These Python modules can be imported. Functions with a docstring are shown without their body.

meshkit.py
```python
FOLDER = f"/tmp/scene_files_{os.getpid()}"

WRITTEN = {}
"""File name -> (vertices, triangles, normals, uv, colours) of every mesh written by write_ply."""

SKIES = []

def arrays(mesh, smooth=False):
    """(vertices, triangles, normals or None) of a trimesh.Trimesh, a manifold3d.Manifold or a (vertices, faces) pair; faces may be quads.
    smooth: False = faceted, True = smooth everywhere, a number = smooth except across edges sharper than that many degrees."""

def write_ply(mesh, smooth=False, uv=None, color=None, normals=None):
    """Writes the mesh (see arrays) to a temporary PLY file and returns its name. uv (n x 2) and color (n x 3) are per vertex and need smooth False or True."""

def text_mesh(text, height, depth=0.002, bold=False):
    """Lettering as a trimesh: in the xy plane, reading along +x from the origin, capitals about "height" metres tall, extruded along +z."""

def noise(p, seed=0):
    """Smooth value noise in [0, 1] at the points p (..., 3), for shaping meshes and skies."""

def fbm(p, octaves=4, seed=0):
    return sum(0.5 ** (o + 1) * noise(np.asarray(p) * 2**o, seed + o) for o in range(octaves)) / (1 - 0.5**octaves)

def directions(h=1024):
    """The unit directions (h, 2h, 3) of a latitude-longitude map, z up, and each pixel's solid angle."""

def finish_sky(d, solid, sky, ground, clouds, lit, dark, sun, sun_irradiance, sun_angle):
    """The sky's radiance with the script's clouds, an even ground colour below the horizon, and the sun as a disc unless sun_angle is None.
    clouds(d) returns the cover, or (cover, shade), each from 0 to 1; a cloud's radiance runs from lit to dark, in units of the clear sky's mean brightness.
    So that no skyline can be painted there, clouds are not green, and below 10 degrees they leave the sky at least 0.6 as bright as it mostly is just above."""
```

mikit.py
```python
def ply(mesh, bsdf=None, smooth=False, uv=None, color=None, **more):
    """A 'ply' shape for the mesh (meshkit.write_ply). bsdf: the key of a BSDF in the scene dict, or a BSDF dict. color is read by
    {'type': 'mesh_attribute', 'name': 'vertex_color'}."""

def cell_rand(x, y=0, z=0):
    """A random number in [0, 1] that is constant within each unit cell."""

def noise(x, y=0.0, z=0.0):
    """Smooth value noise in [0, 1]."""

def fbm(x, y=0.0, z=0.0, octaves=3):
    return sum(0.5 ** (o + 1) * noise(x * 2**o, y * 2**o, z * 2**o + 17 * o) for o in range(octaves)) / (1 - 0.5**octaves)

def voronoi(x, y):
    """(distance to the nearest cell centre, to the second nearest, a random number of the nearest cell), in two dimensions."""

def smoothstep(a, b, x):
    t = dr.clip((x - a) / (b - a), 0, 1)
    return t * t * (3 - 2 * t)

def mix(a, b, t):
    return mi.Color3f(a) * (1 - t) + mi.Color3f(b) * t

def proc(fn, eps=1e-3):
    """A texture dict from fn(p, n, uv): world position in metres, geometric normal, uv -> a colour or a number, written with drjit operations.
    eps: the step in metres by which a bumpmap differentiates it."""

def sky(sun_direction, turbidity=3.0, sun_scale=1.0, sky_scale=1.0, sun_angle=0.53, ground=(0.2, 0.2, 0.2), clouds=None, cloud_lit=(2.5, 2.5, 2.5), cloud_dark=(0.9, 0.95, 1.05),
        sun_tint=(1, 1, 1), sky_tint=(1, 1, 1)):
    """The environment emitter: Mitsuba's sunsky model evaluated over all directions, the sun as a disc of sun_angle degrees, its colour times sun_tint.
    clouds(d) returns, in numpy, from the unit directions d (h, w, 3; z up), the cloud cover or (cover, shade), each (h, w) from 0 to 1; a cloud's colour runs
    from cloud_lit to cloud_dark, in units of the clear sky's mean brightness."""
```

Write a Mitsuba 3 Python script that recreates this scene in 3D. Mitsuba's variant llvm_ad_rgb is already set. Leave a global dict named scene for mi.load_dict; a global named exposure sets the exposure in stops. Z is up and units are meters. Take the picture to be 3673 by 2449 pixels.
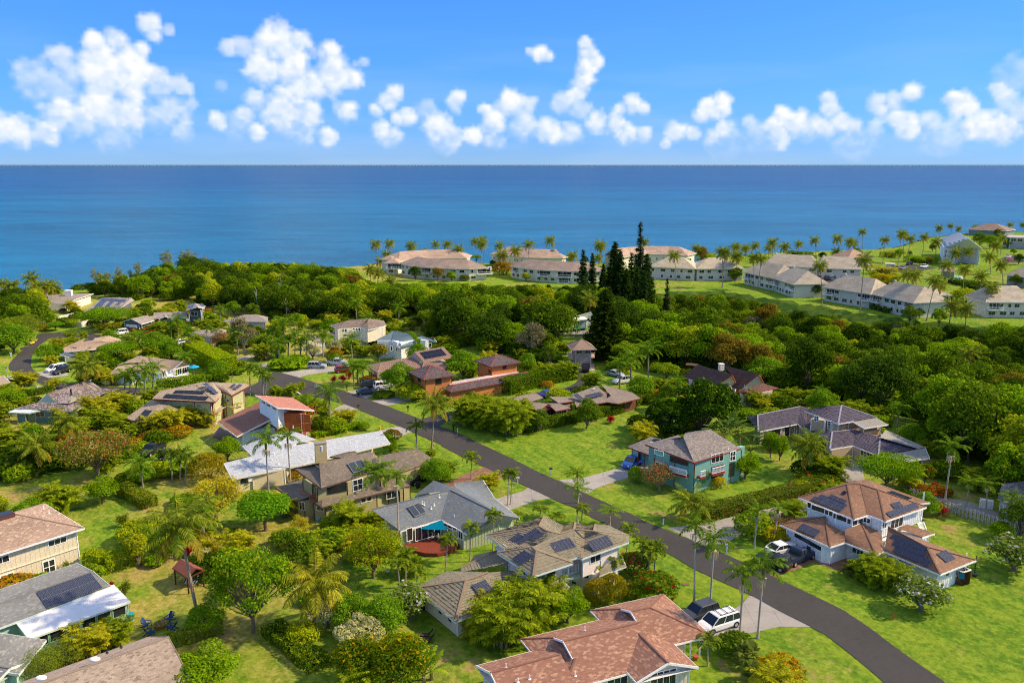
import math,random
import numpy as np,trimesh,shapely
import mitsuba as mi,mikit,meshkit
from shapely.geometry import Polygon,Point,LineString
from mikit import proc,noise,fbm,mix,smoothstep

# ------------------------------------------------------------------ camera, sky, exposure
EYE,PITCH,FOV=np.array([0.0,0.0,50.0]),math.atan(631 / 3030.0),62.4   # a drone 50 m above the plateau
scene,labels={},{}
scene['camera']={'type': 'perspective','fov': FOV,'fov_axis': 'x','near_clip': 1.0,'far_clip': 300000.0,
                   'to_world': mi.ScalarTransform4f().look_at(origin=EYE.tolist(),target=[0,math.cos(PITCH)*100,50 - math.sin(PITCH)*100],up=[0,0,1])}
SUN=[math.cos(math.radians(40))*math.cos(math.radians(4)),math.cos(math.radians(40))*math.sin(math.radians(4)),math.sin(math.radians(40))]

# ------------------------------------------------------------------ survey: a point of the photograph -> the place in metres
C_,S_=math.cos(PITCH),math.sin(PITCH)
FP=1836.5 / math.tan(math.radians(FOV / 2))
TILES=dict(S=(0,0,1),KL=(0,0,.732),KR=(1836,0,.732),A=(0,980,3),B=(600,980,3),C=(1200,780,3),D=(1900,780,3),E=(2500,780,12 / 7),F=(2889,780,12 / 7),O=(0,0,.640349),
             Z1=(0,900,2.5565),Z2=(900,900,2.5565),Z3=(1800,750,2.5565),Z4=(2700,750,2.4173),Z5=(0,1300,2.5565),Z6=(700,1300,2.5565),Z7=(1500,1250,2.5565),Z8=(2300,1250,2.5565),
             Y1=(2753,1300,2.5565),Y2=(0,1750,2.2435),Y3=(600,1750,2.2435),Y4=(1400,1750,2.2435),Y5=(2200,1750,2.2435),Y6=(2753,1650,1.962),
             W1=(3150,1780,4.6125),W2=(0,1780,4.6125),W3=(2250,1520,4.6125),W4=(1480,2050,4.481),W5=(2700,1850,5.2257),
             F1=(1690,2110,2.635),F2=(2150,2110,2.635),F3=(1720,1840,2.4),F4=(960,1560,2.24),F5=(1360,1680,2.24),F6=(730,1380,2.24),F7=(1300,1200,2.24),F8=(2640,1420,1.8667))
TILE=TILES['O']
def tile(t):
    global TILE
    TILE=TILES[t]
def ray(x,y):
    x,y=TILE[0]+x / TILE[2],TILE[1]+y / TILE[2]
    u,v=(x - 1836.5) / FP,(1224.5 - y) / FP
    return np.array([u,C_+v*S_,v*C_ - S_])
def at(x,y,z=0.0):
    d=ray(x,y)
    return EYE+d*((z - EYE[2]) / d[2])
def hit(x,y,p,n):
    d=ray(x,y)
    return EYE+d*(np.dot(p - EYE,n) / np.dot(d,n))
def height(xb,yb,xt,yt,z=0.0):
    """How high a thing standing on the ground at the first point must be to end at the second."""
    b,d=at(xb,yb,z),ray(xt,yt)
    s=np.dot(b[:2] - EYE[:2],d[:2]) / np.dot(d[:2],d[:2])
    return EYE[2]+d[2]*s - z

# cumulus over the sea: puffs (x, y, radius, density) as surveyed in the photograph, turned into directions
PUFFS={'L': """290,215,75 330,200,60 255,118,30 300,108,27 270,160,45 350,210,42 392,68,26 402,95,18 375,132,18 442,80,14,.6 130,225,62,.62 160,160,30,.7 182,205,40,.6 150,305,45 272,285,50 312,290,40 430,232,45,.75 468,230,28,.8 442,290,50,.7 40,345,42 112,352,36 205,325,45,.7 352,315,28 482,345,28,.7 0,350,30 410,320,40,.5 300,335,60,.5
735,130,60 705,112,36 782,112,30 765,190,62 700,192,46 805,230,50 872,190,56 872,140,24 912,212,34 740,290,50 802,295,45 905,297,32 668,268,32 640,296,24 576,325,28 735,248,26 600,125,22,.75 635,124,25,.6 955,166,12,.5 670,352,24 742,335,26,.8 580,225,14,.3 790,340,40,.5 620,330,40,.4
1010,272,25 1036,245,22 990,292,18 1072,312,24 1045,318,18 1200,266,24,.9 1200,292,15,.6 1000,345,26 1032,362,28,.8 1150,338,40 1172,370,38,.7 1272,290,18 1300,332,38 1338,272,28 1242,360,24 1300,372,30,.7 860,362,24 800,360,24,.6 1120,300,30,.4""",
         'R': """75,148,20 96,152,15 45,138,9,.6 195,118,17 207,145,28 195,182,33 185,220,32 175,250,24 218,165,25 130,280,26,.6 182,290,30,.6 315,280,27 290,288,19 345,288,17 520,290,34 546,268,24 500,306,24 556,290,20 0,282,40,.75 42,275,24,.8 20,340,40,.8 100,345,34 152,350,34,.9 222,325,30 272,330,30 300,350,30 345,355,22,.8 430,345,28 475,350,20 405,380,14 550,350,28 530,360,20 625,330,20,.6 715,308,25 690,335,25 742,330,36 782,340,34 700,360,30 830,262,18,.8 836,290,22,.8 862,330,30 830,345,25 900,335,25 960,275,28 1002,270,30 1046,250,25 970,292,20 1010,315,25 950,345,30,.8 1042,340,30 1155,260,20 1176,275,28 1200,282,22 1280,240,22,.8 1300,262,25,.6 1320,200,42,.35 1240,335,35 1200,345,25,.8 1300,340,40 1340,300,40,.7 1100,330,32,.7 1120,365,50,.5 560,375,50,.35 900,370,50,.5 640,365,40,.4"""}
def puffs():
    out=[]
    for t,txt in PUFFS.items():
        tile('K'+t)
        for p in txt.split():
            x,y,r,*w=map(float,p.split(','))
            d=ray(x,y);d /= np.linalg.norm(d)
            out.append((math.degrees(math.atan2(d[0],d[1])),math.degrees(math.asin(d[2])),r / TILE[2] / FP*57.3,w[0] if w else 1.0))
    rc=random.Random(3)
    for a in range(-178,180,5):                             # the same kind of cloud all round the horizon
        if abs(a) > 36:
            b,n=2+rc.random()*2.5,rc.randrange(3,9)
            for _ in range(n): out.append((a+rc.uniform(-2.4,2.4),b+rc.random() ** 2*5,rc.uniform(.5,1.4),rc.uniform(.6,1)))
    return out
def clouds(d):
    az,el=np.degrees(np.arctan2(d[...,0],d[...,1])),np.degrees(np.arcsin(np.clip(d[...,2],-1,1)))
    cover,shade=np.zeros(az.shape),np.zeros(az.shape)
    sel=(el > -.3) & (el < 16)
    a,e=az[sel],el[sel]
    q=np.stack([a,e*1.15,a*0],-1)
    n1,n2=meshkit.fbm(q*.95,3,3) - .5,meshkit.fbm(q*2.6+9,3,8) - .5
    c,h,s=np.zeros(a.shape),np.full(a.shape,-9.0),np.zeros(a.shape)
    for A,B,r,w in puffs():
        m=np.nonzero((np.abs(a - A) < r*2) & (np.abs(e - B) < r*2))[0]
        if not len(m): continue
        dx,dy=(a[m] - A) / r,(e[m] - B) / r
        f=1 - np.hypot(dx,dy*np.where(dy < 0,1.25,1.0))+.12+n1[m]*1.0+n2[m]*.42
        cv=np.clip((f+.04) / .55,0,1) ** .85*w*.96
        lit=np.clip(.40 - .42*dy - .2*dx - n1[m]*.8 - n2[m]*1.0+.30*(1 - w)+.25*np.clip(1.2 - B / 4,0,1),0,1)
        s[m]=np.where(f > h[m],lit,s[m]);h[m]=np.maximum(h[m],f)
        c[m]=np.maximum(c[m],cv)
    haze=.42*np.exp(-np.clip(e,0,9) / 2.2)+.16*np.clip((meshkit.fbm(np.stack([a*.12,e*.9,a*0],-1),4,21) - .45)*3,0,1)*np.clip((10 - e) / 8,0,1)
    thin=(meshkit.fbm(d*[3.0,3.0,6.0],4,5) - .28)*1.1                # unseen veil of thin high cloud overhead, added for white fill light
    cover,shade=np.clip(thin*1.5,0,.72)*np.clip((el - 13) / 12,0,1),np.full(az.shape,.15)
    cover[sel],shade[sel]=np.maximum(cover[sel],np.maximum(c,0)+(1 - c)*haze),np.where(c > haze,s,.8)
    return cover,shade
scene['sky']=mikit.sky(SUN,turbidity=2.6,sun_scale=.85,sky_scale=1.0,sun_angle=1.6,clouds=clouds,cloud_lit=(3.1,3.1,3.1),cloud_dark=(1.45,2.05,3.0),sky_tint=(.30,.68,1.32),sun_tint=(1.05,1.0,.91),ground=(.10,.14,.10))
exposure=2.2

# ------------------------------------------------------------------ scene entries
T4=mi.ScalarTransform4f
R=random.Random(7)
_n={}
def key(name):
    k=_n.get(name,-1)+1
    _n[name]=k
    return name if k == 0 else f'{name}_{k:03d}'
def tag(k,label,cat=None,group=None,kind=None):
    d={'label': label}
    if cat: d['category']=cat
    if group: d['group']=group
    if kind: d['kind']=kind
    labels[k]=d
def thing(name,label,cat,group=None):
    k=key(name)
    tag(k,label,cat,group)
    return k
def lin(c):
    """sRGB '#rrggbb' or a linear triple -> linear triple."""
    if isinstance(c,str):
        v=np.array([int(c[i:i+2],16) for i in (1,3,5)]) / 255
        return np.where(v < .04045,v / 12.92,((v+.055) / 1.055) ** 2.4)
    return np.asarray(c,float)

def rough(c,r=.8,s=.3,**k):
    return {'type': 'twosided','b': {'type': 'principled','base_color': c,'roughness': r,'specular': s,**k}}
VC={'type': 'mesh_attribute','name': 'vertex_color'}
scene['paint']=rough(VC,.75,.3)                       # everything opaque and matt: colour per vertex
scene['gloss']=rough(VC,.28,.5,clearcoat=.8,clearcoat_gloss=.95)   # car paint, glazed pots
scene['metal_sheet']=rough(VC,.38,.5,metallic=.15)
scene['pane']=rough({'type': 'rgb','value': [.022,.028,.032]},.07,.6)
scene['solar_glass']=rough(VC,.22,.12)
scene['leaf']={'type': 'principledthin','base_color': VC,'roughness': .55,'diff_trans': .9,'eta': 1.4,'spec_trans': 0.0}

class MB:
    """Collects faces with colours; becomes one mesh."""
    def __init__(s): s.v,s.f,s.c,s.n=[],[],[],0
    def add(s,v,f,col):
        v,f=np.asarray(v,float).reshape(-1,3),np.asarray(f,int)
        if f.shape[1] == 4: f=np.vstack([f[:,[0,1,2]],f[:,[0,2,3]]])
        col=lin(col) if not isinstance(col,np.ndarray) else col
        s.v.append(v);s.f.append(f+s.n);s.c.append(np.broadcast_to(col,v.shape));s.n += len(v)
    def poly(s,pts,col):
        n=len(pts)
        s.add(pts,[[0,i,i+1] for i in range(1,n - 1)],col)
    def box(s,x0,x1,y0,y1,z0,z1,col,M=None):
        v=np.array([[x,y,z] for x in (x0,x1) for y in (y0,y1) for z in (z0,z1)],float)
        if M is not None: v=v @ M[:3,:3].T+M[:3,3]
        f=np.array([[0,1,3,2],[4,6,7,5],[0,4,5,1],[2,3,7,6],[0,2,6,4],[1,5,7,3]])
        s.add(v[f].reshape(-1,3),np.arange(24).reshape(6,4),col)
    def bar(s,a,b,w,h,col,up=(0,0,1)):
        a,b=np.asarray(a,float),np.asarray(b,float)
        d=b - a;L=np.linalg.norm(d);d /= L
        up=np.array(up,float) if abs(d[2]) < .95 else np.array([1,0,0.])
        sd=np.cross(d,up);sd /= np.linalg.norm(sd);u=np.cross(sd,d)
        M=np.eye(4);M[:3,0],M[:3,1],M[:3,2],M[:3,3]=d,sd,u,a
        s.box(0,L,-w / 2,w / 2,-h / 2,h / 2,col,M)
    def tube(s,pts,rad,col,n=6,cap=True):
        pts=np.asarray(pts,float);rad=np.broadcast_to(rad,(len(pts),))
        t=np.gradient(pts,axis=0);t /= np.linalg.norm(t,axis=1,keepdims=True)+1e-9
        a=np.cross(t,np.where(np.abs(t[:,2:]) < .9,[0,0,1.],[1.,0,0]));a /= np.linalg.norm(a,axis=1,keepdims=True)+1e-9
        b=np.cross(t,a);g=np.arange(n)*2*np.pi / n
        v=pts[:,None]+rad[:,None,None]*(np.cos(g)[None,:,None]*a[:,None]+np.sin(g)[None,:,None]*b[:,None])
        f=[[i*n+j,i*n+(j+1) % n,(i+1)*n+(j+1) % n,(i+1)*n+j] for i in range(len(pts) - 1) for j in range(n)]
        c=col
        if isinstance(col,list):       # a colour per ring
            c=np.repeat(np.array([lin(x) for x in col]),n,axis=0)
        s.add(v.reshape(-1,3),f,c)
        if cap:
            s.add(v[-1],[[0,k,k+1] for k in range(1,n - 1)],col[-1] if isinstance(col,list) else col)
    def prism(s,poly,z0,z1,col,top=True):
        p=np.asarray(poly,float)
        if Polygon(p).exterior.is_ccw is False: p=p[::-1]
        n=len(p)
        for i in range(n):
            a,b=p[i],p[(i+1) % n]
            s.add([[*a,z0],[*b,z0],[*b,z1],[*a,z1]],[[0,1,2,3]],col)
        if top:
            v,f=trimesh.creation.triangulate_polygon(Polygon(p),engine='earcut')
            s.add(np.c_[v,np.full(len(v),z1)],f,col)
    def ball(s,c,r,col,sub=1,sq=(1,1,1)):
        m=trimesh.creation.icosphere(subdivisions=sub)
        s.add(m.vertices*r*np.array(sq)+np.asarray(c),m.faces,col)
    def xf(s,M):
        s.v=[v @ M[:3,:3].T+M[:3,3] for v in s.v];return s
    def mesh(s): return np.vstack(s.v),np.vstack(s.f),np.vstack(s.c)
def ply(mb,bsdf='paint',smooth=False,**k):
    v,f,c=mb.mesh()
    if smooth is False:                              # split so that flat colours and facets stay
        return mikit.ply((v,f),bsdf,color=c,**k)
    return mikit.ply(trimesh.Trimesh(v,f,process=False),bsdf,smooth=True,color=c,**k)
def put(parent,name,mb,bsdf='paint',smooth=False):
    if not mb.v: return None
    k=key(f'{parent}__{name}' if parent else name)
    scene[k]=ply(mb,bsdf,smooth)
    return k
def place(loc,rz=0.0,s=1.0,sz=None):
    return T4().translate([float(x) for x in loc]).rotate([0,0,1],math.degrees(rz)).scale([s,s,sz or s])
# ------------------------------------------------------------------ houses
def jitter(col,a,rng): return np.clip(lin(col)*(1+rng.uniform(-a,a)),0.002,.95)
def courses(mb,a,b,c,d,st,rng):
    """Covers the slope a-b (eave) to d-c (top) with stepped courses of separately toned shingles or tiles."""
    a,b,c,d=(np.asarray(p,float) for p in (a,b,c,d))
    nrm=np.cross(b - a,(d if np.linalg.norm(d - a) > .1 else c) - a);nrm /= np.linalg.norm(nrm)
    if nrm[2] < 0: nrm=-nrm
    run=max(np.linalg.norm((d+c) / 2 - (a+b) / 2),.05)
    e=(b - a) / max(np.linalg.norm(b - a),1e-6)
    nv=max(1,round(run / st['dv']))
    base,du,lift=lin(st['col']),st['du'],st['lift']
    for i in range(nv):
        v0,v1=i / nv,(i+1) / nv
        l0,r0,l1,r1=a+(d - a)*v0,b+(c - b)*v0,a+(d - a)*v1,b+(c - b)*v1
        s0,s1,t0,t1=np.dot(l0 - a,e),np.dot(r0 - a,e),np.dot(l1 - a,e),np.dot(r1 - a,e)
        off=(i % 2)*du / 2 if st.get('stagger',True) else 0
        lo,hi=min(s0,t0),max(s1,t1)
        n=max(1,math.ceil((hi - lo) / du)+1)
        k=lo+(np.arange(n+1) - (1 if off else 0))*du+off
        x0,x1=np.clip(k[:-1],s0,s1),np.clip(k[1:],s0,s1)
        y0,y1=np.clip(k[:-1],t0,t1),np.clip(k[1:],t0,t1)
        ok=(x1 - x0 > 1e-3) | (y1 - y0 > 1e-3)
        x0,x1,y0,y1=x0[ok],x1[ok],y0[ok],y1[ok]
        n=len(x0)
        if not n: continue
        P=lambda o,s,x,z: o+((r0 - l0)*(np.clip((x - s0) / (s1 - s0),0,1) if s1 - s0 > 1e-4 else x*0)[:,None] if o is l0 else (r1 - l1)*(np.clip((x - t0) / (t1 - t0),0,1) if t1 - t0 > 1e-4 else x*0)[:,None])+nrm*z
        up=lift*(1+.35*rng.standard_normal(n))[:,None] if lift > .02 else lift
        q=np.stack([P(l0,s0,x0,up),P(l0,s0,x1,up),P(l1,t0,y1,.004),P(l1,t0,y0,.004)],1)
        mid=q.mean(1)
        g=1+rng.uniform(-st['var'],st['var'],n)+st.get('stain',.25)*(meshkit.fbm(mid*[.35,.35,.9],3,st.get('seed',1)) - .5)*2
        col=base[None]*np.clip(g,.25,1.8)[:,None]
        if 'spk' in st:
            pick=rng.random(n) < st.get('spkp',.2)
            col[pick]=lin(st['spk'])*rng.uniform(.75,1.15,(pick.sum(),1))
        idx=np.arange(4*n).reshape(n,4)
        mb.add(q.reshape(-1,3),idx,np.repeat(col,4,0))
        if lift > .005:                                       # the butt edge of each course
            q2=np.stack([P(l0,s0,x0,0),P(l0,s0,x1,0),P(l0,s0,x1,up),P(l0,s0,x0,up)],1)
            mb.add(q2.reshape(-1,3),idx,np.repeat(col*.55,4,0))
class Piece: pass
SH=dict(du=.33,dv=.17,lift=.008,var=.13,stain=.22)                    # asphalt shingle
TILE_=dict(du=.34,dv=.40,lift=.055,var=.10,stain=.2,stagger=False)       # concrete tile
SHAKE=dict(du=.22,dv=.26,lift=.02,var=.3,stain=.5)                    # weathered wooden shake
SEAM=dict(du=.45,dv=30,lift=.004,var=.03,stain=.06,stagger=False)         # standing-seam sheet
def style(base,col,**k): return {**base,'col': col,**k}
class House:
    ALL,DECKS=[],[]
    def __init__(s,name,label,wall,roof,trim='#f2f2ee',cat='house',battens=0):
        s.k,s.wall,s.st,s.trim,s.bt=thing(name,label,cat),wall,roof,trim,battens
        s.rng=np.random.default_rng(abs(sum(map(ord,label))))
        s.fp,s.pend=[],[];House.ALL.append(s)
    def cover(s,q):
        q=np.asarray(q,float);g=Polygon(q[:,:2]).buffer(0)
        n=np.cross(q[1] - q[0],q[2] - q[0]);n=n if n[2] > 0 else -n
        if g.area > .05 and n[2] > 1e-6: s.fp.append((g,q[0],n))
    def frame(s,A,B,C,W,z):
        a,b=at(*A,z)[:2],at(*B,z)[:2]
        L=np.linalg.norm(b - a);ex=(b - a) / L;ey=np.array([-ex[1],ex[0]])
        if C is not None: W=np.dot(at(*C,z)[:2] - a,ey)
        elif ey[1] < 0: W=-W                             # away from the viewer
        if W < 0: ey,W=-ey,-W
        return a,ex,ey,L,W
    def roof(s,kind,A,B,C=None,W=None,z=2.6,top=None,pitch=.33,ov=.6,zb=0.0,walls=True,st=None,hipf=1.0,fas=True,ridgecap=True,wall=None):
        a,ex,ey,L,W=s.frame(A,B,C,W,z)
        p=Piece();p.a,p.ex,p.ey,p.L,p.W,p.z,p.ov=a,ex,ey,L,W,z,ov
        w=lambda x,y,zz: np.array([*(a+ex*x+ey*y),zz])
        p.w=w;st=st or s.st
        rm,fm,wm=MB(),MB(),MB()
        ax,_,ends=kind.partition(':')
        p.planes={}
        def slope(nm,q,lev=None):
            courses(rm,*q,st,s.rng);s.cover(q)
            n=np.cross(q[1] - q[0],(q[3] if np.linalg.norm(q[3] - q[0]) > .2 else q[2]) - q[0]);n /= np.linalg.norm(n)
            if n[2] < 0: n=-n
            p.planes.setdefault(nm,(q[0],n))
        cap=[]
        gab=[]
        if ax in 'xy' and ends:
            X,Y=(L,W) if ax == 'x' else (W,L)          # X along the ridge
            m=(lambda x,y,zz: w(x,y,zz)) if ax == 'x' else (lambda x,y,zz: w(y,x,zz))
            h=pitch*Y / 2
            if top is not None:
                n=np.append(ey if ax == 'x' else ex,0.0)
                h=max(.3,hit(*top,m(0,Y / 2,z),n)[2] - z)
            p.h=h
            r=min(Y / 2*hipf,X / 2 - .01)
            nm=('y0','y1','x0','x1') if ax == 'x' else ('x0','x1','y0','y1')
            e0,e1=ends
            f=.58
            def cut(e): return {'h': (0,r,r,0),'g': (0,0,0,0),'n': (0,0,0,0),'d': (0,r*f,r*f - .35,f)}[e]
            # eave x, x at the top of the hip, x of the ridge end, height fraction where a gablet starts
            for side,yy in ((0,0.0),(1,Y)):
                y_at=lambda t: yy+(Y / 2 - yy)*t
                lv=sorted({0.0,1.0,*(c[3] for c in (cut(e0),cut(e1)) if c[3])})
                def xe(e,t,lower):
                    if e in 'gn': return 0.0
                    if e == 'h': return r*t
                    return r*t if (t < f - 1e-6 or (lower and t < f+1e-6)) else r*f - .35
                for t0,t1 in zip(lv[:-1],lv[1:]):
                    q=[m(xe(e0,t0,False),y_at(t0),z+h*t0),m(X - xe(e1,t0,False),y_at(t0),z+h*t0),m(X - xe(e1,t1,True),y_at(t1),z+h*t1),m(xe(e0,t1,True),y_at(t1),z+h*t1)]
                    slope(nm[side],q)
            for e,flip,nn in ((e0,False,nm[2]),(e1,True,nm[3])):
                fx=(lambda x: X - x) if flip else (lambda x: x)
                if e == 'h': slope(nn,[m(fx(0),0,z),m(fx(0),Y,z),m(fx(r),Y / 2,z+h),m(fx(r),Y / 2,z+h)])
                if e == 'h': cap += [(m(fx(0),0,z),m(fx(r),Y / 2,z+h)),(m(fx(0),Y,z),m(fx(r),Y / 2,z+h))]
                if e == 'd':
                    t=f
                    slope(nn,[m(fx(0),0,z),m(fx(0),Y,z),m(fx(r*t),Y - Y / 2*t,z+h*t),m(fx(r*t),Y / 2*t,z+h*t)])
                    xg=fx(r*t+.02)
                    wm.poly([m(xg,Y / 2*t,z+h*t - .05),m(xg,Y - Y / 2*t,z+h*t - .05),m(xg,Y / 2,z+h - .04)],s.wall)
                    for yy in (Y / 2*t,Y - Y / 2*t): fm.bar(m(fx(r*t - .36),yy,z+h*t - .03),m(fx(r*t - .36),Y / 2,z+h - .03),.06,.22,s.trim)
                    cap += [(m(fx(0),0,z),m(fx(r*t),Y / 2*t,z+h*t)),(m(fx(0),Y,z),m(fx(r*t),Y - Y / 2*t,z+h*t))]
                if e == 'g':
                    xg=fx(ov)
                    t=ov*2 / Y
                    gab.append([m(xg,ov,z - .12),m(xg,Y - ov,z - .12),m(xg,Y - ov,z+h*t - .05),m(xg,Y / 2,z+h - .05),m(xg,ov,z+h*t - .05)])
                    for yy in (0,Y): fm.bar(m(fx(.03),yy,z - .06),m(fx(.03),Y / 2,z+h - .06),.06,.24,s.trim)
            cap.append((m({'g': 0,'n': 0,'h': r,'d': r*f - .35}[e0],Y / 2,z+h),m(X - {'g': 0,'n': 0,'h': r,'d': r*f - .35}[e1],Y / 2,z+h)))
            edges=[]
            if True: edges += [(m(0,0,z),m(X,0,z)),(m(0,Y,z),m(X,Y,z))]
            if e0 in 'hd': edges.append((m(0,0,z),m(0,Y,z)))
            if e1 in 'hd': edges.append((m(X,0,z),m(X,Y,z)))
        else:                                                 # 'shed' rises away from the eave A-B; 'flat'
            h=0 if ax == 'flat' else (pitch*W)
            p.h=h
            slope('y0',[w(0,0,z),w(L,0,z),w(L,W,z+h),w(0,W,z+h)])
            edges=[(w(0,0,z),w(L,0,z)),(w(0,W,z+h),w(L,W,z+h)),(w(0,0,z),w(0,W,z+h)),(w(L,0,z),w(L,W,z+h))]
            if h > .3 and walls:
                for x in (ov,L - ov): gab.append([w(x,ov,z - .12),w(x,W - ov,z - .12),w(x,W - ov,z+h*(1 - ov / W) - .06),w(x,ov,z+h*ov / W - .06)])
                gab.append([w(ov,W - ov,z - .2),w(L - ov,W - ov,z - .2),w(L - ov,W - ov,z+h*(1 - ov / W) - .06),w(ov,W - ov,z+h*(1 - ov / W) - .06)])
        if fas:
            for q0,q1 in edges: fm.bar(np.array(q0) - [0,0,.09],np.array(q1) - [0,0,.09],.07,.2,s.trim)
        if ax != 'flat' and ax != 'shed':
            rm.poly([w(.04,.04,z - .14),w(L - .04,.04,z - .14),w(L - .04,W - .04,z - .14),w(.04,W - .04,z - .14)],lin(s.trim)*.8)
        else:
            rm.poly([w(.04,.04,z - .14),w(L - .04,.04,z - .14),w(L - .04,W - .04,z+h - .14),w(.04,W - .04,z+h - .14)],lin(s.trim)*.8)
        if ridgecap:
            cm=lin(st.get('cap',np.array(lin(st['col']))*.85))
            for q0,q1 in cap: rm.bar(np.array(q0)+[0,0,.02],np.array(q1)+[0,0,.02],.26 if st['lift'] > .03 else .2,.09,cm)
        p.key=put(s.k,'roof',rm)
        if fas: put(s.k,'fascia',fm)
        p.faces={'y0': (w(0,ov,0),np.append(ex,0),np.append(-ey,0)),'y1': (w(0,W - ov,0),np.append(ex,0),np.append(ey,0)),
                   'x0': (w(ov,0,0),np.append(ey,0),np.append(-ex,0)),'x1': (w(L - ov,0,0),np.append(ey,0),np.append(ex,0))}
        if walls:
            wc=wall or s.wall
            wm.prism([w(x,y,0)[:2] for x,y in ((ov,ov),(L - ov,ov),(L - ov,W - ov),(ov,W - ov))],zb,z - .13,wc)
            for g in gab: wm.poly(g,wc)
            if s.bt:
                for fc,ln in (('y0',L - 2*ov),('x0',W - 2*ov),('x1',W - 2*ov)):
                    o,u,n=p.faces[fc]
                    for t in np.arange(s.bt,ln - .05,s.bt):
                        q=o+u*(ov+t)+n*.008
                        wm.bar(q+[0,0,zb],q+[0,0,z - .15],.05,.016,lin(wc)*.93,up=n)
            for x,y in ((ov,ov),(L - ov,ov),(L - ov,W - ov),(ov,W - ov)):
                q=w(x,y,0);wm.bar(q+[0,0,zb],q+[0,0,z - .14],.13,.13,s.trim,up=np.append(ey,0))
            put(s.k,'wall',wm)
        elif wm.v: put(s.k,'wall',wm)
        return p
    def slopes(s,V,faces,fascia=(),caps=(),st=None,fit=.38):
        """A roof of freely placed corners: V name -> (x, y, z), faces 'a b c d' with a-b the eave."""
        st=st or s.st
        ze=min(v[2] for v in V.values())
        def build(k): return {n: at(v[0],v[1],ze+k*(v[2] - ze)) for n,v in V.items()}
        def steep(P):
            w=t=0
            for fc in faces:
                a,b,c=(P[n] for n in (fc.split()[:2]+fc.split()[-1:]))
                m=np.cross(b - a,c - a);w += np.linalg.norm(m);t += np.linalg.norm(m)*min(np.hypot(m[0],m[1]) / max(abs(m[2]),1e-6),3)
            return t / w
        P,k=build(1.0),1.0
        while fit and P[faces[0].split()[0]][1] > 110 and steep(P) > fit and k > .12: k *= .93;P=build(k)   # far off, a roof's pitch tells its height better than the eye
        rm,fm,p=MB(),MB(),Piece()
        p.P,p.planes=P,{}
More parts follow.
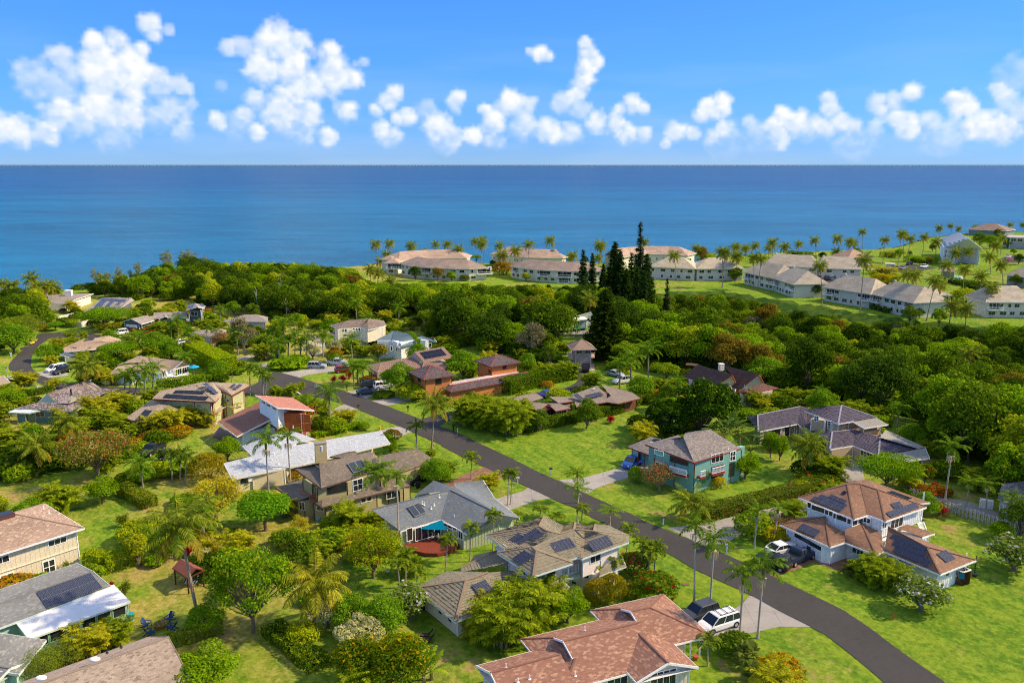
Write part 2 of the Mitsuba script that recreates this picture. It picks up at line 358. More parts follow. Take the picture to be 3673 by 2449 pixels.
        for fc in faces:
            q=[P[k] for k in fc.split()]
            if len(q) == 3: q.append(q[2])
            courses(rm,*q,st,s.rng);s.cover(q)
            n=np.cross(q[1] - q[0],q[2] - q[0]);n /= np.linalg.norm(n)
            p.planes[fc]=(q[0],n if n[2] > 0 else -n)
        for e in fascia:
            e=e.split()
            for q0,q1 in zip(e[:-1],e[1:]): fm.bar(P[q0] - [0,0,.1],P[q1] - [0,0,.1],.07,.22,s.trim)
        for e in caps:
            e=e.split()
            for q0,q1 in zip(e[:-1],e[1:]): rm.bar(P[q0]+[0,0,.03],P[q1]+[0,0,.03],.28 if st['lift'] > .03 else .2,.1,lin(st.get('cap',lin(st['col'])*.85)))
        p.key=put(s.k,'roof',rm);put(s.k,'fascia',fm)
        return p
    def walls(s,pts,z1,z0=0.0,col=None,pz=0.0,bt=None):
        """A storey standing on the given corners (pixels at height pz); returns a piece with faces '0', '1', ..."""
        from shapely.ops import unary_union
        q=np.array([at(x,y,pz)[:2] for x,y in pts])
        ang=np.arctan2(q[:,0],q[:,1]);far=3*np.linalg.norm(q,axis=1).max()
        sec=Polygon([(0,0)]+[(far*math.sin(t),far*math.cos(t)) for t in np.linspace(ang.min(),ang.max(),5)])
        over=[g for g,o,n in s.fp if o[2] > z0+.6*(z1 - z0) and o[2] < z1+1.6]
        U=unary_union(over).intersection(sec) if over else Polygon()
        if not U.is_empty and z1 > 1.5:                       # the wall stands under its eave
            d0=min(np.linalg.norm(q,axis=1));d1=U.distance(Point(0,0))+.8
            if d0 > 100 and d0 > d1: q=q*(d1 / d0)
        if not Polygon(q).exterior.is_ccw: q=q[::-1];rev=True
        else: rev=False
        p=Piece();n=len(q);p.faces={}
        for i in range(n):
            j=(n - 2 - i) % n if rev else i                 # faces numbered in the order given
            a,b=np.append(q[i],0),np.append(q[(i+1) % n],0)
            u=(b - a) / np.linalg.norm(b - a)
            p.faces[str(j)]=(a,u,np.array([u[1],-u[0],0]))
        s.pend.append((q,z0,z1,col or s.wall,s.bt if bt is None else bt))
        return p
    def finish(s):
        """Builds the storeys once the roofs are known: walls stop under the roof that covers them."""
        from shapely.ops import unary_union
        U=unary_union([g for g,_,_ in s.fp]).buffer(.1) if s.fp else Polygon()
        for q,z0,z1,col,bt in s.pend:
            pg=Polygon(q).buffer(0);cut=pg.intersection(U)
            if z1 < 1.5: cut=pg
            elif cut.area < .5*pg.area and len(s.fp):
                core=unary_union([g for g,o,n in s.fp if z0+.6*(z1 - z0) < o[2] < z1+1.6] or [Polygon()]).buffer(-.8)
                fr=np.linalg.norm(q,axis=1).min();cut=cut.union(core.difference(Point(0,0).buffer(fr+.3,256)).intersection(pg.buffer(3))).buffer(.01)
            wm=MB()
            def top(x,y):
                zs=[o[2] - ((x - o[0])*n[0]+(y - o[1])*n[1]) / n[2] for g,o,n in s.fp if g.distance(Point(x,y)) < .25]
                zs=[z for z in zs if z > z0+.6*(z1 - z0)]
                return min([z1]+[z - .14 for z in zs])
            for g in getattr(cut,'geoms',[cut]):
                if g.area < .3: continue
                r=np.array(g.exterior.simplify(.05).coords)[:-1]
                if not Polygon(r).exterior.is_ccw: r=r[::-1]
                t=[top(*x) for x in r];m=len(r)
                for i in range(m):
                    k=(i+1) % m;a,b=r[i],r[k]
                    wm.add([[*a,z0],[*b,z0],[*b,t[k]],[*a,t[i]]],[[0,1,2,3]],col)
                    L=np.linalg.norm(b - a);u=(b - a) / max(L,1e-6);nn=np.array([u[1],-u[0],0])
                    wm.bar([*a,z0],[*a,t[i]],.12,.12,s.trim,up=nn)
                    if bt:
                        for w in np.arange(bt,L - .05,bt):
                            c=np.append(a+u*w,0)+nn*.008;wm.bar(c+[0,0,z0],c+[0,0,t[i]+(t[k] - t[i])*w / L],.05,.016,lin(col)*.93,up=nn)
                v,f=trimesh.creation.triangulate_polygon(Polygon(r),engine='earcut')
                wm.add(np.c_[v,[top(*x) for x in v]],f,col)
            put(s.k,'wall',wm)
    def quad(s,p,face,TL,BR):
        o,u,n=p.faces[face]
        a,b=hit(*TL,o,n),hit(*BR,o,n)
        return o,u,n,*sorted((np.dot(a - o,u),np.dot(b - o,u))),*sorted((a[2],b[2]))
    def win(s,p,face,TL=None,BR=None,nx=2,ny=1,frame=None,kind='window',q=None,fw=.08,pane='pane',col=None):
        o,u,n,u0,u1,z0,z1=q or s.quad(p,face,TL,BR)
        u1,z1=max(u1,u0+.35),max(z1,z0+.3)
        fr=frame or s.trim
        m=MB()
        M=np.eye(4);M[:3,0],M[:3,1],M[:3,2],M[:3,3]=u,n,[0,0,1],o
        w=min(fw,(u1 - u0) / 6)
        m.box(u0 - w,u1+w,.012,.075,z0 - w,z0,fr,M);m.box(u0 - w,u1+w,.012,.075,z1,z1+w,fr,M)
        m.box(u0 - w,u0,.012,.07,z0,z1,fr,M);m.box(u1,u1+w,.012,.07,z0,z1,fr,M)
        for i in range(1,nx): x=u0+(u1 - u0)*i / nx;m.box(x - w*.4,x+w*.4,.012,.06,z0,z1,fr,M)
        for i in range(1,ny): x=z0+(z1 - z0)*i / ny;m.box(u0,u1,.012,.055,x - w*.35,x+w*.35,fr,M)
        k=put(s.k,kind,m)
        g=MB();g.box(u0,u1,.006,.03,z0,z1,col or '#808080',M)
        put(k,'panel' if col else 'pane',g,'paint' if col else pane)  # in openings and doorways the dark pane colour stands in for the shaded inside
        return k
    def wins(s,p,face,spec,z0,z1,nx=2,frame=None):
        """Windows from u0 to u1 (metres along the face) for each pair in spec."""
        o,u,n=p.faces[face]
        for u0,u1 in spec: s.win(p,face,q=(o,u,n,u0,u1,z0,z1),nx=nx,frame=frame)
    def solar(s,p,sl,p00,p10,p01,nx,ny,style='cells',name='solar_panel'):
        """nx by ny panels on the slope, from the corner p00 along p10 and p01."""
        o,n=p.planes[sl]
        a,b,c=(hit(*x,o+n*.15,n) for x in (p00,p10,p01))
        U,V=(b - a) / nx,(c - a) / ny
        for i in range(nx):
            for j in range(ny):
                m=MB()
                q0,u,v=a+U*(i+.012)+V*(j+.012),U*.976,V*.976
                P=lambda x,y,z=0: q0+u*x+v*y+n*z
                fr={'cells': '#6c727c','black': '#3a3f48','pool': '#20242a','heater': '#8d9094'}[style]
                cell={'cells': (.008,.013,.045),'black': (.012,.014,.024),'pool': (.014,.015,.018),'heater': (.05,.065,.09)}[style]
                for x0,x1,y0,y1 in ((0,1,0,0),(0,1,1,1),(0,0,0,1),(1,1,0,1)):
                    m.add([P(x0,y0,-.06),P(x1,y1,-.06),P(x1,y1),P(x0,y0)],[[0,1,2,3]],fr)
                m.add([P(0,0),P(1,0),P(1,1),P(0,1)],[[0,1,2,3]],fr)
                kx,ky={'cells': (6,9),'black': (1,1),'pool': (1,3),'heater': (1,1)}[style]
                if kx > 1 and np.linalg.norm(u) > np.linalg.norm(v): kx,ky=ky,kx
                e=.03 if kx == 1 else .012
                t=.006 if kx == 1 else .012
                for k in range(kx):
                    for l in range(ky):
                        x0,x1,y0,y1=e+(1 - 2*e)*k / kx+t,e+(1 - 2*e)*(k+1) / kx - t,e+(1 - 2*e)*l / ky+t,e+(1 - 2*e)*(l+1) / ky - t
                        m.add([P(x0,y0,.004),P(x1,y0,.004),P(x1,y1,.004),P(x0,y1,.004)],[[0,1,2,3]],cell)
                put(p.key,name,m,'solar_glass')
    def pipe(s,p,sl,x,y,h=.45,r=.06,col='#e8e8e4'):
        o,n=p.planes[sl]
        a=hit(x,y,o,n)
        m=MB();m.tube([a - [0,0,.1],a+[0,0,h]],r,col);m.tube([a,a+n*.05],r*2.4,col,n=8)
        put(p.key,'vent_pipe',m)
    def post(s,x,y,z1,w=.14,z0=0.0,col=None):
        q=at(x,y,z0);m=MB();m.box(q[0] - w / 2,q[0]+w / 2,q[1] - w / 2,q[1]+w / 2,z0,z1,col or s.trim);put(s.k,'post',m)
    def rail(s,pts,z,h=1.0,col='#f2f2ee',step=.16,name='railing',pw=.045,solid=None,slats=False,P=None):
        """Pixels at height z (top of the floor)."""
        q=P if P is not None else [at(x,y,z) for x,y in pts]
        m=MB()
        for a,b in zip(q[:-1],q[1:]):
            m.bar(a+[0,0,h],b+[0,0,h],.09,.08,col);m.bar(a+[0,0,.1],b+[0,0,.1],.07,.07,col)
            L=np.linalg.norm(b - a)
            if slats:
                for t in np.linspace(.22,h - .12,6): m.bar(a+[0,0,t],b+[0,0,t],.03,.04,col)
                for t in np.linspace(0,1,max(2,round(L / 1.6)+1)): c=a+(b - a)*t;m.bar(c,c+[0,0,h],.09,.09,col)
            elif solid is not None: m.bar(a+[0,0,h / 2],b+[0,0,h / 2],.05,h - .15,solid)
            else:
                for t in np.arange(0,L,step): c=a+(b - a)*(t / L);m.bar(c+[0,0,.1],c+[0,0,h],pw,pw,col)
            for c in (a,b): m.bar(c,c+[0,0,h+.06],.11,.11,col)
        put(s.k,name,m)
    def slab(s,pts,z,th=.25,col='#c9c4b8',name='deck'):
        q=[at(x,y,z)[:2] for x,y in pts];m=MB();m.prism(q,z - th,z,col);put(s.k,name,m);House.DECKS.append(Polygon(q).buffer(1.2))
    def block(s,x,y,w,d,z0,z1,col,name,rz=0.0,cap=None):
        """A chimney or box whose foot's middle is seen at x, y (at height z0)."""
        q=at(x,y,z0);m=MB();M=trimesh.transformations.rotation_matrix(rz,[0,0,1]);M[:3,3]=[q[0],q[1],0]
        m.box(-w / 2,w / 2,-d / 2,d / 2,z0,z1,col,M)
        if cap is not None: m.box(-w / 2 - .06,w / 2+.06,-d / 2 - .06,d / 2+.06,z1,z1+.1,cap,M)
        put(s.k,name,m)
# ------------------------------------------------------------------ vehicles
CARS=dict(sedan=(4.75,1.84,1.45,.96,(-1.95,1.15),(-1.15,.3)),suv=(4.75,1.9,1.74,1.06,(-2.2,1.1),(-1.95,.35)),van=(5.1,1.98,1.76,1.02,(-2.4,1.6),(-2.15,.75)),
            pickup=(5.5,1.95,1.82,1.1,(-.75,1.2),(-.5,.55)),hatch=(3.9,1.7,1.48,.96,(-1.85,.95),(-1.6,.2)),bug=(2.8,1.6,1.52,.9,(-1.25,.75),(-.95,.25)),cart=(2.6,1.3,1.75,.6,(-1.0,.6),(-1.05,.65)))
_car={}
def car_parts(kind,col,rack=False):
    c=(kind,col,rack)
    if c in _car: return _car[c]
    L,W,H,hz,(b0,b1),(r0,r1)=CARS[kind]
    hw,h=W / 2,L / 2
    bed=kind == 'pickup'
    sec=[(-h,.80,.38,hz*.80),(-h+.14,.95,.28,hz*.97),(-h+.8,.99,.22,hz),(0,1,.2,hz),(h - 1.15,.99,.22,hz*.985),(h - .45,.95,.24,hz*.88),(h - .1,.84,.28,hz*.76),(h,.72,.36,hz*.62)]
    ring=lambda x,k,zb,zt: [(x,sy*hw*k*q,z) for sy,q,z in ((-1,.9,zb),(-1,1,zb+.18),(-1,1,zt - .2),(-1,.9,zt),(1,.9,zt),(1,1,zt - .2),(1,1,zb+.18),(1,.9,zb))]
    v=np.array([ring(*q) for q in sec]);n=len(sec)
    f=[[i*8+j,(i+1)*8+j,(i+1)*8+(j+1) % 8,i*8+(j+1) % 8] for i in range(n - 1) for j in range(8)]
    body=MB();body.add(v.reshape(-1,3),f,col);body.poly(v[0],col);body.poly(v[-1],col)
    dark='#15171a'
    for x in (-h+.86,h - .92):
        for s in (-1,1):
            g=np.arange(9)*math.pi / 8
            body.poly([(x+.42*math.cos(t),s*(hw+.004),.32+.42*math.sin(t)) for t in g],dark)
    if bed:
        x0,x1=-h+.12,b0 - .03
        body.poly([(x0,-hw*.84,hz+.012),(x1,-hw*.84,hz+.012),(x1,hw*.84,hz+.012),(x0,hw*.84,hz+.012)],'#1c1e20')
        for y in (-hw*.9,hw*.9): body.bar((x0,y,hz+.04),(x1,y,hz+.04),.1,.1,col)
        body.bar((x0,-hw*.9,hz+.04),(x0,hw*.9,hz+.04),.08,.1,col)
    P={'body': (body,'gloss')}
    gl=MB();k=.82
    base=[(b0,-hw*.93,hz - .03),(b1,-hw*.93,hz - .03),(b1,hw*.93,hz - .03),(b0,hw*.93,hz - .03)]
    roof=[(r0,-hw*k,H - .06),(r1,-hw*k,H - .06),(r1,hw*k,H - .06),(r0,hw*k,H - .06)]
    for i in range(4):
        j=(i+1) % 4
        gl.poly([base[i],base[j],roof[j],roof[i]],'#0c1014')
    P['window']=(gl,'pane')
    rf=MB()
    e=.02
    R0=[(r0 - e,-hw*(k+e),H - .07),(r1+e,-hw*(k+e),H - .07),(r1+e,hw*(k+e),H - .07),(r0 - e,hw*(k+e),H - .07)]
    R1=[(r0+.12,-hw*k*.86,H),(r1 - .15,-hw*k*.86,H),(r1 - .15,hw*k*.86,H),(r0+.12,hw*k*.86,H)]
    for i in range(4): rf.poly([R0[i],R0[(i+1) % 4],R1[(i+1) % 4],R1[i]],col)
    rf.poly(R1,col)
    for i in range(4): rf.bar(np.array(base[i])*[1,1.01,1],np.array(roof[i])*[1,1.01,1],.08,.08,col)
    for s in (-1,1):
        for t in ((.42,) if kind in ('sedan','hatch','pickup','bug') else (.3,.62)):
            a=np.array(base[0])*(1 - t)+np.array(base[1])*t;b=np.array(roof[0])*(1 - t)+np.array(roof[1])*t
            rf.bar(a*[1,s*-1.012,1],b*[1,s*-1.012,1],.09,.05,col)
    if rack:
        for y in (-.6,.6): rf.bar((r0+.2,y,H+.07),(r1 - .3,y,H+.07),.05,.05,'#2a2c2e')
        for x in (r0+.5,(r0+r1) / 2,r1 - .6): rf.bar((x,-.62,H+.09),(x,.62,H+.09),.06,.05,'#2a2c2e')
    P['roof']=(rf,'gloss')
    for i,(x,s) in enumerate(((-h+.86,-1),(-h+.86,1),(h - .92,-1),(h - .92,1))):
        w=MB();rm=MB()
        g=np.arange(14)*2*math.pi / 14;c0=np.c_[np.cos(g),np.zeros(14),np.sin(g)]*.34+[x,s*(hw - .2),.34];c1=c0+[0,s*.21,0]
        for j in range(14): w.add([c0[j],c0[(j+1) % 14],c1[(j+1) % 14],c1[j]],[[0,1,2,3]],'#141414')
        w.poly(c1,'#161616')
        rm.poly([(x+.21*math.cos(t),s*(hw+.016),.34+.21*math.sin(t)) for t in g],'#9a9ca0')
        P[f'wheel_{i:03d}' if i else 'wheel']=(w,'paint')
        P[f'wheel_{i:03d}__rim' if i else 'wheel__rim']=(rm,'paint')
    for i,s in enumerate((-1,1)):
        a,b=MB(),MB()
        a.box(h - .17,h - .03,s*hw*.62 - .16,s*hw*.62+.16,hz*.62,hz*.72,'#e8ecf0')
        b.box(-h - .012,-h+.1,s*hw*.70 - .12,s*hw*.70+.1,hz*.60,hz*.78,'#a01014')
        P[f'headlight_{i:03d}' if i else 'headlight']=(a,'gloss');P[f'taillight_{i:03d}' if i else 'taillight']=(b,'gloss')
    _car[c]={nm: ply(m,bs) for nm,(m,bs) in P.items()}
    return _car[c]
def car(kind,x,y,toward,col,label,name=None,cat=None,group=None,rack=False,z=0.05):
    """Middle of the car's footprint at pixel x, y; the nose points to the pixel 'toward' (on the ground)."""
    p,q=at(x,y,z),at(*toward,z)
    k=thing(name or {'pickup': 'pickup_truck','van': 'minivan','bug': 'small_car','cart': 'golf_cart'}.get(kind,'parked_car'),label,cat or {'pickup': 'pickup truck','van': 'minivan','cart': 'golf cart'}.get(kind,'car'),group)
    M=place(p,math.atan2(q[1] - p[1],q[0] - p[0]))
    for nm,d in car_parts(kind,col,rack).items(): scene[f'{k}__{nm}']={**d,'to_world': M}
    return k

# ------------------------------------------------------------------ vegetation prototypes
PROTO={}
def group_of(name,parts):
    """parts: name -> (MB, bsdf). One shapegroup, used by many instances."""
    scene['kind_'+name]={'type': 'shapegroup',**{k: ply(m,b) for k,(m,b) in parts.items() if m.v}}
    PROTO[name]=list(parts)
def plant(proto,name,loc,s,rz,label,cat,group=None,sz=None):
    k=thing(name,label,cat,group)
    scene[k]={'type': 'instance','to_world': place(loc,rz,s,sz),'g': {'type': 'ref','id': 'kind_'+proto}}
    return k
def leaves(mb,pos,nrm,size,cols,rng,asp=1.7,spread=.8,droop=0.0):
    """A rhombic leaf or leaf cluster at each place, facing roughly along nrm."""
    n=len(pos)
    d=nrm+rng.normal(0,spread,(n,3));d /= np.linalg.norm(d,axis=1,keepdims=True)
    t=np.cross(d,rng.normal(0,1,(n,3)));t /= np.linalg.norm(t,axis=1,keepdims=True)+1e-9
    t[:,2] -= droop;t /= np.linalg.norm(t,axis=1,keepdims=True)
    b=np.cross(d,t)
    L=(size*rng.uniform(.65,1.35,n))[:,None] if np.isscalar(size) else size[:,None]
    w=L / asp
    q=np.stack([pos - t*L / 2,pos+b*w / 2+d*L*.07,pos+t*L / 2,pos - b*w / 2+d*L*.07],1)
    mb.add(q.reshape(-1,3),np.arange(4*n).reshape(n,4),np.repeat(cols,4,0))
def tone(rng,n,a,b,var=.22,young=None,yp=.0):
    t=rng.random(n)[:,None]
    c=lin(a)*(1 - t)+lin(b)*t
    c=np.minimum(c*[1.25,1.2,1.0],.55)*(1+rng.uniform(-var,var,(n,1)))
    if young is not None:
        m=rng.random(n) < yp
        c[m]=lin(young)*rng.uniform(.8,1.2,(m.sum(),1))
    return c
BARK='#6d6252'
def tree_proto(name,seed,R_,H,th,lumps,n,leaf,a,b,young=None,yp=0,flat=1.0,lr=.38,flower=None,fp=0,tr=.22,bark=BARK,ragged=.25,droop=0.0,asp=1.7,umbrella=False):
    """Crown radius R_, total height H, clear trunk th: limbs to each of the lumps, leaf clusters over each lump's shell."""
    rng=np.random.default_rng(seed)
    wood,cr,fl=MB(),MB(),MB()
    ch=H - th
    cz=th+ch*.5
    C=[]
    tries=0
    while len(C) < lumps and tries < 4000:
        tries += 1
        u=rng.normal(0,1,3);u /= np.linalg.norm(u)
        if u[2] < -.55: continue
        r=rng.uniform(.45,1.0) ** .6
        if umbrella: u[2]=abs(u[2])*.6+.25;r=rng.uniform(.35,1) ** .5
        p=np.array([u[0]*R_*(1 - lr*.7),u[1]*R_*(1 - lr*.7),u[2]*ch*.5*flat*(1 - lr*.35)])*r+[0,0,cz if not umbrella else th+ch*.35]
        if all(np.linalg.norm((p - q) / [1,1,.8]) > R_*lr*.62 for q,_ in C): C.append((p,R_*lr*rng.uniform(.7,1.25)))
    top=np.array([0,0,th])
    k=rng.normal(0,.12,2)
    wood.tube([[0,0,-.6],[k[0],k[1],th*.5],[k[0]*.5,k[1]*.5,th],[0,0,th+ch*.25]],[tr*1.35,tr,tr*.85,tr*.5],bark,7)
    for p,r in C:
        m=(top*[1,1,.8]+p) / 2+rng.normal(0,.2,3)+[0,0,.1*ch]
        wood.tube([[0,0,th*rng.uniform(.75,1.0)],m,p],[tr*.5,tr*.28,tr*.1],bark,5,cap=False)
    w=np.array([r ** 2 for _,r in C]);per=(w / w.sum()*n).astype(int)
    for (p,r),m in zip(C,per):
        u=rng.normal(0,1,(m,3));u /= np.linalg.norm(u,axis=1,keepdims=True)
        u[:,2]=np.where(u[:,2] < -.35,-u[:,2],u[:,2])
        rr=r*(1 - ragged*rng.random(m) ** 1.5)*(1+.18*(meshkit.noise(u*3+p,seed) - .5)*2)
        q=p+u*rr[:,None]*[1,1,.82]
        lt=1+rng.uniform(-.16,.16)
        leaves(cr,q,u+[0,0,.35],leaf,tone(rng,m,a,b,.2,young,yp)*lt,rng,asp,.6,droop)
        if flower and fp:
            mf=rng.binomial(m,fp)
            if mf:
                u=rng.normal(0,1,(mf,3));u[:,2]=abs(u[:,2]);u /= np.linalg.norm(u,axis=1,keepdims=True)
                leaves(fl,p+u*r*1.04*[1,1,.82],u,leaf*1.15,tone(rng,mf,flower,flower,.3),rng,1.2,.5)
    group_of(name,{'trunk': (wood,'paint'),'crown': (cr,'leaf'),'blossom': (fl,'leaf')} if fl.v else {'trunk': (wood,'paint'),'crown': (cr,'leaf')})
def frond(mb,base,az,el,L,droop,nl,ll,lw,a,b,rng,rach='#8a8a3c',plume=False,curl=0.0,hang=.35,v=0.0):
    """One feather leaf: a curved midrib and leaflets on both sides."""
    n=9
    pts,dirs,p=[],[],np.array(base,float)
    for i in range(n+1):
        t=i / n
        e=el - droop*t ** 1.25
        d=np.array([math.cos(az+curl*t)*math.cos(e),math.sin(az+curl*t)*math.cos(e),math.sin(e)])
        pts.append(p.copy());dirs.append(d);p=p+d*L / n
    pts,dirs=np.array(pts),np.array(dirs)
    mb.tube(pts[::2] if n % 2 == 0 else pts[[0,2,4,6,8,9]],np.linspace(.045,.012,6 if n % 2 else 5),rach,3,cap=False)
    ts=np.repeat(np.linspace(.12,.99,nl),2);sd=np.tile([1.0,-1.0],nl)
    x=ts*n;i=np.minimum(x.astype(int),n - 1);fr=(x - i)[:,None]
    q=pts[i]*(1 - fr)+pts[i+1]*fr;d=dirs[i]*(1 - fr)+dirs[i+1]*fr
    side=np.cross(d,[0,0,1.0]);side /= np.linalg.norm(side,axis=1,keepdims=True)+1e-6
    up=np.cross(side,d)
    m=len(ts)
    if plume: ang=rng.uniform(0,2*math.pi,m);lat=side*np.cos(ang)[:,None]+up*np.sin(ang)[:,None]
    else: lat=side*sd[:,None]+up*v
    le=ll*np.sin(np.clip(ts*2.6+.45,0,math.pi*.93)) ** .6*rng.uniform(.85,1.1,m)
    dr=lat*.8+d*.55+rng.normal(0,.08,(m,3));dr[:,2] -= hang*rng.uniform(.5,1.4,m)
    dr /= np.linalg.norm(dr,axis=1,keepdims=True)
    wv=np.cross(dr,up+rng.normal(0,.35,(m,3)));wv /= np.linalg.norm(wv,axis=1,keepdims=True)+1e-6
    tip=q+dr*le[:,None];tip[:,2] -= hang*.35*le
    mid=q+dr*(le*.45)[:,None]
    W=(lw*rng.uniform(.8,1.2,m))[:,None]
    f=np.stack([q,mid+wv*W,tip,mid - wv*W],1)
    tt=np.clip(rng.random(m)*.7+.3*rng.random(),0,1)[:,None]
    col=(lin(a)*(1 - tt)+lin(b)*tt)*rng.uniform(.8,1.2,(m,1))
    mb.add(f.reshape(-1,3),np.arange(4*m).reshape(m,4),np.repeat(col,4,0))
def trunk(mb,H,r0,r1,lean,col,rng,rings=10,swell=1.0):
    t=np.linspace(0,1,rings)
    pts=np.c_[lean[0]*t ** 1.6,lean[1]*t ** 1.6,-.5+(H+.5)*t]
    rad=r0+(r1 - r0)*t ** .7;rad[0] *= 1.7*swell;rad[1] *= 1.1*swell
    base=lin(col)
    mb.tube(pts,rad,[tuple(base*rng.uniform(.75,1.2)) for _ in t],7)
    return pts[-1]
def palm_proto(name,seed,kind,H):
    rng=np.random.default_rng(seed)
    tr,cr,ex=MB(),MB(),MB()
    exn='flower_stalks'
    lean=rng.normal(0,1,2)
    if kind in ('coco','coco_gold'):
        gold=kind[4:] != ''
        top=trunk(tr,H,.2,.13,lean*H*.05,'#8f8270',rng)
        for i in range(25):
            u=i / 25
            frond(cr,top,i*2.4+rng.uniform(-.2,.2),1.25 - 1.75*u+rng.normal(0,.1),rng.uniform(3.7,4.5),.95+.25*rng.random()+.25*u,28,1.0,.085,'#74881a' if gold else '#5a7416' if u < .78 else '#8a8424','#d6cc40' if gold else '#acba3c' if u < .78 else '#c4aa42',rng,'#a29a3c',hang=.5)
        for i in range(7): ex.ball(top+[math.cos(i*.9)*.32,math.sin(i*.9)*.32,-.35 - .2*(i % 2)],.15,'#9a7b2a',1)
        for i in range(4): a=i*1.6;ex.tube([top,top+[math.cos(a)*.9,math.sin(a)*.9,.1],top+[math.cos(a)*1.3,math.sin(a)*1.3,-.5]],[.05,.04,.02],'#b08a3a',4)
        exn='coconuts'
    elif kind == 'king':
        top=trunk(tr,H,.13,.105,lean*H*.012,'#a59e92',rng,swell=1.25)
        cr.tube([top - [0,0,.1],top+[0,0,.5],top+[0,0,1.3]],[.14,.17,.09],'#7f9440',7)
        for i in range(11):
            u=i / 11
            frond(cr,top+[0,0,1.2],i*2.4+rng.uniform(-.25,.25),1.35 - 1.5*u,rng.uniform(2.5,3.1),1.25+.3*rng.random(),22,.72,.062,'#40660f','#8fb02c',rng,'#7c8c34',curl=rng.uniform(-.3,.3),hang=.35)
        for i in range(26):
            a,l=rng.uniform(0,2*math.pi),rng.uniform(.25,.6)
            b=top+[math.cos(a)*l,math.sin(a)*l,-.15]
            ex.tube([top - [0,0,.05],b,b - [0,0,rng.uniform(.4,.95)]],[.05,.05,.03],jitter('#cdbb95',.15,rng),3,cap=False)
    elif kind == 'royal':
        top=trunk(tr,H,.19,.17,lean*H*.008,'#8d8778',rng)
        cr.tube([top - [0,0,.1],top+[0,0,.7],top+[0,0,1.6]],[.18,.21,.1],'#7d9a35',7)
        for i in range(15):
            u=i / 15
            frond(cr,top+[0,0,1.5],i*2.4+rng.uniform(-.2,.2),1.4 - 1.75*u,rng.uniform(3.3,4.0),1.3+.3*rng.random(),25,.85,.072,'#3c6c0e','#92b82c' if u < .8 else '#b4b238',rng,'#8a9a3a',hang=.45,v=.25)
    elif kind == 'foxtail':
        top=trunk(tr,H,.15,.11,lean*H*.015,'#978f82',rng)
        cr.tube([top - [0,0,.1],top+[0,0,.8]],[.14,.1],'#7f9440',7)
        for i in range(11):
            u=i / 11
            frond(cr,top+[0,0,.7],i*2.4+rng.uniform(-.2,.2),1.3 - 1.5*u,rng.uniform(2.3,2.8),1.5+.3*rng.random(),46,.42,.06,'#3a5e12','#90a82e',rng,'#6c7c30',plume=True,hang=.15)
    elif kind == 'manila':
        top=trunk(tr,H,.1,.08,lean*H*.03,'#9a9184',rng)
        cr.tube([top - [0,0,.05],top+[0,0,.5]],[.1,.08],'#86a03a',6)
        for i in range(11):
            u=i / 11
            frond(cr,top+[0,0,.45],i*2.4+rng.uniform(-.2,.2),1.25 - 1.1*u,rng.uniform(1.5,1.9),1.9+.3*rng.random(),18,.5,.07,'#33560c','#98ac2c',rng,'#8a9a3a',hang=.1,v=.35)
        for i in range(8): a=rng.uniform(0,6.28);ex.tube([top,top+[math.cos(a)*.35,math.sin(a)*.35,-.35]],[.03,.04],'#b9a94a',3)
    elif kind in ('areca','areca_gold'):
        gold=kind == 'areca_gold'
        for s in range(14):
            a,sp=s*2.4+rng.uniform(-.4,.4),rng.uniform(.05,.38)
            h=H*(rng.uniform(.3,.58) if s < 9 else rng.uniform(.06,.25))
            b=np.array([math.cos(a),math.sin(a),0])*rng.uniform(.15,.7)
            tp=b+np.array([math.cos(a)*sp*h*1.5,math.sin(a)*sp*h*1.5,h])
            tr.tube([b - [0,0,.3],(b+tp) / 2+[0,0,.12*h],tp],[.06,.05,.045],jitter('#a59a80',.2,rng),5)
            for i in range(8):
                frond(cr,tp,i*2.4+rng.uniform(-.3,.3),1.4 - 1.0*i / 8,rng.uniform(.38,.5)*H,1.3+.5*rng.random(),17,.14*H,.07,'#5a7d0e' if not gold else '#86980f','#b0c026' if not gold else '#d2ca30',rng,'#a8a03c',hang=.35,v=.3)
    elif kind == 'fan':
        top=trunk(tr,H,.16,.13,lean*.05,'#7a6a50',rng)
        for i in range(26):
            a,e=i*2.4,1.3 - 1.9*i / 26+rng.normal(0,.08)
            d=np.array([math.cos(a)*math.cos(e),math.sin(a)*math.cos(e),math.sin(e)])
            c=top+d*rng.uniform(.7,1.0)
            cr.tube([top,c],[.025,.018],'#7f8a3a',3,cap=False)
            sd=np.cross(d,[0,0,1.]);sd /= np.linalg.norm(sd)+1e-6;up=np.cross(sd,d)
            col=tone(rng,1,'#4a6424','#93a052',.15)[0]
            for g in np.linspace(-1.5,1.5,15):
                w=d*math.cos(g)+sd*math.sin(g)+up*.12*math.cos(2*g)
                l=.95*(1 - .12*abs(g));n_=np.cross(w,up)
                cr.add([c,c+w*l*.6+n_*.065,c+w*l - [0,0,.12],c+w*l*.6 - n_*.065],[[0,1,2,3]],col*rng.uniform(.85,1.15))
    elif kind == 'cycad':
        tr.tube([[0,0,-.3],[0,0,H*.4]],[.2,.18],'#5a4c3a',7)
        for i in range(30):
            frond(cr,[0,0,H*.4],i*2.4,1.2 - 1.3*i / 30,rng.uniform(1.1,1.4),1.1,14,.28,.035,'#2c3d10','#7d8430',rng,'#7c7c34',hang=.05,v=.4)
    group_of(name,{'trunk': (tr,'paint'),'crown': (cr,'leaf'),exn: (ex,'paint')} if ex.v else {'trunk': (tr,'paint'),'crown': (cr,'leaf')})
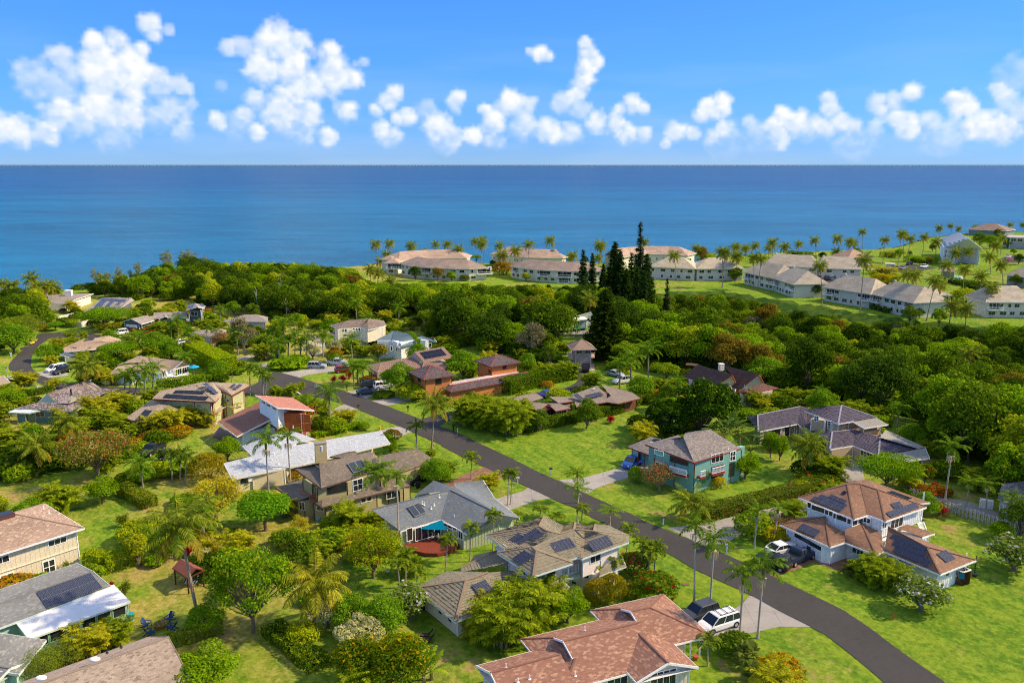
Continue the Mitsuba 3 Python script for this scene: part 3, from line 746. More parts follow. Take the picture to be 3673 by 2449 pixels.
def paddle_proto(name,seed,n,H,L,W,fan,a,b,el0=1.45,stem=.3):
    """Banana-like plants: big split paddle leaves, in one plane for a traveller's palm."""
    rng=np.random.default_rng(seed)
    tr,cr=MB(),MB()
    tr.tube([[0,0,-.3],[0,0,H*stem]],[.22,.16],'#8a7a50',7)
    for i in range(n):
        az=(0 if i % 2 else math.pi)+rng.normal(0,.12) if fan else i*2.4
        el=el0 - (abs(i - n / 2) / (n / 2))*1.35 if fan else el0 - .9*rng.random()
        d=np.array([math.cos(az)*math.cos(el),math.sin(az)*math.cos(el),math.sin(el)])
        b0=np.array([0,0,H*stem*.9]);l0=(H - L*.8 - H*stem*.9)*rng.uniform(.6,1) if fan else (H - H*stem)*.25
        l0=max(l0,.3)
        cr.tube([b0,b0+d*l0],[.06,.04],'#97a04a',4,cap=False)
        p=b0+d*l0;nseg=9
        sd=np.cross(d,[0,0,1.]);sd=sd / (np.linalg.norm(sd)+1e-6)
        if fan: sd=np.array([0,1.0,0])
        col0=tone(rng,1,a,b,.15)[0]
        LL=L*rng.uniform(.75,1.1)
        for s in range(nseg):
            t0,t1=s / nseg,(s+1) / nseg
            e=el - .9*t0;dd=np.array([math.cos(az)*math.cos(e),math.sin(az)*math.cos(e),math.sin(e)])
            p1=p+dd*LL / nseg
            w0,w1=(W*math.sin(math.pi*min(.97,t*.92+.06)) ** .5 for t in (t0,t1))
            for sg in (1,-1):
                dr=rng.uniform(.05,.35)
                cr.add([p,p1,p1+sd*sg*w1*.95 - [0,0,dr*w1],p+sd*sg*w0+dd*.1 - [0,0,dr*w0]],[[0,1,2,3]],col0*rng.uniform(.85,1.15))
            p=p1
    group_of(name,{'stem': (tr,'paint'),'leaves': (cr,'leaf')})
def shrub_proto(name,seed,R_,H,n,leaf,a,b,young=None,yp=0,flower=None,fp=0,asp=1.8,lumpy=.3,wood=True,spread=.7):
    rng=np.random.default_rng(seed)
    tr,cr,fl=MB(),MB(),MB()
    for i in range(6):
        g=i*1.1;tr.tube([[0,0,-.2],[math.cos(g)*R_*.5,math.sin(g)*R_*.5,H*.6]],[.05,.02],'#6d6252',4,cap=False)
    def shell(m,k=1.0):
        u=rng.normal(0,1,(m,3));u /= np.linalg.norm(u,axis=1,keepdims=True)
        u[:,2]=np.where(u[:,2] < -.5,-u[:,2],u[:,2])
        r=(1 - .3*rng.random(m) ** 2)*(1+lumpy*(meshkit.fbm(u*2.2,3,seed) - .5)*2)*k
        p=u*r[:,None]*[R_,R_,H*.5]+[0,0,H*.5]
        p[:,2]=np.maximum(p[:,2],.05)
        return p,u
    p,u=shell(n);leaves(cr,p,u+[0,0,.3],leaf,tone(rng,n,a,b,.22,young,yp),rng,asp,spread)
    if flower:
        m=int(n*fp);p,u=shell(m,1.03);leaves(fl,p,u,leaf*1.0,tone(rng,m,flower,flower,.3),rng,1.2,.5)
    group_of(name,{'stems': (tr,'paint'),'foliage': (cr,'leaf'),**({'blossom': (fl,'leaf')} if fl.v else {})})
def rosette_proto(name,seed,n,H,L,a,b,w=.055):
    """Cane stems carrying tufts of long leaves (ti, dracaena)."""
    rng=np.random.default_rng(seed)
    tr,cr=MB(),MB()
    for s in range(n):
        g,sp,h=rng.uniform(0,6.28),rng.uniform(.05,.5),H*rng.uniform(.55,1)
        tp=np.array([math.cos(g)*sp,math.sin(g)*sp,h - L*.4]);tr.tube([[0,0,-.2],tp],[.035,.025],'#7d7060',4)
        for k in range(26):
            az,el=rng.uniform(0,6.28),rng.uniform(-.5,1.4)
            d=np.array([math.cos(az)*math.cos(el),math.sin(az)*math.cos(el),math.sin(el)]);q=tp - [0,0,rng.uniform(0,L*.8)]
            sd=np.cross(d,[0,0,1.]) / max(math.cos(el),.1)
            cr.add([q,q+d*L*.55+sd*w,q+d*L - [0,0,.1],q+d*L*.55 - sd*w],[[0,1,2,3]],tone(rng,1,a,b,.2)[0])
    group_of(name,{'stems': (tr,'paint'),'leaves': (cr,'leaf')})
def pine_proto(name,seed,H,Rb,tiers,a,b,gap=.0):
    """A columnar island pine: whorls of upturned branches hung with needle cords."""
    rng=np.random.default_rng(seed)
    tr,cr=MB(),MB()
    tr.tube([[0,0,-.5],[rng.normal(0,.1),0,H*.5],[0,0,H]],[.35,.22,.03],'#5b5042',6)
    for i in range(tiers):
        t=(i+rng.uniform(-.3,.3)) / tiers
        z=H*(.05+.94*max(t,0));r=Rb*(1 - max(t,0)) ** .62*rng.uniform(.8,1.1)
        nb=9 if r > 1 else 6
        for j in range(nb):
            if rng.random() < gap: continue
            az=j*2*math.pi / nb+i*.7+rng.normal(0,.15)
            d=np.array([math.cos(az),math.sin(az),.22]);p0=np.array([0,0,z])
            rr=r*rng.uniform(.7,1.08)
            m=max(6,int(rr*15))
            s=np.sqrt(rng.random(m))*rr
            q=p0+d*s[:,None]+rng.normal(0,.09+.09*s[:,None] / max(rr,.1),(m,3))
            leaves(cr,q,np.tile([0,0,1.0],(m,1))+d*.4,.74,tone(rng,m,a,b,.2),rng,2.6,.45)
    group_of(name,{'trunk': (tr,'paint'),'crown': (cr,'leaf')})
def bare_proto(name,seed,H,nb,spread,col='#cfc8bd',r=.12):
    rng=np.random.default_rng(seed)
    tr,br=MB(),MB()
    k=rng.normal(0,.3,2)
    pts=np.array([[0,0,-.5],[k[0],k[1],H*.35],[k[0]*2,k[1]*.5,H*.7],[k[0]*2.6,k[1],H]])
    tr.tube(pts,[r,r*.75,r*.45,.02],col,5)
    for i in range(nb):
        t=rng.uniform(.35,.95);q=pts[1]*(1 - t)+pts[3]*t;a=rng.uniform(0,6.28);l=spread*rng.uniform(.5,1.1)*(1.2 - t)
        e=q+[math.cos(a)*l,math.sin(a)*l,l*rng.uniform(.6,1.4)]
        br.tube([q,(q+e) / 2+rng.normal(0,.1,3),e],[.06,.04,.015],jitter(col,.2,rng),4,cap=False)
        for _ in range(3):
            f=e+rng.normal(0,.35,3)*l*.5+[0,0,.3];br.tube([(q+e) / 2,f],[.03,.012],jitter(col,.2,rng),3,cap=False)
    group_of(name,{'trunk': (tr,'paint'),'branches': (br,'paint')})
def hedge(name,pts,w,h,a,b,label,n=70,leaf=.24,flower=None,fp=0.0,pz=0.0,young=None,yp=0.0,cat='hedge',seed=3,rnd=.25,P=None,bare=False):
    """A clipped or loose hedge along the pixels pts; n leaf clusters per square metre."""
    rng=np.random.default_rng(seed+int(pts[0][0] if pts else 1))
    q=[at(x,y,pz)[:2] for x,y in pts] if P is None else P
    k=thing(name,label,cat)
    cr,fl,wd=MB(),MB(),MB()
    for p0,p1 in zip(q[:-1],q[1:]):
        p0,p1=np.asarray(p0),np.asarray(p1)
        L=np.linalg.norm(p1 - p0);e=(p1 - p0) / L;s=np.array([-e[1],e[0]])
        def skin(m,k_=1.0):
            u=rng.uniform(-.03,1.03,m)*L
            th=rng.uniform(0,1,m)
            per=h+w+h;d=th*per
            y=np.where(d < h,-w / 2,np.where(d < h+w,d - h - w / 2,w / 2));z=np.where(d < h,d,np.where(d < h+w,h,per - d))
            ny=np.where(d < h,-1.0,np.where(d < h+w,0,1.0));nz=np.where((d >= h) & (d < h+w),1.0,.15)
            j=(meshkit.fbm(np.c_[(p0[0]+u*e[0])*.6,(p0[1]+u*e[1])*.6,z*.7+y],3,seed) - .5)*2*rnd - rng.random(m)*.1
            y2=(y+ny*j)*k_;z2=np.maximum(z+(nz > .5)*j,.02)*(1+(k_ - 1)*.5)
            x=p0+e*u[:,None]+s*y2[:,None]
            return np.c_[x,z2],np.c_[s*ny[:,None],nz]
        m=int(n*L*(2*h+w));p,nn=skin(m)
        leaves(cr,p,nn,leaf,tone(rng,m,a,b,.22,young,yp),rng,1.6,.6)
        if flower is not None and fp: mf=int(m*fp);p,nn=skin(mf,1.06);leaves(fl,p,nn,leaf*.9,tone(rng,mf,flower,flower,.25),rng,1.2,.5)
        if bare:
            for t in np.arange(0,L,.28): c=p0+e*t;wd.tube([[*c,-.1],[*(c+rng.normal(0,.12,2)),h*.9]],[.03,.02],jitter('#a8946c',.2,rng),4,cap=False)
        c0=p0+e*min(w*.45,L / 3);c1=p1 - e*min(w*.45,L / 3);ww=w*.3
        me=int(n*w*h*.9)
        for en,o in ((p0,-e),(p1,e)): p=np.c_[en+s*rng.uniform(-w / 2,w / 2,(me,1)) - o*rng.uniform(0,.3,(me,1)),rng.uniform(0,h,me)];leaves(cr,p,np.tile(np.append(o,.3),(me,1)),leaf,tone(rng,me,a,b,.22,young,yp),rng,1.6,.6)
        if not bare: wd.prism([c0+s*ww,c0 - s*ww,c1 - s*ww,c1+s*ww],0,h*.75,'#202a0c')  # dark inner box added in place of stems, for the hedge's shaded depth
    scene[f'{k}__foliage']=ply(cr,'leaf')
    if fl.v: scene[f'{k}__blossom']=ply(fl,'leaf')
    scene[f'{k}__stems']=ply(wd)  # stems of bare hedges; in the others the dark inner box
    return k
# ------------------------------------------------------------------ the houses of the street, near to far
G='#f1f1ec'
# cream two-storey house at the left edge
tile('W2')
h=House('cream_house','cream two-storey house with batten siding and a tan hipped roof at the left edge','#d6ccb0',style(SH,'#9a8472',spk='#b39c86',spkp=.25),battens=.55)
p=h.roof('y:hh',(1400,520),(740,115),C=(-1100,1306),z=5.3,top=(240,262),ov=.75)
h.win(p,'x0',(800,750),(1095,738),3);h.win(p,'x0',(-80,1030),(150,1060),2);h.win(p,'x0',(712,1090),(912,1230),2,2,fw=.13);h.win(p,'x0',(15,1320),(228,1410),2,2,fw=.13)
o,u,n=p.faces['x0'];m=MB();m.bar(o+n*.02+u*.7+[0,0,2.75],o+n*.02+u*(p.W - .7)+[0,0,2.75],.05,.28,'#ddd4ba',up=n);put(h.k,'belly_band',m)
q=p.w(p.L / 2,p.L / 2+1.1,p.z+p.h);m=MB();M=np.eye(4);M[:3,0],M[:3,1],M[:3,3]=np.append(p.ex,0),np.append(p.ey,0),q;m.box(-.8,.8,-1.3,1.3,-.35,.2,'#5a3a34',M);k=put(p.key,'skylight',m);m=MB();m.box(-.7,.7,-1.2,1.2,.2,.24,'#202428',M);put(p.key,'skylight_glass',m,'pane')
for x,y in ((718,205),(812,285)): h.pipe(p,'y0',x,y)
# grey house with a white porch roof and twelve panels
tile('Y2')
h=House('porch_house','low grey shingled house with a white porch roof and two rows of solar panels','#9fc4ae',style(SH,'#7d7f7c',spk='#94958f'),trim='#c9d8cc')
p=h.roof('x:gg',(895,790),(-160,1183),W=9,z=2.95,top=(740,672),ov=.5)
for j in range(2): pass
h.solar(p,'y0',(382,965),(828,800),(292,832),6,2)
p2=h.roof('shed',(1048,912),(232,1214),W=4.3,z=2.35,pitch=.12,ov=.35,st=style(SEAM,'#e9e8e4',stain=.1),ridgecap=False)
for t in np.linspace(.02,.98,7): c=p2.w(p2.L*t,.3,0);m=MB();m.bar(c,c+[0,0,2.3],.1,.1,'#8fc0a4');put(h.k,'post',m)
for i in range(6): t=.05+i*.155;o,u,n=p2.faces['y0'];h.win(p2,'y0',q=(o,u,n,p2.L*t,p2.L*(t+.13),.95,2.05),nx=1,frame='#8fc0a4',kind='screen')
for x,y in ((640,925),(290,1065)): c=hit(x,y,*p2.planes['y0']);m=MB();m.box(c[0] - .3,c[0]+.3,c[1] - .3,c[1]+.3,c[2] - .05,c[2]+.08,'#e0e0dc');put(p2.key,'roof_hatch',m)
p3=h.roof('x:gg',(372,1222),(150,1500),W=-9,z=2.6,pitch=.24,ov=.5)
p4=h.roof('y:gg',(232,1400),(-60,1600),W=5,z=2.5,pitch=.3,ov=.4)
# taupe roof in the lower left corner
h=House('taupe_house','low house with a plain taupe gable roof cut by the lower left frame edge','#b9b0a2',style(SH,'#9a8b7b',spk='#8b7c6d'),trim='#8a7c6e')
p=h.roof('x:gg',(1200,1193),(90,1590),C=(1470,1660),z=2.6,top=(1290,1222),ov=.5)
for x,y in ((762,1376),(330,1526)): c=hit(x,y,*p.planes['y1']);m=MB();m.ball(c,.42,'#e9e9e6',2,(1.2,.8,.5));put(p.key,'roof_vent',m)
for x,y in ((862,1325),(975,1280)): h.pipe(p,'y1',x,y,col='#3a3634')
# long terracotta house in the foreground
tile('F1')
ORG=style(SH,'#8b6452',spk='#a5816a',spkp=.3,var=.1,stain=.07,du=.36,dv=.18)
h=House('terracotta_house','long foreground house with stepped terracotta shingle roofs and a front gable','#d8cdb8',ORG,battens=.5)
p1=h.roof('x:gn',(45,728),(690,560),C=(500,1072),z=2.7,pitch=.37)
p2=h.roof('x:dn',(465,475),(1370,257),C=(1000,931),z=2.64,pitch=.37)
p3=h.roof('x:dh',(1122,203),(1817,52),C=(1932,525),z=2.7,pitch=.37,ov=1.9)
p4=h.roof('y:gn',(1567,890),(2147,745),W=7.5,z=2.72,pitch=.37)
h.win(p4,'y0',(1700,805),(1928,893),4,frame='#f4f4f2');h.win(p4,'x0',(1510,850),(1545,890),2)
h.win(p1,'y1',(1290,870),(1470,893),3);h.win(p2,'y1',(1290,860),(1470,893),3)
for x,y in ((1982,585),(2067,660),(2157,637)): h.post(x,y,2.6,.16)
h.pipe(p1,'y1',443,885);h.pipe(p1,'y1',553,855);h.pipe(p2,'y1',985,825);h.pipe(p1,'y0',328,745);h.pipe(p2,'y0',1073,395)
# tiled house with scattered solar panels
tile('F3')
TG=style(TILE_,'#807a66',cap='#8d7a62')
h=House('tiled_house','white house with grey-green concrete tile roofs, scattered dark panels and a white balcony','#e2d8cc',TG,trim='#cfdcd2')
V=dict(a=(60,185,5.3),b=(215,310,5.3),bb=(545,275,5.5),c=(150,338,5.3),d=(465,540,5.3),e=(805,428,5.3),R=(560,25,5.3),A1=(515,112,6.75),A2=(580,150,6.85),T1=(455,290,6.5),T2=(495,322,6.7),v1=(780,395,5.3),g=(848,378,5.3),k=(880,390,5.3),l=(1285,248,5.3),M=(1280,188,5.3),N=(1110,105,5.3),
         r1=(690,180,6.7),r2=(815,140,6.75),r3=(825,80,5.5),v2=(725,108,5.5),v3=(900,180,6.0),r4=(985,155,6.8),r5=(1000,97,5.5),v4=(925,110,5.5),vv=(540,268,5.9))
p=h.slopes(V,['a b bb vv','a vv A2 A1','a A1 R','R A1 A2 r1','R r1 v2','c d T2 T1','d e T2 T2','c T1 vv bb','e v1 T1 T2','v1 g r1 T1','T1 r1 A2 vv','g k v3 r2','g r2 r1','r1 r2 r3 v2','r2 v3 v4 r3','k l r4 v3','l M r4','M N r5 r4','v3 r4 r5 v4'],
             fascia=['a b','c d e','v1 g k l M'],caps=['a A1 A2','A1 R','c T1 T2','d T2 e','A2 r1 r2 r4','r2 r3','r4 r5','r4 M','k v3'])
h.solar(p,'a vv A2 A1',(238,234),(292,262),(332,168),1,1);h.solar(p,'a vv A2 A1',(275,253),(322,285),(478,124),1,2);h.solar(p,'a vv A2 A1',(422,213),(470,240),(510,150),1,1)
h.solar(p,'c d T2 T1',(283,385),(360,440),(385,316),2,1);h.solar(p,'v1 g r1 T1',(655,338),(832,284),(597,258),3,1);h.solar(p,'k l r4 v3',(985,326),(1158,266),(922,243),3,1)
w1=h.walls([(140,400),(232,470),(300,420),(560,320),(480,200)],5.2,2.4,pz=2.6)
w2=h.walls([(252,520),(470,640),(700,560),(705,430),(480,380)],5.2,2.4,pz=2.6)
w3=h.walls([(885,550),(1040,490),(1190,440),(1150,330),(860,430)],5.2,2.55,pz=2.6)
w4=h.walls([(480,760),(790,640),(1000,690),(1190,590),(1150,420),(700,380),(330,560)],2.6,0,pz=0.2)
h.win(w2,'0',(365,490),(397,530),1,frame='#f4f6f6');h.win(w1,'0',(205,285),(235,310),1);h.win(w2,'1',(580,498),(650,535),1);h.win(w3,'0',(955,372),(1040,400),2)
h.slab([(560,590),(865,545),(850,480),(640,500)],2.62,.25,'#a9bca4','balcony_floor')
h.rail([(708,548),(765,545 - 15),(852,505)],2.62,1.0,step=.2)
h.rail([(1110,330),(1185,300)],2.7,1.0,step=.2)
h.win(w4,'1',(905,520),(940,560),1) ;h.win(w4,'1',(750,580),(835,610),2)
tile('W4')
V=dict(a=(30,262,2.55),b=(690,800,2.55),c=(1560,440,2.55),t=(860,140,4.3),u=(1210,10,4.45),v=(1560,-60,4.2),f=(560,-10,2.55),g=(1800,120,2.9),w=(1600,-20,4.0))
pw=h.slopes(V,['a b t','b c w t','c g w','a f u t','t w u'],fascia=['f a b c'],caps=['a t b','t u'])
h.solar(pw,'b c w t',(1075,378),(1297,285),(945,208),2,1)
w5=h.walls([(215,610),(725,1035),(1500,720),(900,300)],2.5,0)
h.win(w5,'0',(425,590),(475,690),1);h.win(w5,'0',(578,720),(628,815),1)
tile('F3')
V=dict(a=(-90,440,2.6),b=(10,425,2.6),c=(195,302,4.0),d=(120,325,3.9),e=(-40,360,2.7),f=(250,435,3.6),g=(-160,470,2.6),i=(-145,505,2.55))
h.slopes(V,['g i f c','a b c d','e a d d','i b f f'],fascia=['g i'],caps=['g c'])
V=dict(a=(700,560,3.4),b=(832,696,2.5),c=(600,770,2.5),d=(540,640,3.4),e=(640,560,3.5))
h.slopes(V,['c b a d'],fascia=['c b','b a'])
V=dict(a=(1030,535,2.6),b=(1150,492,2.6),c=(1262,455,2.6),d=(1225,372,3.3),e=(1040,480,3.3))
h.slopes(V,['a c d e'],fascia=['a c d'])
# blue-grey L-shaped house with the turquoise sail
tile('F5')
BG=style(SH,'#68717a',spk='#7b7c62',spkp=.16,var=.1)
h=House('slate_house','L-shaped slate grey house with a turquoise shade sail over its back deck','#a9b394',BG,battens=.45)
V=dict(a=(172,502,2.6),b=(500,408,2.6),c=(705,525,2.6),X=(572,172,4.5),L0=(-60,330,4.4),e=(1135,395,2.75),f=(1000,345,3.1),Y=(440,95,4.0),g=(290,212,2.7),Z=(610,152,4.4),k=(930,240,2.7),m=(835,92,3.6),n=(600,118,3.6),r=(980,372,4.2),s=(1130,398,2.7),q=(850,560,2.6))
p=h.slopes(V,['a b X L0','b c r X','c s r r','s k Z r','Z r X X','k m n Z','g X Z Y'],fascia=['a b c','s k m'],caps=['L0 X','X r','X Z','X b'])
h.solar(p,'a b X L0',(287,388),(380,352),(225,305),2,1,'heater','solar_heater')
w=h.walls([(175,590),(500,500),(680,585),(960,520),(1080,455),(900,240),(600,130),(-40,400)],2.6,0,pz=0)
h.win(w,'0',(222,485),(265,570),1);h.win(w,'0',(290,480),(490,525),4);h.win(w,'1',(520,435),(620,500),3);h.win(w,'1',(640,500),(672,570),2)
for x,y in ((484,232),(345,285),(362,295),(442,298),(418,324)): h.pipe(p,'a b X L0',x,y)
h.pipe(p,'b c r X',603,395)
h.slab([(180,605),(400,535),(520,525),(660,590),(590,650),(470,680),(372,678),(250,650)],.55,.45,'#7b3a28')
for i in range(2):
    tile('F5');m=MB();a,b=at(368,655+i*15,.3 - i*.15),at(468,662+i*14,.3 - i*.15);m.bar(a,b,.32,.1,'#7b3a28');put(h.k,'step',m)
k=thing('shade_sail','turquoise triangular shade sail stretched over the wooden back deck','shade sail')
pts=[at(275,475,2.5),at(502,410,3.0),at(548,490,2.3),at(570,485,2.3)]
m=MB();N=8
for i in range(N):
    for j in range(N):
        f=lambda s,t: (pts[0]*(1 - t)+(pts[1]*(1 - s)+pts[2]*s)*t) - np.array([0,0,.5*t*(1 - t)+.25*s*(1 - s)*t])
        m.add([f(i / N,j / N),f((i+1) / N,j / N),f((i+1) / N,(j+1) / N),f(i / N,(j+1) / N)],[[0,1,2,3]],'#1295b8')
scene[k+'__cloth']=ply(m,'leaf',True);m=MB();m.bar(at(560,560,.5),pts[2],.08,.08,'#d8d8d4');put(k,'pole',m)
# brown house with the spiral stair
tile('F4')
BR=style(SH,'#6f675c',spk='#8a7a5c',spkp=.14,var=.12)
h=House('stair_house','olive two-storey house with a brown-grey dutch gable roof and a copper-red spiral stair','#a39a70',BR,trim='#5c4438')
V=dict(a=(430,425,5.3),b=(905,280,5.3),c=(905,222,5.6),T0=(415,225,7.0),T1=(830,132,7.0),g=(480,312,6.1),l=(218,268,5.3),f=(370,232,6.2),gg=(428,240,6.4),d=(930,200,5.6))
p=h.slopes(V,['a b T1 T0','l a g f','l f T0','b d T1','a g T0'],fascia=['l a b','g T0 f'])
m=MB();m.poly([p.P['g']+[.15,.1,-.05],p.P['f']+[.1,.1,-.05],p.P['T0']+[.25,0,-.1]],'#8f7f66');put(h.k,'gable_wall',m)
h.solar(p,'a b T1 T0',(690,305),(805,270),(638,225),2,1,'heater','solar_heater')
w=h.walls([(285,388),(400,460),(640,415),(905,345),(905,260),(500,260)],5.2,2.6,pz=2.8)
h.win(w,'0',(285,325),(305,350),1);h.win(w,'0',(365,390),(385,412),1);h.win(w,'2',(685,365),(762,430),2,2,frame='#f2f0ea');h.win(w,'1',(480,405),(630,445),4,frame='#3a3430')
V=dict(a=(64,420,2.7),b=(225,535,2.7),c=(400,470,3.6),d=(330,352,3.8),e=(255,362,2.9),ap=(360,370,4.0))
pl=h.slopes(V,['a b c ap','e a ap d','b c ap'],fascia=['e a b'])
V=dict(a=(375,540,2.75),b=(435,580,2.75),c=(1145,405,2.75),d=(1040,340,3.6),e=(905,372,3.5),f=(440,520,3.4))
pf=h.slopes(V,['b c d f','a b f f'],fascia=['a b c d'])
w0=h.walls([(240,615),(470,660),(880,560),(1080,470),(900,320),(330,450)],2.7,0)
h.win(w0,'1',(520,560),(560,588),1,frame='#efe9dc');h.win(w0,'1',(568,545),(606,575),1,frame='#efe9dc');h.win(w0,'1',(750,500),(787,535),1,frame='#efe9dc');h.win(w0,'1',(797,490),(835,522),1,frame='#efe9dc');h.win(w0,'1',(957,462),(1030,495),2,frame='#efe9dc')
h.win(w0,'0',(255,535),(300,600),2,frame='#efe9dc');h.win(w0,'0',(398,570),(448,610),2,frame='#efe9dc')
h.slab([(335,532),(425,525),(672,465),(640,420),(400,460)],2.9,.25,'#9a6a4a','deck')
h.rail([(340,530),(420,515),(432,528),(675,468),(668,440)],2.9,1.0,'#a8684a',slats=True)
h.post(457,505,5.2,.16,2.9,'#b8a468')
c0=at(345,625,0);m=MB();m.tube([c0,c0+[0,0,3.9]],.09,'#a8684a',6);put(h.k,'stair_pole',m)
for i in range(14):
    t=math.radians(200 - i*26);m=MB();z=.22+i*.2
    d0,d1=np.array([math.cos(t),math.sin(t),0]),np.array([math.cos(t - .45),math.sin(t - .45),0])
    m.poly([c0+[0,0,z],c0+d0*1.25+[0,0,z],c0+d1*1.25+[0,0,z]],'#a8684a');put(h.k,'stair_tread',m)
m=MB()
for zz in (.25,.5,.75,1.0): m.tube([c0+[1.27*math.cos(math.radians(200 - i*26)),1.27*math.sin(math.radians(200 - i*26)),.22+i*.2+zz] for i in range(15)],.035,'#b0704e',4)
m.tube([c0+[1.27*math.cos(math.radians(200 - i*26)),1.27*math.sin(math.radians(200 - i*26)),.2+i*.2] for i in range(15)],.11,'#9c5a40',4)
for i in range(0,15,2): b=c0+[1.27*math.cos(math.radians(200 - i*26)),1.27*math.sin(math.radians(200 - i*26)),.2+i*.2];m.bar(b,b+[0,0,1.05],.05,.05,'#b0704e')
put(h.k,'stair_railing',m)
h.block(432,246,1.75,1.3,3.5,7.3,'#c2b284','chimney',.35,cap='#8d857a');m=MB();q=at(432,128,7.4);m.tube([q,q+[0,0,.8]],.22,'#b9bbbc',8);put(h.k,'chimney_pot',m)
V=dict(a=(500,172,3.2),b=(640,190,3.3),c=(730,145,3.3),t=(700,128,4.0),u=(650,132,4.0))
h.slopes(V,['a b c t','a t u u'],fascia=['a b'])
V=dict(a=(1060,305,2.9),b=(1335,205,2.9),c=(1200,105,4.6),d=(885,168,4.4),e=(880,330,2.9),f=(1335,195,2.9))
pg=h.slopes(V,['e a d d','a b c d','b f c'],fascia=['a b'])
wg=h.walls([(1060,372),(1300,285),(1180,140),(940,230)],2.8,0)
# silver-roofed long house
tile('F6')
SV=style(SH,'#aab2b8',spk='#bcc2c6',var=.06,stain=.06)
h=House('silver_house','long low cream house with a pale silver shingle roof marked by a palm shadow','#cfc4a4',SV,trim='#d8d2c4')
V=dict(a=(228,758,2.6),b=(800,640,2.6),b2=(1310,520,2.6),c=(1500,470,2.7),d=(1425,368,3.6),l=(162,628,3.6),t=(470,568,3.9),t2=(760,480,4.0),e=(400,580,2.8),f=(310,490,2.7),g=(540,402,4.0),k=(745,470,3.5),m=(660,525,3.3),n=(915,440,3.2),r=(720,370,4.2),s=(600,440,4.0),u=(1000,460,3.9))
p=h.slopes(V,['a b t2 l','b c d t2','e m g f','m k g g','k n r g'],fascia=['l a b c d','f e','m k'])
w=h.walls([(262,838),(800,715),(1330,580),(1380,470),(850,520),(215,690)],2.6,0)
h.win(w,'0',(297,735),(430,765),3,frame='#8a8272');h.win(w,'0',(455,712),(510,735),2,frame='#8a8272');h.win(w,'0',(617,682),(662,706),2,frame='#8a8272');h.win(w,'0',(700,665),(760,690),2,frame='#8a8272')
o,u,n,u0,u1,z0,z1=h.quad(w,'0',(352,748),(384,772));m=MB();M=np.eye(4);M[:3,0],M[:3,1],M[:3,3]=u,n,o;m.box(u0,u1,.05,.45,z0+.1,z0+.75,'#dfe2e4',M);put(h.k,'air_conditioner',m)
w2=h.walls([(385,600),(640,560),(860,470),(700,400),(330,520)],2.7,0)
for q_ in ((550,605),(602,637),(565,555),(660,480),(720,345),(880,590)): h.pipe(p,'a b t2 l',*q_)
# house under rebuilding, bare orange sheathing
h=House('sheathed_house','house being rebuilt with bare orange plywood sheathing, white wrap and red-brown shed roofs','#d5e0de',style(SH,'#87604e',spk='#936a56',var=.1,stain=.08),trim='#efece4')
p=h.slopes(dict(a=(415,82,8.2),b=(590,182,8.2),c=(890,205,6.6),d=(715,102,6.6)),['d c b a'],fit=None,fascia=['a b c'],st=style(SH,'#a87260',spk='#b07c6a',var=.08,stain=.06))
p2=h.slopes(dict(a=(110,295,3.0),b=(268,415,3.0),c=(614,240,5.4),d=(442,140,5.4)),['a b c d'],fit=None,fascia=['a b c'])
w=h.walls([(530,330),(595,385),(835,395),(700,260)],6.4,0,'#a85a34',pz=0.0)
m=MB();a,b=at(720,398,.0)+[.1,-.18,0],at(840,392,.0)+[.15,-.12,0];m.bar(a+[0,0,1.5],b+[0,0,1.5],.03,2.9,'#e9ecef');put(h.k,'house_wrap',m)
L=b - a;Ll=np.linalg.norm(L);L /= Ll
for i in range(3):
    for j in range(2):
        tm=meshkit.text_mesh('Tyvek',.24,.01);Mx=np.eye(4);Mx[:3,0],Mx[:3,1],Mx[:3,2]=L,[0,0,1],[L[1],-L[0],0];Mx[:3,3]=a+L*(.25+Ll*.32*i)+[L[1]*.02,-L[0]*.02,.5+j*1.25+.2*(i % 2)]
        mm=MB();mm.add(tm.vertices @ Mx[:3,:3].T+Mx[:3,3],tm.faces,'#9aa6b4');put(h.k,'wrap_lettering',mm)
rr=np.random.default_rng(4);o,u,n=w.faces['1']
for i in range(5):
    for j in range(2):
        m=MB();u0,z0=.1+i*1.25,3.05+j*1.65;q=o+n*.02;m.bar(q+u*u0+[0,0,z0+.8],q+u*(u0+1.18)+[0,0,z0+.8],.03,1.58,jitter('#b35c2c',.2,rr));put(h.k,'plywood_sheet',m)
w2=h.walls([(318,445),(520,385),(590,400),(440,290),(200,350)],3.1,0,'#cfdcda')
w3=h.walls([(455,200),(600,290),(700,240),(560,150)],7.6,4.0,'#e4ecec',pz=4.0)
h.win(w3,'0',(470,128),(498,155),1);h.win(w3,'0',(508,150),(540,180),1);h.win(w3,'0',(555,178),(585,205),1)
m=MB();c=at(563,294,2.9);m.ball(c,.5,'#2a1c14',2,(1,.5,1));put(h.k,'round_window',m)
m=MB()
a,b=at(492,232,4.6),at(522,148,5.9)
for s in (-.25,.25): m.bar(a+[s,0,0],b+[s,0,0],.07,.05,'#b09a7c')
for t in np.linspace(.05,.95,9): c=a+(b - a)*t;m.bar(c - [.25,0,0],c+[.25,0,0],.05,.04,'#b09a7c')
k=thing('roof_ladder','wooden ladder lying on the red-brown roof of the house under rebuilding','ladder');scene[k+'__rails']=ply(m)
k=thing('scaffold','orange steel scaffold frame beside the plywood-clad wall','scaffold');m=MB()
a,b=at(850,370,0),at(915,345,0);dd=np.array([b[1] - a[1],a[0] - b[0],0]) / np.linalg.norm(b - a)*-1.1
for q0 in (a,b,a+dd,b+dd): m.bar(q0,q0+[0,0,4.6],.07,.07,'#d9771e')
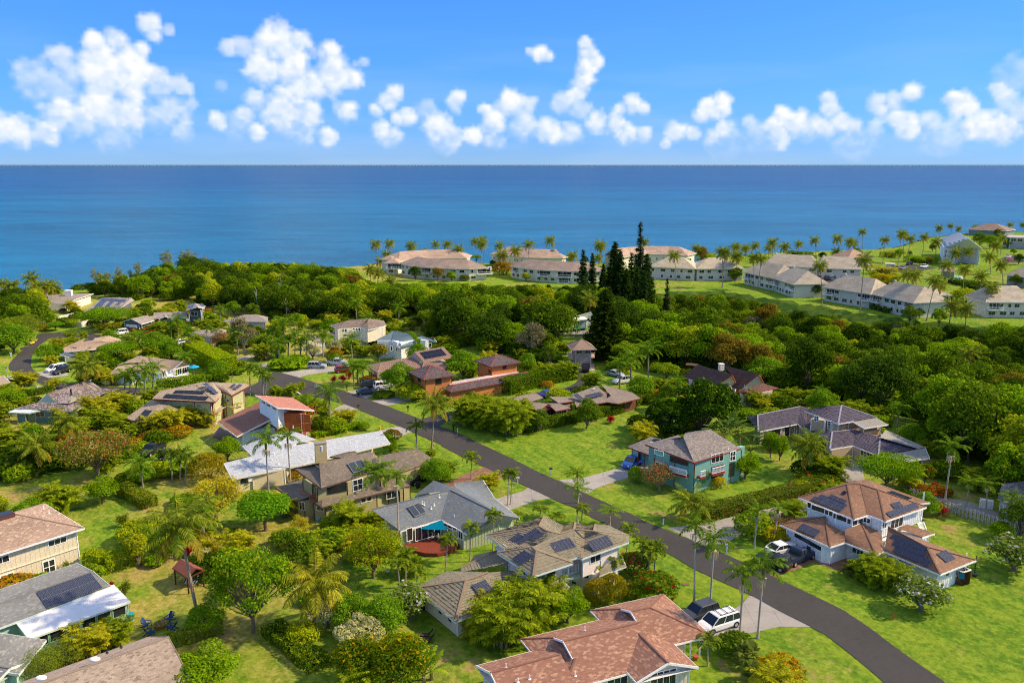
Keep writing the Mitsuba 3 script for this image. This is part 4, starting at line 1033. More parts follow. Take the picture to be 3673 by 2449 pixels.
for z in np.arange(.5,4.7,.5):
    m.bar(a+[0,0,z],b+[0,0,z],.05,.05,'#d9771e');m.bar(a+dd+[0,0,z],b+dd+[0,0,z],.05,.05,'#d9771e')
m.bar(a,b+[0,0,4.5],.05,.05,'#c9c9c4');scene[k+'__frame']=ply(m);m=MB();m.bar(a+[0,0,2.4] - (b - a)*.3,b+[0,0,.4]+(b - a)*.25,.3,.05,'#c8cacc');scene[k+'__plank']=ply(m)
k=thing('canopy_tent','sagging grey-brown tarpaulin tied out beside the red-brown roof','tarpaulin');m=MB()
c=[at(130,335,2.9),at(265,420,2.7),at(215,430,.8),at(40,430,1.0)]
for i in range(6):
    for j in range(6):
        f=lambda s,t: (c[0]*(1 - s)+c[1]*s)*(1 - t)+(c[3]*(1 - s)+c[2]*s)*t+np.array([0,0,.35*math.sin(s*9)*t - .5*t*(1 - t)])
        m.add([f(i / 6,j / 6),f((i+1) / 6,j / 6),f((i+1) / 6,(j+1) / 6),f(i / 6,(j+1) / 6)],[[0,1,2,3]],'#7d6a66')
scene[k+'__cloth']=ply(m,'paint',True)
m=MB()
for i in range(5): s=i / 4;q0=c[3]*(1 - s)+c[2]*s;m.tube([q0,np.append(q0[:2]+(q0 - c[0])[:2]*.35 - [.6,0],0)],.02,'#d9d6cc',3)
scene[k+'__ropes']=ply(m)
# lime house with many panels
tile('Z5')
LG=style(SH,'#9b8d78',spk='#a89a84',var=.08)
h=House('lime_house','pale lime two-storey house with tan hipped roofs, red eaves and many solar panels','#b5b68a',LG,trim='#8a3c30',battens=0)
V=dict(a=(1393,332,5.2),b=(1975,362,5.2),c=(2010,320,5.2),t0=(1470,258,6.2),A=(1800,205,7.1),r0=(1690,240,6.4),B=(1945,182,7.2),d=(2030,262,5.4),k=(2125,300,5.2),l=(2290,210,5.2),C=(2250,190,5.8),D=(2010,185,6.9),bk=(1850,180,6.4))
p=h.slopes(V,['a b A t0','b c B A','c d B','t0 A B bk','d k D B','k l C D'],fascia=['a b c','d k l'],caps=['A b','A B D'])
h.solar(p,'a b A t0',(1490,320),(1885,345),(1525,286),9,1,'black');h.solar(p,'a b A t0',(1585,280),(1860,287),(1610,252),6,1,'black')
for x,y in ((1855,196),(1885,222),(1912,244),(1938,268)): h.solar(p,'b c B A',(x,y),(x+36,y+20),(x+34,y - 14),1,1)
h.solar(p,'k l C D',(2135,235),(2165,245),(2195,195),1,3);h.solar(p,'k l C D',(2115,210),(2135,222),(2148,190),1,2)
w=h.walls([(1590,520),(1945,560),(2060,480),(2140,480),(2240,420),(2100,290),(1600,350)],5.1,0)
h.win(w,'0',(1640,345),(1700,385),2,frame='#d8d8a8');h.win(w,'0',(1880,348),(1920,372),2,frame='#d8d8a8');h.win(w,'2',(2075,335),(2100,360),1,frame='#d8d8a8')
V=dict(a=(1145,510,2.6),b=(1300,552,2.6),b2=(1640,500,2.6),t=(1480,365,4.4),t0=(1405,345,4.2),e=(1650,430,3.8),f=(1390,340,3.6))
p2=h.slopes(V,['a b t t0','b b2 e t','a t0 f f'],fascia=['a b b2'],caps=['t b'])
h.solar(p2,'a b t t0',(1232,535),(1300,545),(1330,430),2,3,'black')
V=dict(a=(1890,455,2.6),b=(1965,472,2.6),c=(2003,455,2.6),d=(2080,400,3.4),e=(1960,420,3.4),f=(2110,400,3.3),g=(2210,400,2.7),k=(2160,415,2.7))
h.slopes(V,['a b d e','b c d d','d k g f'],fascia=['a b c','k g'])
h.walls([(1300,590),(1600,560),(1560,460),(1250,520)],2.6,0)
# grey shake house with the lean-to canopy
tile('A')
SK=style(SHAKE,'#6f625e',spk='#a09894',spkp=.3)
h=House('shake_house','grey-green house with a weathered wooden shake roof and a white lean-to canopy','#5f7a76',SK,trim='#a8b8a0')
V=dict(a=(150,1452,2.7),b=(800,1482,2.7),b2=(985,1392,2.7),T0=(500,1298,5.2),T1=(985,1142,5.2),L=(415,1385,3.7),M=(620,1392,3.7),N=(850,1332,3.6),O=(1120,1240,3.6),Q=(1260,1245,3.2),S=(970,1360,3.1),R=(1130,1240,3.6))
p=h.slopes(V,['a b M L','M N O T1','M T1 T0','b b2 N M','N S Q O'],fascia=['a b b2','L T0 T1'],caps=['T0 T1'])
m=MB();m.poly([p.P['L'],p.P['M'],p.P['T0'] - [0,0,.05]],'#5c7a7a');put(h.k,'gable_wall',m)
V=dict(a=(625,1400,3.6),b=(740,1402,3.6),T=(790,1328,4.9),c=(855,1362,3.7),d=(615,1312,4.9))
h.slopes(V,['a b T d'],st=style(SHAKE,'#8f8480',spk='#b5aaa4',spkp=.3));m=MB();m.poly([at(740,1402,3.6),at(858,1358,3.6),at(790,1326,4.9)],'#c4c8a8');put(h.k,'dormer_wall',m)
w=h.walls([(380,1545),(790,1560),(970,1450),(1200,1330),(1000,1230),(350,1420)],2.7,0)
h.win(w,'0',(385,1490),(480,1545),2);h.win(w,'0',(560,1495),(640,1540),2)
V=dict(a=(88,1495,2.3),b=(310,1505,2.3),c=(432,1478,2.6),d=(180,1450,2.6))
h.slopes(V,['a b c d'],fascia=['d a b c'],st=style(SEAM,'#c9d3d4'))
h.post(382,1560,2.4,.12);h.post(108,1556,2.3,.12);h.block(770,1330,.25,.25,3.6,5.3,'#3c3a3a','stove_pipe')
h.rail([(135,1545),(380,1566),(440,1545)],.6,.9,'#7f9a94')
# tan L-shaped house
TN=style(SH,'#a58f78',spk='#b09a84',var=.07,stain=.1)
h=House('tan_gable_house','white house with a tan gable roof, louvred gable vent and a furnished back deck','#dfe4e6',TN)
V=dict(a=(1265,988,2.8),T0=(1505,888,4.6),T1=(1965,945,4.6),b=(1855,1035,2.7),b2=(2035,990,2.7),c=(1470,1068,2.7),v=(1400,962,3.7),U0=(1420,950,3.6),U1=(1515,958,3.9),e=(1180,1050,2.7),f=(1225,1035,3.6),g=(1380,1060,3.4),k=(1385,1098,2.65),k2=(1480,1070,2.65),d=(1270,990,2.8))
p=h.slopes(V,['c b T1 T0','U1 c T0 T0','a v U1 T0','b b2 T1'],fascia=['b b2','b T1','a T0'])
p2=h.slopes(dict(a=(1222,1035,3.7),b=(1385,1060,3.6),c=(1515,958,4.0),e=(1180,1072,2.65),f=(1385,1098,2.65),g=(1480,1068,2.65),k=(1270,1000,3.4)),['b f g c','b c k a','e f b a'],fascia=['e f g'])
w=h.walls([(1240,1130),(1400,1160),(1500,1120),(1720,1150),(1880,1110),(2030,1060),(1960,990),(1500,960)],2.6,0)
m=MB();m.poly([at(1862,1018,2.75),at(2020,985,2.75),at(1962,950,4.45)],'#eef0f0');put(h.k,'gable_wall',m)
h.win(w,'4',(1905,1020),(1950,1080),2);h.win(w,'4',(1960,1010),(2010,1060),2);h.win(w,'3',(1740,1050),(1790,1110),2)
h.slab([(1700,1160),(1880,1160),(2040,1110),(2020,1070),(1880,1110)],.7,.6,'#d4d2cc');h.rail([(1720,1150),(1880,1152),(2030,1105)],.7,.9,step=.3)
for x,y in ((1642,960),(1672,985)): h.pipe(p,'c b T1 T0',x,y)
# tan hipped house with panels
h=House('tan_hip_house','tan hip-roofed house with irregular dark panel groups among palms','#8b8f86',TN,trim='#e4e4de')
V=dict(a=(640,865,2.6),b=(980,822,2.7),b2=(1330,760,2.7),c=(1285,705,3.0),T0=(870,718,4.4),T1=(1170,672,4.3),d=(700,880,2.5),l=(675,800,3.0),k=(1090,730,4.0),f=(690,845,2.6))
p=h.slopes(V,['l b b2 k','l k T0 T0','T0 k T1 T1','k b2 c T1','f b l'],fascia=['f b b2 c'])
h.solar(p,'l b b2 k',(750,795),(815,805),(805,765),3,1);h.solar(p,'l b b2 k',(940,800),(975,803),(990,748),2,2);h.solar(p,'l b b2 k',(1040,808),(1200,790),(1085,755),5,2,'pool');h.solar(p,'l k T0 T0',(895,728),(1005,712),(915,710),4,1)
h.walls([(700,930),(980,890),(1270,800),(1200,740),(850,790)],2.6,0)
V=dict(a=(640,868,2.3),b=(740,905,2.3),c=(830,880,2.6),d=(700,845,2.6));h.slopes(V,['a b c d'],fascia=['a b'],st=style(SEAM,'#5a6468'))
# house with the white chimney
GY=style(SH,'#8d857c',var=.07,stain=.08)
h=House('chimney_house','grey-roofed low house with a white square chimney near the sea cliff','#dcd6cc',GY)
p=h.slopes(dict(a=(110,325,3.0),b=(265,385,2.7),c=(455,380,2.7),d=(400,255,4.6),e=(330,262,4.6),f=(140,395,2.6),g=(360,405,2.6),t=(270,360,3.4)),['b c d e','a b e e','f g t t'],fascia=['a b','f t g'])
w=h.walls([(205,460),(345,475),(460,440),(400,330),(130,390)],2.6,0)
h.win(w,'0',(225,430),(325,465),3,3,kind='garage_door',col='#e9e6df')
p=h.slopes(dict(a=(470,300,2.7),b=(1000,240,3.2),b2=(690,330,2.7),c=(1010,218,3.4),d=(500,235,4.4),e=(920,216,4.4),f=(860,265,3.4)),['a b2 e d','b2 f c e'],fascia=['a b2 f c'])
h.walls([(500,380),(700,385),(990,330),(960,260),(520,290)],2.7,0);h.block(745,256,2.2,1.6,3.2,5.6,'#eeebe4','chimney',.1,cap='#f4f2ec')
# shake house covered in panels
h=House('solar_shake_house','grey shake-roofed house with a U of navy solar panels beside the woods','#5e6a66',style(SHAKE,'#8d8680',spk='#a39c96',spkp=.3),trim='#c9c9c2')
p=h.slopes(dict(a=(905,412,2.6),b=(1280,395,2.8),b2=(1440,290,3.4),T0=(1100,262,5.8),T1=(1410,264,5.8),l=(1010,320,4.2),x=(1445,292,3.4)),['a b T1 T0','b x T1'],fascia=['a b','T1 x'])
h.solar(p,'a b T1 T0',(1085,287),(1345,305),(1102,263),9,1);h.solar(p,'a b T1 T0',(985,390),(1065,385),(1080,292),2,3);h.solar(p,'a b T1 T0',(1130,355),(1180,352),(1190,297),1,2);h.solar(p,'a b T1 T0',(1235,340),(1275,335),(1290,300),1,2)
h.walls([(950,470),(1280,470),(1430,380),(1300,330),(1000,370)],2.8,0)
# green garage house
h=House('sage_house','dark sage house with white rakes, double garage and a tower room with panels','#4c5e54',style(SH,'#93897f',var=.06),trim='#f0f0ec')
p=h.slopes(dict(a=(1310,522,2.7),b=(1525,548,2.7),T=(1410,488,4.0),b2=(1660,505,2.7),T1=(1590,450,4.0),c=(1560,470,3.0)),['b b2 T1 T','a T T1 T1'],fascia=['a T b b2'])
w=h.walls([(1345,605),(1500,620),(1650,570),(1600,500),(1400,520)],2.7,0);m=MB();m.poly([at(1345,535,2.6),at(1500,552,2.6),at(1410,495,3.9)],'#4c5e54');put(h.k,'gable_wall',m)
h.win(w,'0',(1357,548),(1478,592),4,4,kind='garage_door',col='#f0f0ee')
p=h.slopes(dict(a=(1560,500,3.0),b=(1705,490,2.9),T=(1775,465,4.0),c=(1858,498,2.9),T1=(1770,432,4.2),d=(1600,468,4.0)),['a b T T1','a T1 d d','c T1 T T'],fascia=['b T c']);w=h.walls([(1720,560),(1850,555),(1850,500),(1720,500)],2.8,0);h.win(w,'0',(1725,508),(1798,545),2);m=MB();m.poly([at(1720,500,2.8),at(1845,497,2.8),at(1775,470,3.9)],'#4c5e54');put(h.k,'gable_wall',m)
p=h.slopes(dict(a=(1650,465,3.0),b=(2010,485,2.8),T0=(1655,422,4.6),T1=(2020,410,4.6)),['a b T1 T0'],fascia=['a b']);h.solar(p,'a b T1 T0',(1850,455),(1935,455),(1855,415),2,1,'heater','solar_heater');h.walls([(1860,525),(2030,520),(2030,470),(1860,470)],2.8,0)
p=h.slopes(dict(a=(2000,395,5.4),T=(2130,362,6.6),b=(2200,378,5.4),T1=(2100,322,6.6),l=(2010,375,5.6),c=(2215,350,5.6),L=(2025,345,5.6)),['a T T1 L','b c T1 T'],fascia=['a T b'])
h.solar(p,'a T T1 L',(2010,378),(2080,360),(2030,345),2,1,'heater','solar_heater');h.solar(p,'b c T1 T',(2165,358),(2205,352),(2140,332),2,1,'heater','solar_heater')
w=h.walls([(2045,505),(2175,510),(2190,440),(2060,440)],5.3,0);m=MB();m.poly([at(2040,388,5.3),at(2180,385,5.3),at(2128,368,6.4)],'#4c5e54');put(h.k,'gable_wall',m);h.win(w,'0',(2055,410),(2125,455),2)
# triple garage
tile('B')
h=House('garage_house','pinkish triple garage with a low grey hipped roof above a red brick court','#c9a894',GY,trim='#dcd2c6')
p=h.slopes(dict(a=(200,650,2.7),b=(255,665,2.6),c=(490,695,2.6),d=(620,680,2.6),T0=(340,612,4.2),T1=(560,595,4.4),l=(205,640,2.9),e=(640,610,3.0)),['b c T1 T0','a b T0','c d T1','d e T1'],fascia=['a b c d'])
w=h.walls([(255,722),(480,755),(600,730),(560,640),(330,650)],2.6,0)
for a,b in (((270,672),(312,720)),((325,680),(400,745)),((412,690),(482,752))): h.win(w,'0',a,b,1,4,kind='garage_door',col='#e6ded2')
h=House('hidden_house','broad grey-brown roof mostly hidden behind the big royal palms','#cfc6b8',GY)
h.slopes(dict(a=(600,515,3.0),b=(1080,520,2.8),T0=(830,445,5.0),T1=(960,442,5.0),c=(1085,470,3.2)),['a b T1 T0','b c T1'],fascia=['a b']);h.walls([(640,580),(1060,590),(1060,520),(680,520)],2.8,0)
# taupe hip house
TP=style(TILE_,'#84776b',dv=.5)
h=House('taupe_hip_house','cream two-storey house with a broad taupe tiled hip roof against the woods','#ded6c2',TP,trim='#e6ebe4')
p=h.slopes(dict(l=(1757,555,5.2),a=(1835,600,5.2),b=(2075,580,5.2),c=(2160,610,5.2),d=(2360,560,5.2),T0=(1935,512,7.0),T1=(2160,488,7.2),v=(2120,530,6.4),e=(2330,510,5.6)),['l a T0','a b v T0','T0 v T1 T1','b c T1 v','c d T1','d e T1'],fascia=['l a b c d'],caps=['a T0 T1'])
w=h.walls([(1800,650),(1845,668),(2080,645),(2155,660),(2350,620),(2200,560),(1850,580)],5.1,1.5,pz=2.2)
for a,b in (((1882,602),(1900,632)),((1910,600),(1930,630)),((1998,592),(2015,606)),((2028,590),(2045,612)),((2055,588),(2075,618)),((2090,590),(2107,620))): h.win(w,'1',a,b,1)
h.slopes(dict(a=(1750,640,2.8),b=(1880,690,2.5),c=(2160,680,2.5),d=(2130,640,3.2),e=(1800,615,3.2)),['b c d e','a b e'],fascia=['a b c']);h.walls([(1880,740),(2160,730),(2150,660),(1850,660)],2.5,0)
h=House('cream_garage','cream garage with wide doors glimpsed between the royal palm trunks','#d8d0ae',TP,trim='#e9e4d4');h.slopes(dict(a=(1440,730,2.7),b=(1700,715,2.7),T=(1560,660,3.9),c=(1690,690,2.8)),['a b T'],fascia=['a b']);w=h.walls([(1455,835),(1700,815),(1690,740),(1470,760)],2.7,0);h.win(w,'0',(1485,775),(1580,825),1,4,kind='garage_door',col='#e2dcc0');h.win(w,'0',(1600,765),(1690,812),1,4,kind='garage_door',col='#e2dcc0')
# white house with the blue-green roof
tile('C')
h=House('blue_roof_house','white gabled house with a dusty blue-green shingle roof above orange flowering trees','#e4e4e0',style(SH,'#5f757e',var=.07,stain=.08))
p=h.slopes(dict(a=(445,1318,5.2),b=(605,1320,5.0),T0=(635,1218,7.2),T1=(800,1250,7.0),c=(700,1400,3.9),d=(890,1350,4.0),v=(625,1305,5.4),e=(810,1290,5.6)),['c d T1 v','b v T0 T0','v T1 T0','a b T0'],fascia=['a b c'])
w=h.walls([(465,1470),(560,1485),(700,1470),(860,1440),(820,1340),(480,1360)],4.9,0,pz=0.2)
for a,b in (((533,1365),(547,1392)),((605,1385),(620,1432)),((660,1402),(676,1432))): h.win(w,'1' if a[0] > 560 else '0',a,b,1)
p=h.slopes(dict(a=(890,1290,5.6),b=(1100,1335,5.0),T=(930,1275,5.8),c=(1070,1305,5.6)),['a b c T'],fascia=['a b c']);w=h.walls([(930,1420),(1080,1400),(1060,1340),(930,1340)],4.9,0);h.win(w,'0',(1015,1355),(1040,1395),1)
# metal-roofed house
tile('F7')
MT=style(SEAM,'#8f7568',cap='#a58a7c')
def ribs(h,p,sl,e0,e1,n,up):
    """Standing seams of a metal roof."""
    m=MB();o,nn=p.planes[sl]
    for t in np.linspace(0.02,.98,n):
        a=e0[0]*(1 - t)+e0[1]*t;b=e1[0]*(1 - t)+e1[1]*t
        if np.linalg.norm(a - b) > .3: m.bar(a+nn*.03,b+nn*.03,.05,.06,'#7d655a',up=nn)
    k=put(p.key,'seam',m);tag(k,'standing seams of the sheet roof',kind='stuff')
h=House('metal_roof_house','beige house with a pinkish-brown standing-seam metal roof and a raised panel-covered gable','#c4b4a0',MT,trim='#a58a7c')
p=h.slopes(dict(l=(25,245,2.8),a=(122,305,2.8),b=(490,272,2.8),T0=(155,225,3.9),T1=(420,178,4.4),T2=(700,165,4.4),c=(495,225,3.9),d=(720,225,3.6),e=(600,330,2.8),f=(745,175,3.8),s=(480,270,2.9)),['l a T0','a b T1 T0','s e d c'],fascia=['l a b'],caps=['a T0 T1','s c'])
ribs(h,p,'a b T1 T0',(p.P['a'],p.P['b']),(p.P['T0'],p.P['T1']),22,1);ribs(h,p,'s e d c',(p.P['s'],p.P['e']),(p.P['c'],p.P['d']),12,1)
p2=h.slopes(dict(a=(495,222,4.0),b=(725,180,4.0),T0=(420,137,6.0),T1=(650,97,6.0)),['a b T1 T0'],fascia=['a b T1','a T0']);ribs(h,p2,'a b T1 T0',(p2.P['a'],p2.P['b']),(p2.P['T0'],p2.P['T1']),18,1)
h.solar(p2,'a b T1 T0',(505,195),(678,162),(460,143),6,2,'black');m=MB();m.poly([at(370,190,3.9),at(482,220,3.9),at(420,140,5.9)],'#b9a898');put(h.k,'gable_wall',m)
w=h.walls([(45,320),(125,375),(420,360),(600,330),(560,230),(120,240)],2.75,0);h.win(w,'1',(152,308),(225,360),2,frame='#b7a48f');h.win(w,'1',(400,310),(416,333),1)
for i in range(4): h.win(w,'0',(52+i*18,292+i*8),(64+i*18,330+i*6),1,frame='#5a4f48')
# orange towers
OT=style(TILE_,'#65595a',cap='#8a4a44',dv=.36)
h=House('orange_tower_house','orange stucco house of two square hip-roofed towers joined by a long grey tiled wing','#bf7a44',OT,trim='#7a4a40')
p=h.roof('x:hh',(492,362),(750,325),C=(382,292),z=5.2,pitch=.42,ov=.7);h.win(p,'y0',(587,348),(634,395),1,frame='#8a4a34');h.win(p,'x0',(447,342),(470,382),1,frame='#8a4a34')
p=h.roof('x:hh',(1030,258),(1278,222),C=(905,207),z=5.6,pitch=.42,ov=.7);h.win(p,'y0',(1127,245),(1155,273),1,frame='#8a4a34');h.win(p,'x0',(1015,280),(1031,315),1,frame='#8a4a34')
h.slab([(922,310),(985,325),(1010,300),(945,285)],2.9,.2,'#c47434','balcony_floor');h.rail([(922,292),(990,318),(1008,305)],2.9,.95,'#c47434',solid='#bf7a44')
p=h.slopes(dict(a=(640,425,2.7),b=(708,460,2.6),c=(1345,345,2.7),d=(1330,300,3.5),e=(735,405,3.4),t=(655,415,2.9)),['b c d e','a b e'],fascia=['a b c'],caps=['b e d'])
p2=h.slopes(dict(a=(700,405,3.3),b=(1060,352,3.3),c=(1260,305,3.4),d=(1240,290,3.4),e=(700,380,3.3)),['a c d e'],st=style(SEAM,'#b9a8a4',stain=.4));h.walls([(700,500),(1345,390),(1300,320),(700,400)],2.6,0)
p=h.slopes(dict(a=(398,378,2.6),b=(470,418,2.4),c=(500,400,3.0),d=(430,362,3.0)),['a b c d'],st=style(SEAM,'#7d4038'))
# low brown house
tile('Z7')
h=House('low_brown_house','rambling low brown house with grey shingle roofs, red rakes and solar panels behind a hedge','#6e4a3a',style(SH,'#857a6e',var=.08),trim='#7d3a30')
p=h.slopes(dict(a=(670,485,2.8),b=(1010,500,2.7),c=(1150,450,2.8),T0=(700,470,3.4),T1=(1075,402,3.8),d=(940,480,3.0)),['a b c T1'],fascia=['a T1 c']);h.solar(p,'a b c T1',(940,482),(1110,445),(905,450),7,2)
p=h.slopes(dict(a=(995,500,3.2),b=(1100,585,2.6),c=(1275,545,2.6),T=(1190,505,3.6),T1=(1060,490,3.6),d=(1180,510,3.3)),['b a T1 T','c T T1 T1'],fascia=['b T c']);w=h.walls([(1085,660),(1250,620),(1270,560),(1050,560)],2.5,0,'#5a3630');h.win(w,'0',(1095,580),(1235,640),1,frame='#7d3a30',kind='screen')
p=h.slopes(dict(a=(1180,500,3.0),b=(1262,572,2.7),c=(1400,545,2.6),T=(1330,540,3.2),d=(1290,500,3.2),e=(1440,480,3.0),f=(1200,440,3.4),g=(1440,440,3.4)),['b c d a','d e g f'],fascia=['a b c','d e']);w=h.walls([(1260,622),(1360,600),(1400,560),(1280,560)],2.5,0,'#8d8274');h.win(w,'0',(1268,568),(1355,612),4,frame='#eeeeea')
p=h.slopes(dict(a=(1450,535,2.6),b=(1725,490,2.7),b2=(1830,505,2.7),c=(2040,455,2.7),T0=(1410,420,3.6),T1=(1640,340,4.0),v=(1730,420,3.6),T2=(1680,330,4.0),e=(1960,400,3.4),f=(2000,410,3.0)),['a b v T0','T0 v T1 T1','b b2 T2 v','b2 c e T2'],fascia=['a b b2 c'])
h.solar(p,'a b v T0',(1490,480),(1530,465),(1415,420),2,1,'heater','solar_heater');h.solar(p,'a b v T0',(1565,455),(1705,420),(1520,430),5,2)
h.walls([(1440,580),(1620,560),(1720,530),(1830,545),(2030,490),(1950,420),(1450,450)],2.6,0);h.block(1613,400,.5,.5,3.4,4.2,'#d9d9d2','roof_vent')
# garage house with surfboards
tile('D')
h=House('surfboard_house','grey-pink two-storey garage house with a balcony where two surfboards stand','#a3928a',style(SH,'#8b7768',var=.06),trim='#c9b4a8')
p=h.roof('x:hh',(455,1425),(720,1418),C=(415,1362),z=5.3,top=(560,1306),ov=1.2)
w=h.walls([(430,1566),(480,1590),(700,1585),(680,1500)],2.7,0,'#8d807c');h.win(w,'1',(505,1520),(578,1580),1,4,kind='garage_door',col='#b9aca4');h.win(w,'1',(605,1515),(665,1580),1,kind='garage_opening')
h.win(p,'y0',(505,1425),(560,1465),2,frame='#d8ccc4');h.win(p,'y0',(600,1425),(655,1462),2,frame='#d8ccc4')
h.slab([(410,1490),(450,1515),(700,1500),(690,1450),(440,1450)],2.75,.25,'#b8a298','balcony_floor');h.rail([(412,1485),(455,1512),(700,1495)],2.8,1.0,'#c9b4a8',step=.22)
for x,c1,c2,lb in ((496,'#5aa4b8','#c83c2a','blue and red surfboard standing on the balcony of the garage house'),(577,'#d96a1e','#e08a3a','orange surfboard standing on the balcony of the garage house')):
    k=thing('surfboard',lb,'surfboard');m=MB();q=at(x,1490,2.8)+[0,.25,0]
    g=[(0,.0),(.16,.15),(.26,.6),(.27,1.1),(.2,1.6),(.08,1.95),(0,2.05)]
    for s in (-1,1):
        for (x0,z0),(x1,z1) in zip(g[:-1],g[1:]):
            m.add([q+[0,-.05,z0],q+[s*x0,0,z0],q+[s*x1,0,z1],q+[0,-.05,z1]],[[0,1,2,3]],c1 if z1 > .8 else c2);m.add([q+[0,.05,z0],q+[s*x0,0,z0],q+[s*x1,0,z1],q+[0,.05,z1]],[[0,1,2,3]],c1)
    scene[k+'__board']=ply(m,'gloss')
# pale teal house on the slope
h=House('pale_teal_house','pale aqua hillside house with a green deck rail and grey-green roof below the pines','#a9bfc0',style(SH,'#7d877e',var=.06),trim='#dfe8e6')
p=h.slopes(dict(l=(185,1100,4.6),a=(310,1135,4.5),b=(620,1090,4.5),T0=(310,1055,5.9),T1=(520,1065,5.6),c=(440,1075,5.0),d=(690,1060,5.2),e=(660,1012,6.0),f=(450,1070,5.4)),['l a T0','a b T1 T0','b d e f'],fascia=['l a b'])
h.solar(p,'a b T1 T0',(470,1105),(620,1090),(440,1082),4,1,'pool')
w=h.walls([(200,1195),(300,1215),(610,1150),(680,1130),(660,1070),(250,1100)],4.4,1.8,pz=1.8)
for a,b,f in (((205,1130),(222,1162),'0'),((335,1142),(355,1175),'1'),((415,1132),(438,1165),'1'),((540,1110),(575,1130),'1'),((582,1115),(606,1150),'1')): h.win(w,f,a,b,1)
h.slab([(180,1195),(300,1218),(608,1180),(600,1150),(300,1200)],1.8,.3,'#2f7a6a','deck');h.rail([(175,1190),(300,1215),(608,1175)],1.8,.95,'#5aa48e',step=.35)
h.walls([(320,1262),(600,1240),(600,1190),(320,1215)],1.7,0,'#6b5a50');h.walls([(250,1290),(680,1285),(680,1240),(250,1270)],.9,0,'#8a8a84')
# brown A-frame pair
tile('Z8')
BW=style(SH,'#5a4238',spk='#6e5244',spkp=.2,var=.1)
h=House('brown_gable_house','white-walled house with two steep dark brown gable roofs and red rakes below the woods','#cfc4b4',BW,trim='#9c4434')
p=h.slopes(dict(l=(380,255,4.4),a=(660,350,4.4),T1=(835,240,7.4),T0=(520,145,7.4),c=(870,312,5.0),m=(415,140,6.6),nn=(490,165,7.0)),['l a T1 T0','c T1 T0 T0'],fit=None,fascia=['a T1 c'])
p2=h.slopes(dict(a=(888,380,3.6),b=(820,350,3.6),T1=(1080,230,7.4),T0=(760,155,7.4),c=(1125,315,5.0),v=(870,300,5.0)),['b a T1 v','v T1 T0 T0','c T1 T0 T0'],fit=None,fascia=['a T1 c'])
w=h.walls([(690,440),(820,440),(870,400),(800,330)],4.6,0,pz=0);m=MB();m.poly([at(680,352,4.4),at(862,316,4.8),at(832,250,7.0)],'#d6ccbc');put(h.k,'gable_wall',m)
m=MB();m.poly([at(900,385,3.6),at(1115,318,4.8),at(1078,242,7.0)],'#d6ccbc');gk=put(h.k,'gable_wall',m)
pc=Piece();a_,b_=at(905,388,3.6),at(1115,320,4.6);uu=(b_ - a_)*[1,1,0];uu /= np.linalg.norm(uu);pc.faces={'0': (np.array([a_[0],a_[1],0.]),uu,np.array([uu[1],-uu[0],0]))}
for a,b in (((945,335),(978,355)),((985,320),(1015,340)),((1022,303),(1052,322))): h.win(pc,'0',a,b,2,frame='#f0eee8')
a_,b_=at(690,352,4.4),at(860,318,4.8);uu=(b_ - a_)*[1,1,0];uu /= np.linalg.norm(uu);pc.faces={'0': (np.array([a_[0],a_[1],0.]),uu,np.array([uu[1],-uu[0],0]))}
for a,b in (((770,276),(792,304)),((768,340),(790,368))): h.win(pc,'0',a,b,1,frame='#f0eee8')
h.slopes(dict(a=(880,395,2.7),b=(960,420,2.6),c=(1260,360,2.6),d=(1090,310,4.0),e=(940,360,3.6)),['b c d e','a b e'],fascia=['a b c']);h.walls([(900,450),(1230,420),(1100,350),(900,400)],2.6,0)
h.slopes(dict(a=(410,150,5.6),b=(560,165,5.4),c=(520,140,6.2),d=(420,130,6.4)),['a b c d'],fascia=['d a']);h.block(732,198,1.0,1.0,5.5,6.9,'#d8d4c8','chimney',.3,cap='#e2ded4');h.walls([(440,330),(560,345),(560,290),(430,290)],5.4,0)
# purple-grey tiled house
tile('F8')
PT=style(TILE_,'#55505c',cap='#8d8f9a',dv=.42)
h=House('purple_tile_house','tan house with purple-grey tile roofs, white eaves and corrugated patio covers','#b5a184',PT,trim='#eeeeea')
p=h.slopes(dict(l=(460,98,5.3),a=(685,185,5.3),b=(790,168,5.3),b2=(960,148,5.3),T0=(590,68,7.0),T1=(707,62,7.0),c=(940,142,5.3)),['l a T1 T0','a c T1'],fascia=['l a b'],caps=['a T1 c'])
w=h.walls([(500,215),(680,245),(810,215),(960,180),(700,110)],5.2,2.4,pz=3.0)
h.win(w,'0',(527,133),(550,168),2,3,frame='#eef2f2');h.win(w,'0',(618,168),(645,220),2,4,frame='#eef2f2');h.win(w,'1',(812,200),(852,222),2)
CO=style(SEAM,'#8b8a80',stain=.1)
h.slopes(dict(a=(858,215,4.9),b=(1020,190,4.9),c=(940,145,5.4),d=(785,172,5.4)),['a b c d'],fascia=['d a b'],st=CO);h.post(960,262,4.9,.2,2.8)
p=h.slopes(dict(l=(70,130,2.9),a=(150,238,2.7),b=(415,185,2.7),c=(480,255,2.7),k=(550,230,3.0),T0=(145,128,4.3),T1=(432,70,4.5),v=(420,170,3.0),T2=(470,66,4.5),d=(590,235,3.4)),['l a T0','a b T1 T0','b c T2 T1','c d T2'],fascia=['a b c'],caps=['a T0 T1'])
w=h.walls([(160,310),(300,280),(420,240),(500,290),(560,230),(420,100),(120,190)],2.7,0);h.win(w,'0',(235,230),(295,272),1,kind='garage_opening');h.win(w,'1',(325,210),(412,255),1,kind='garage_opening')
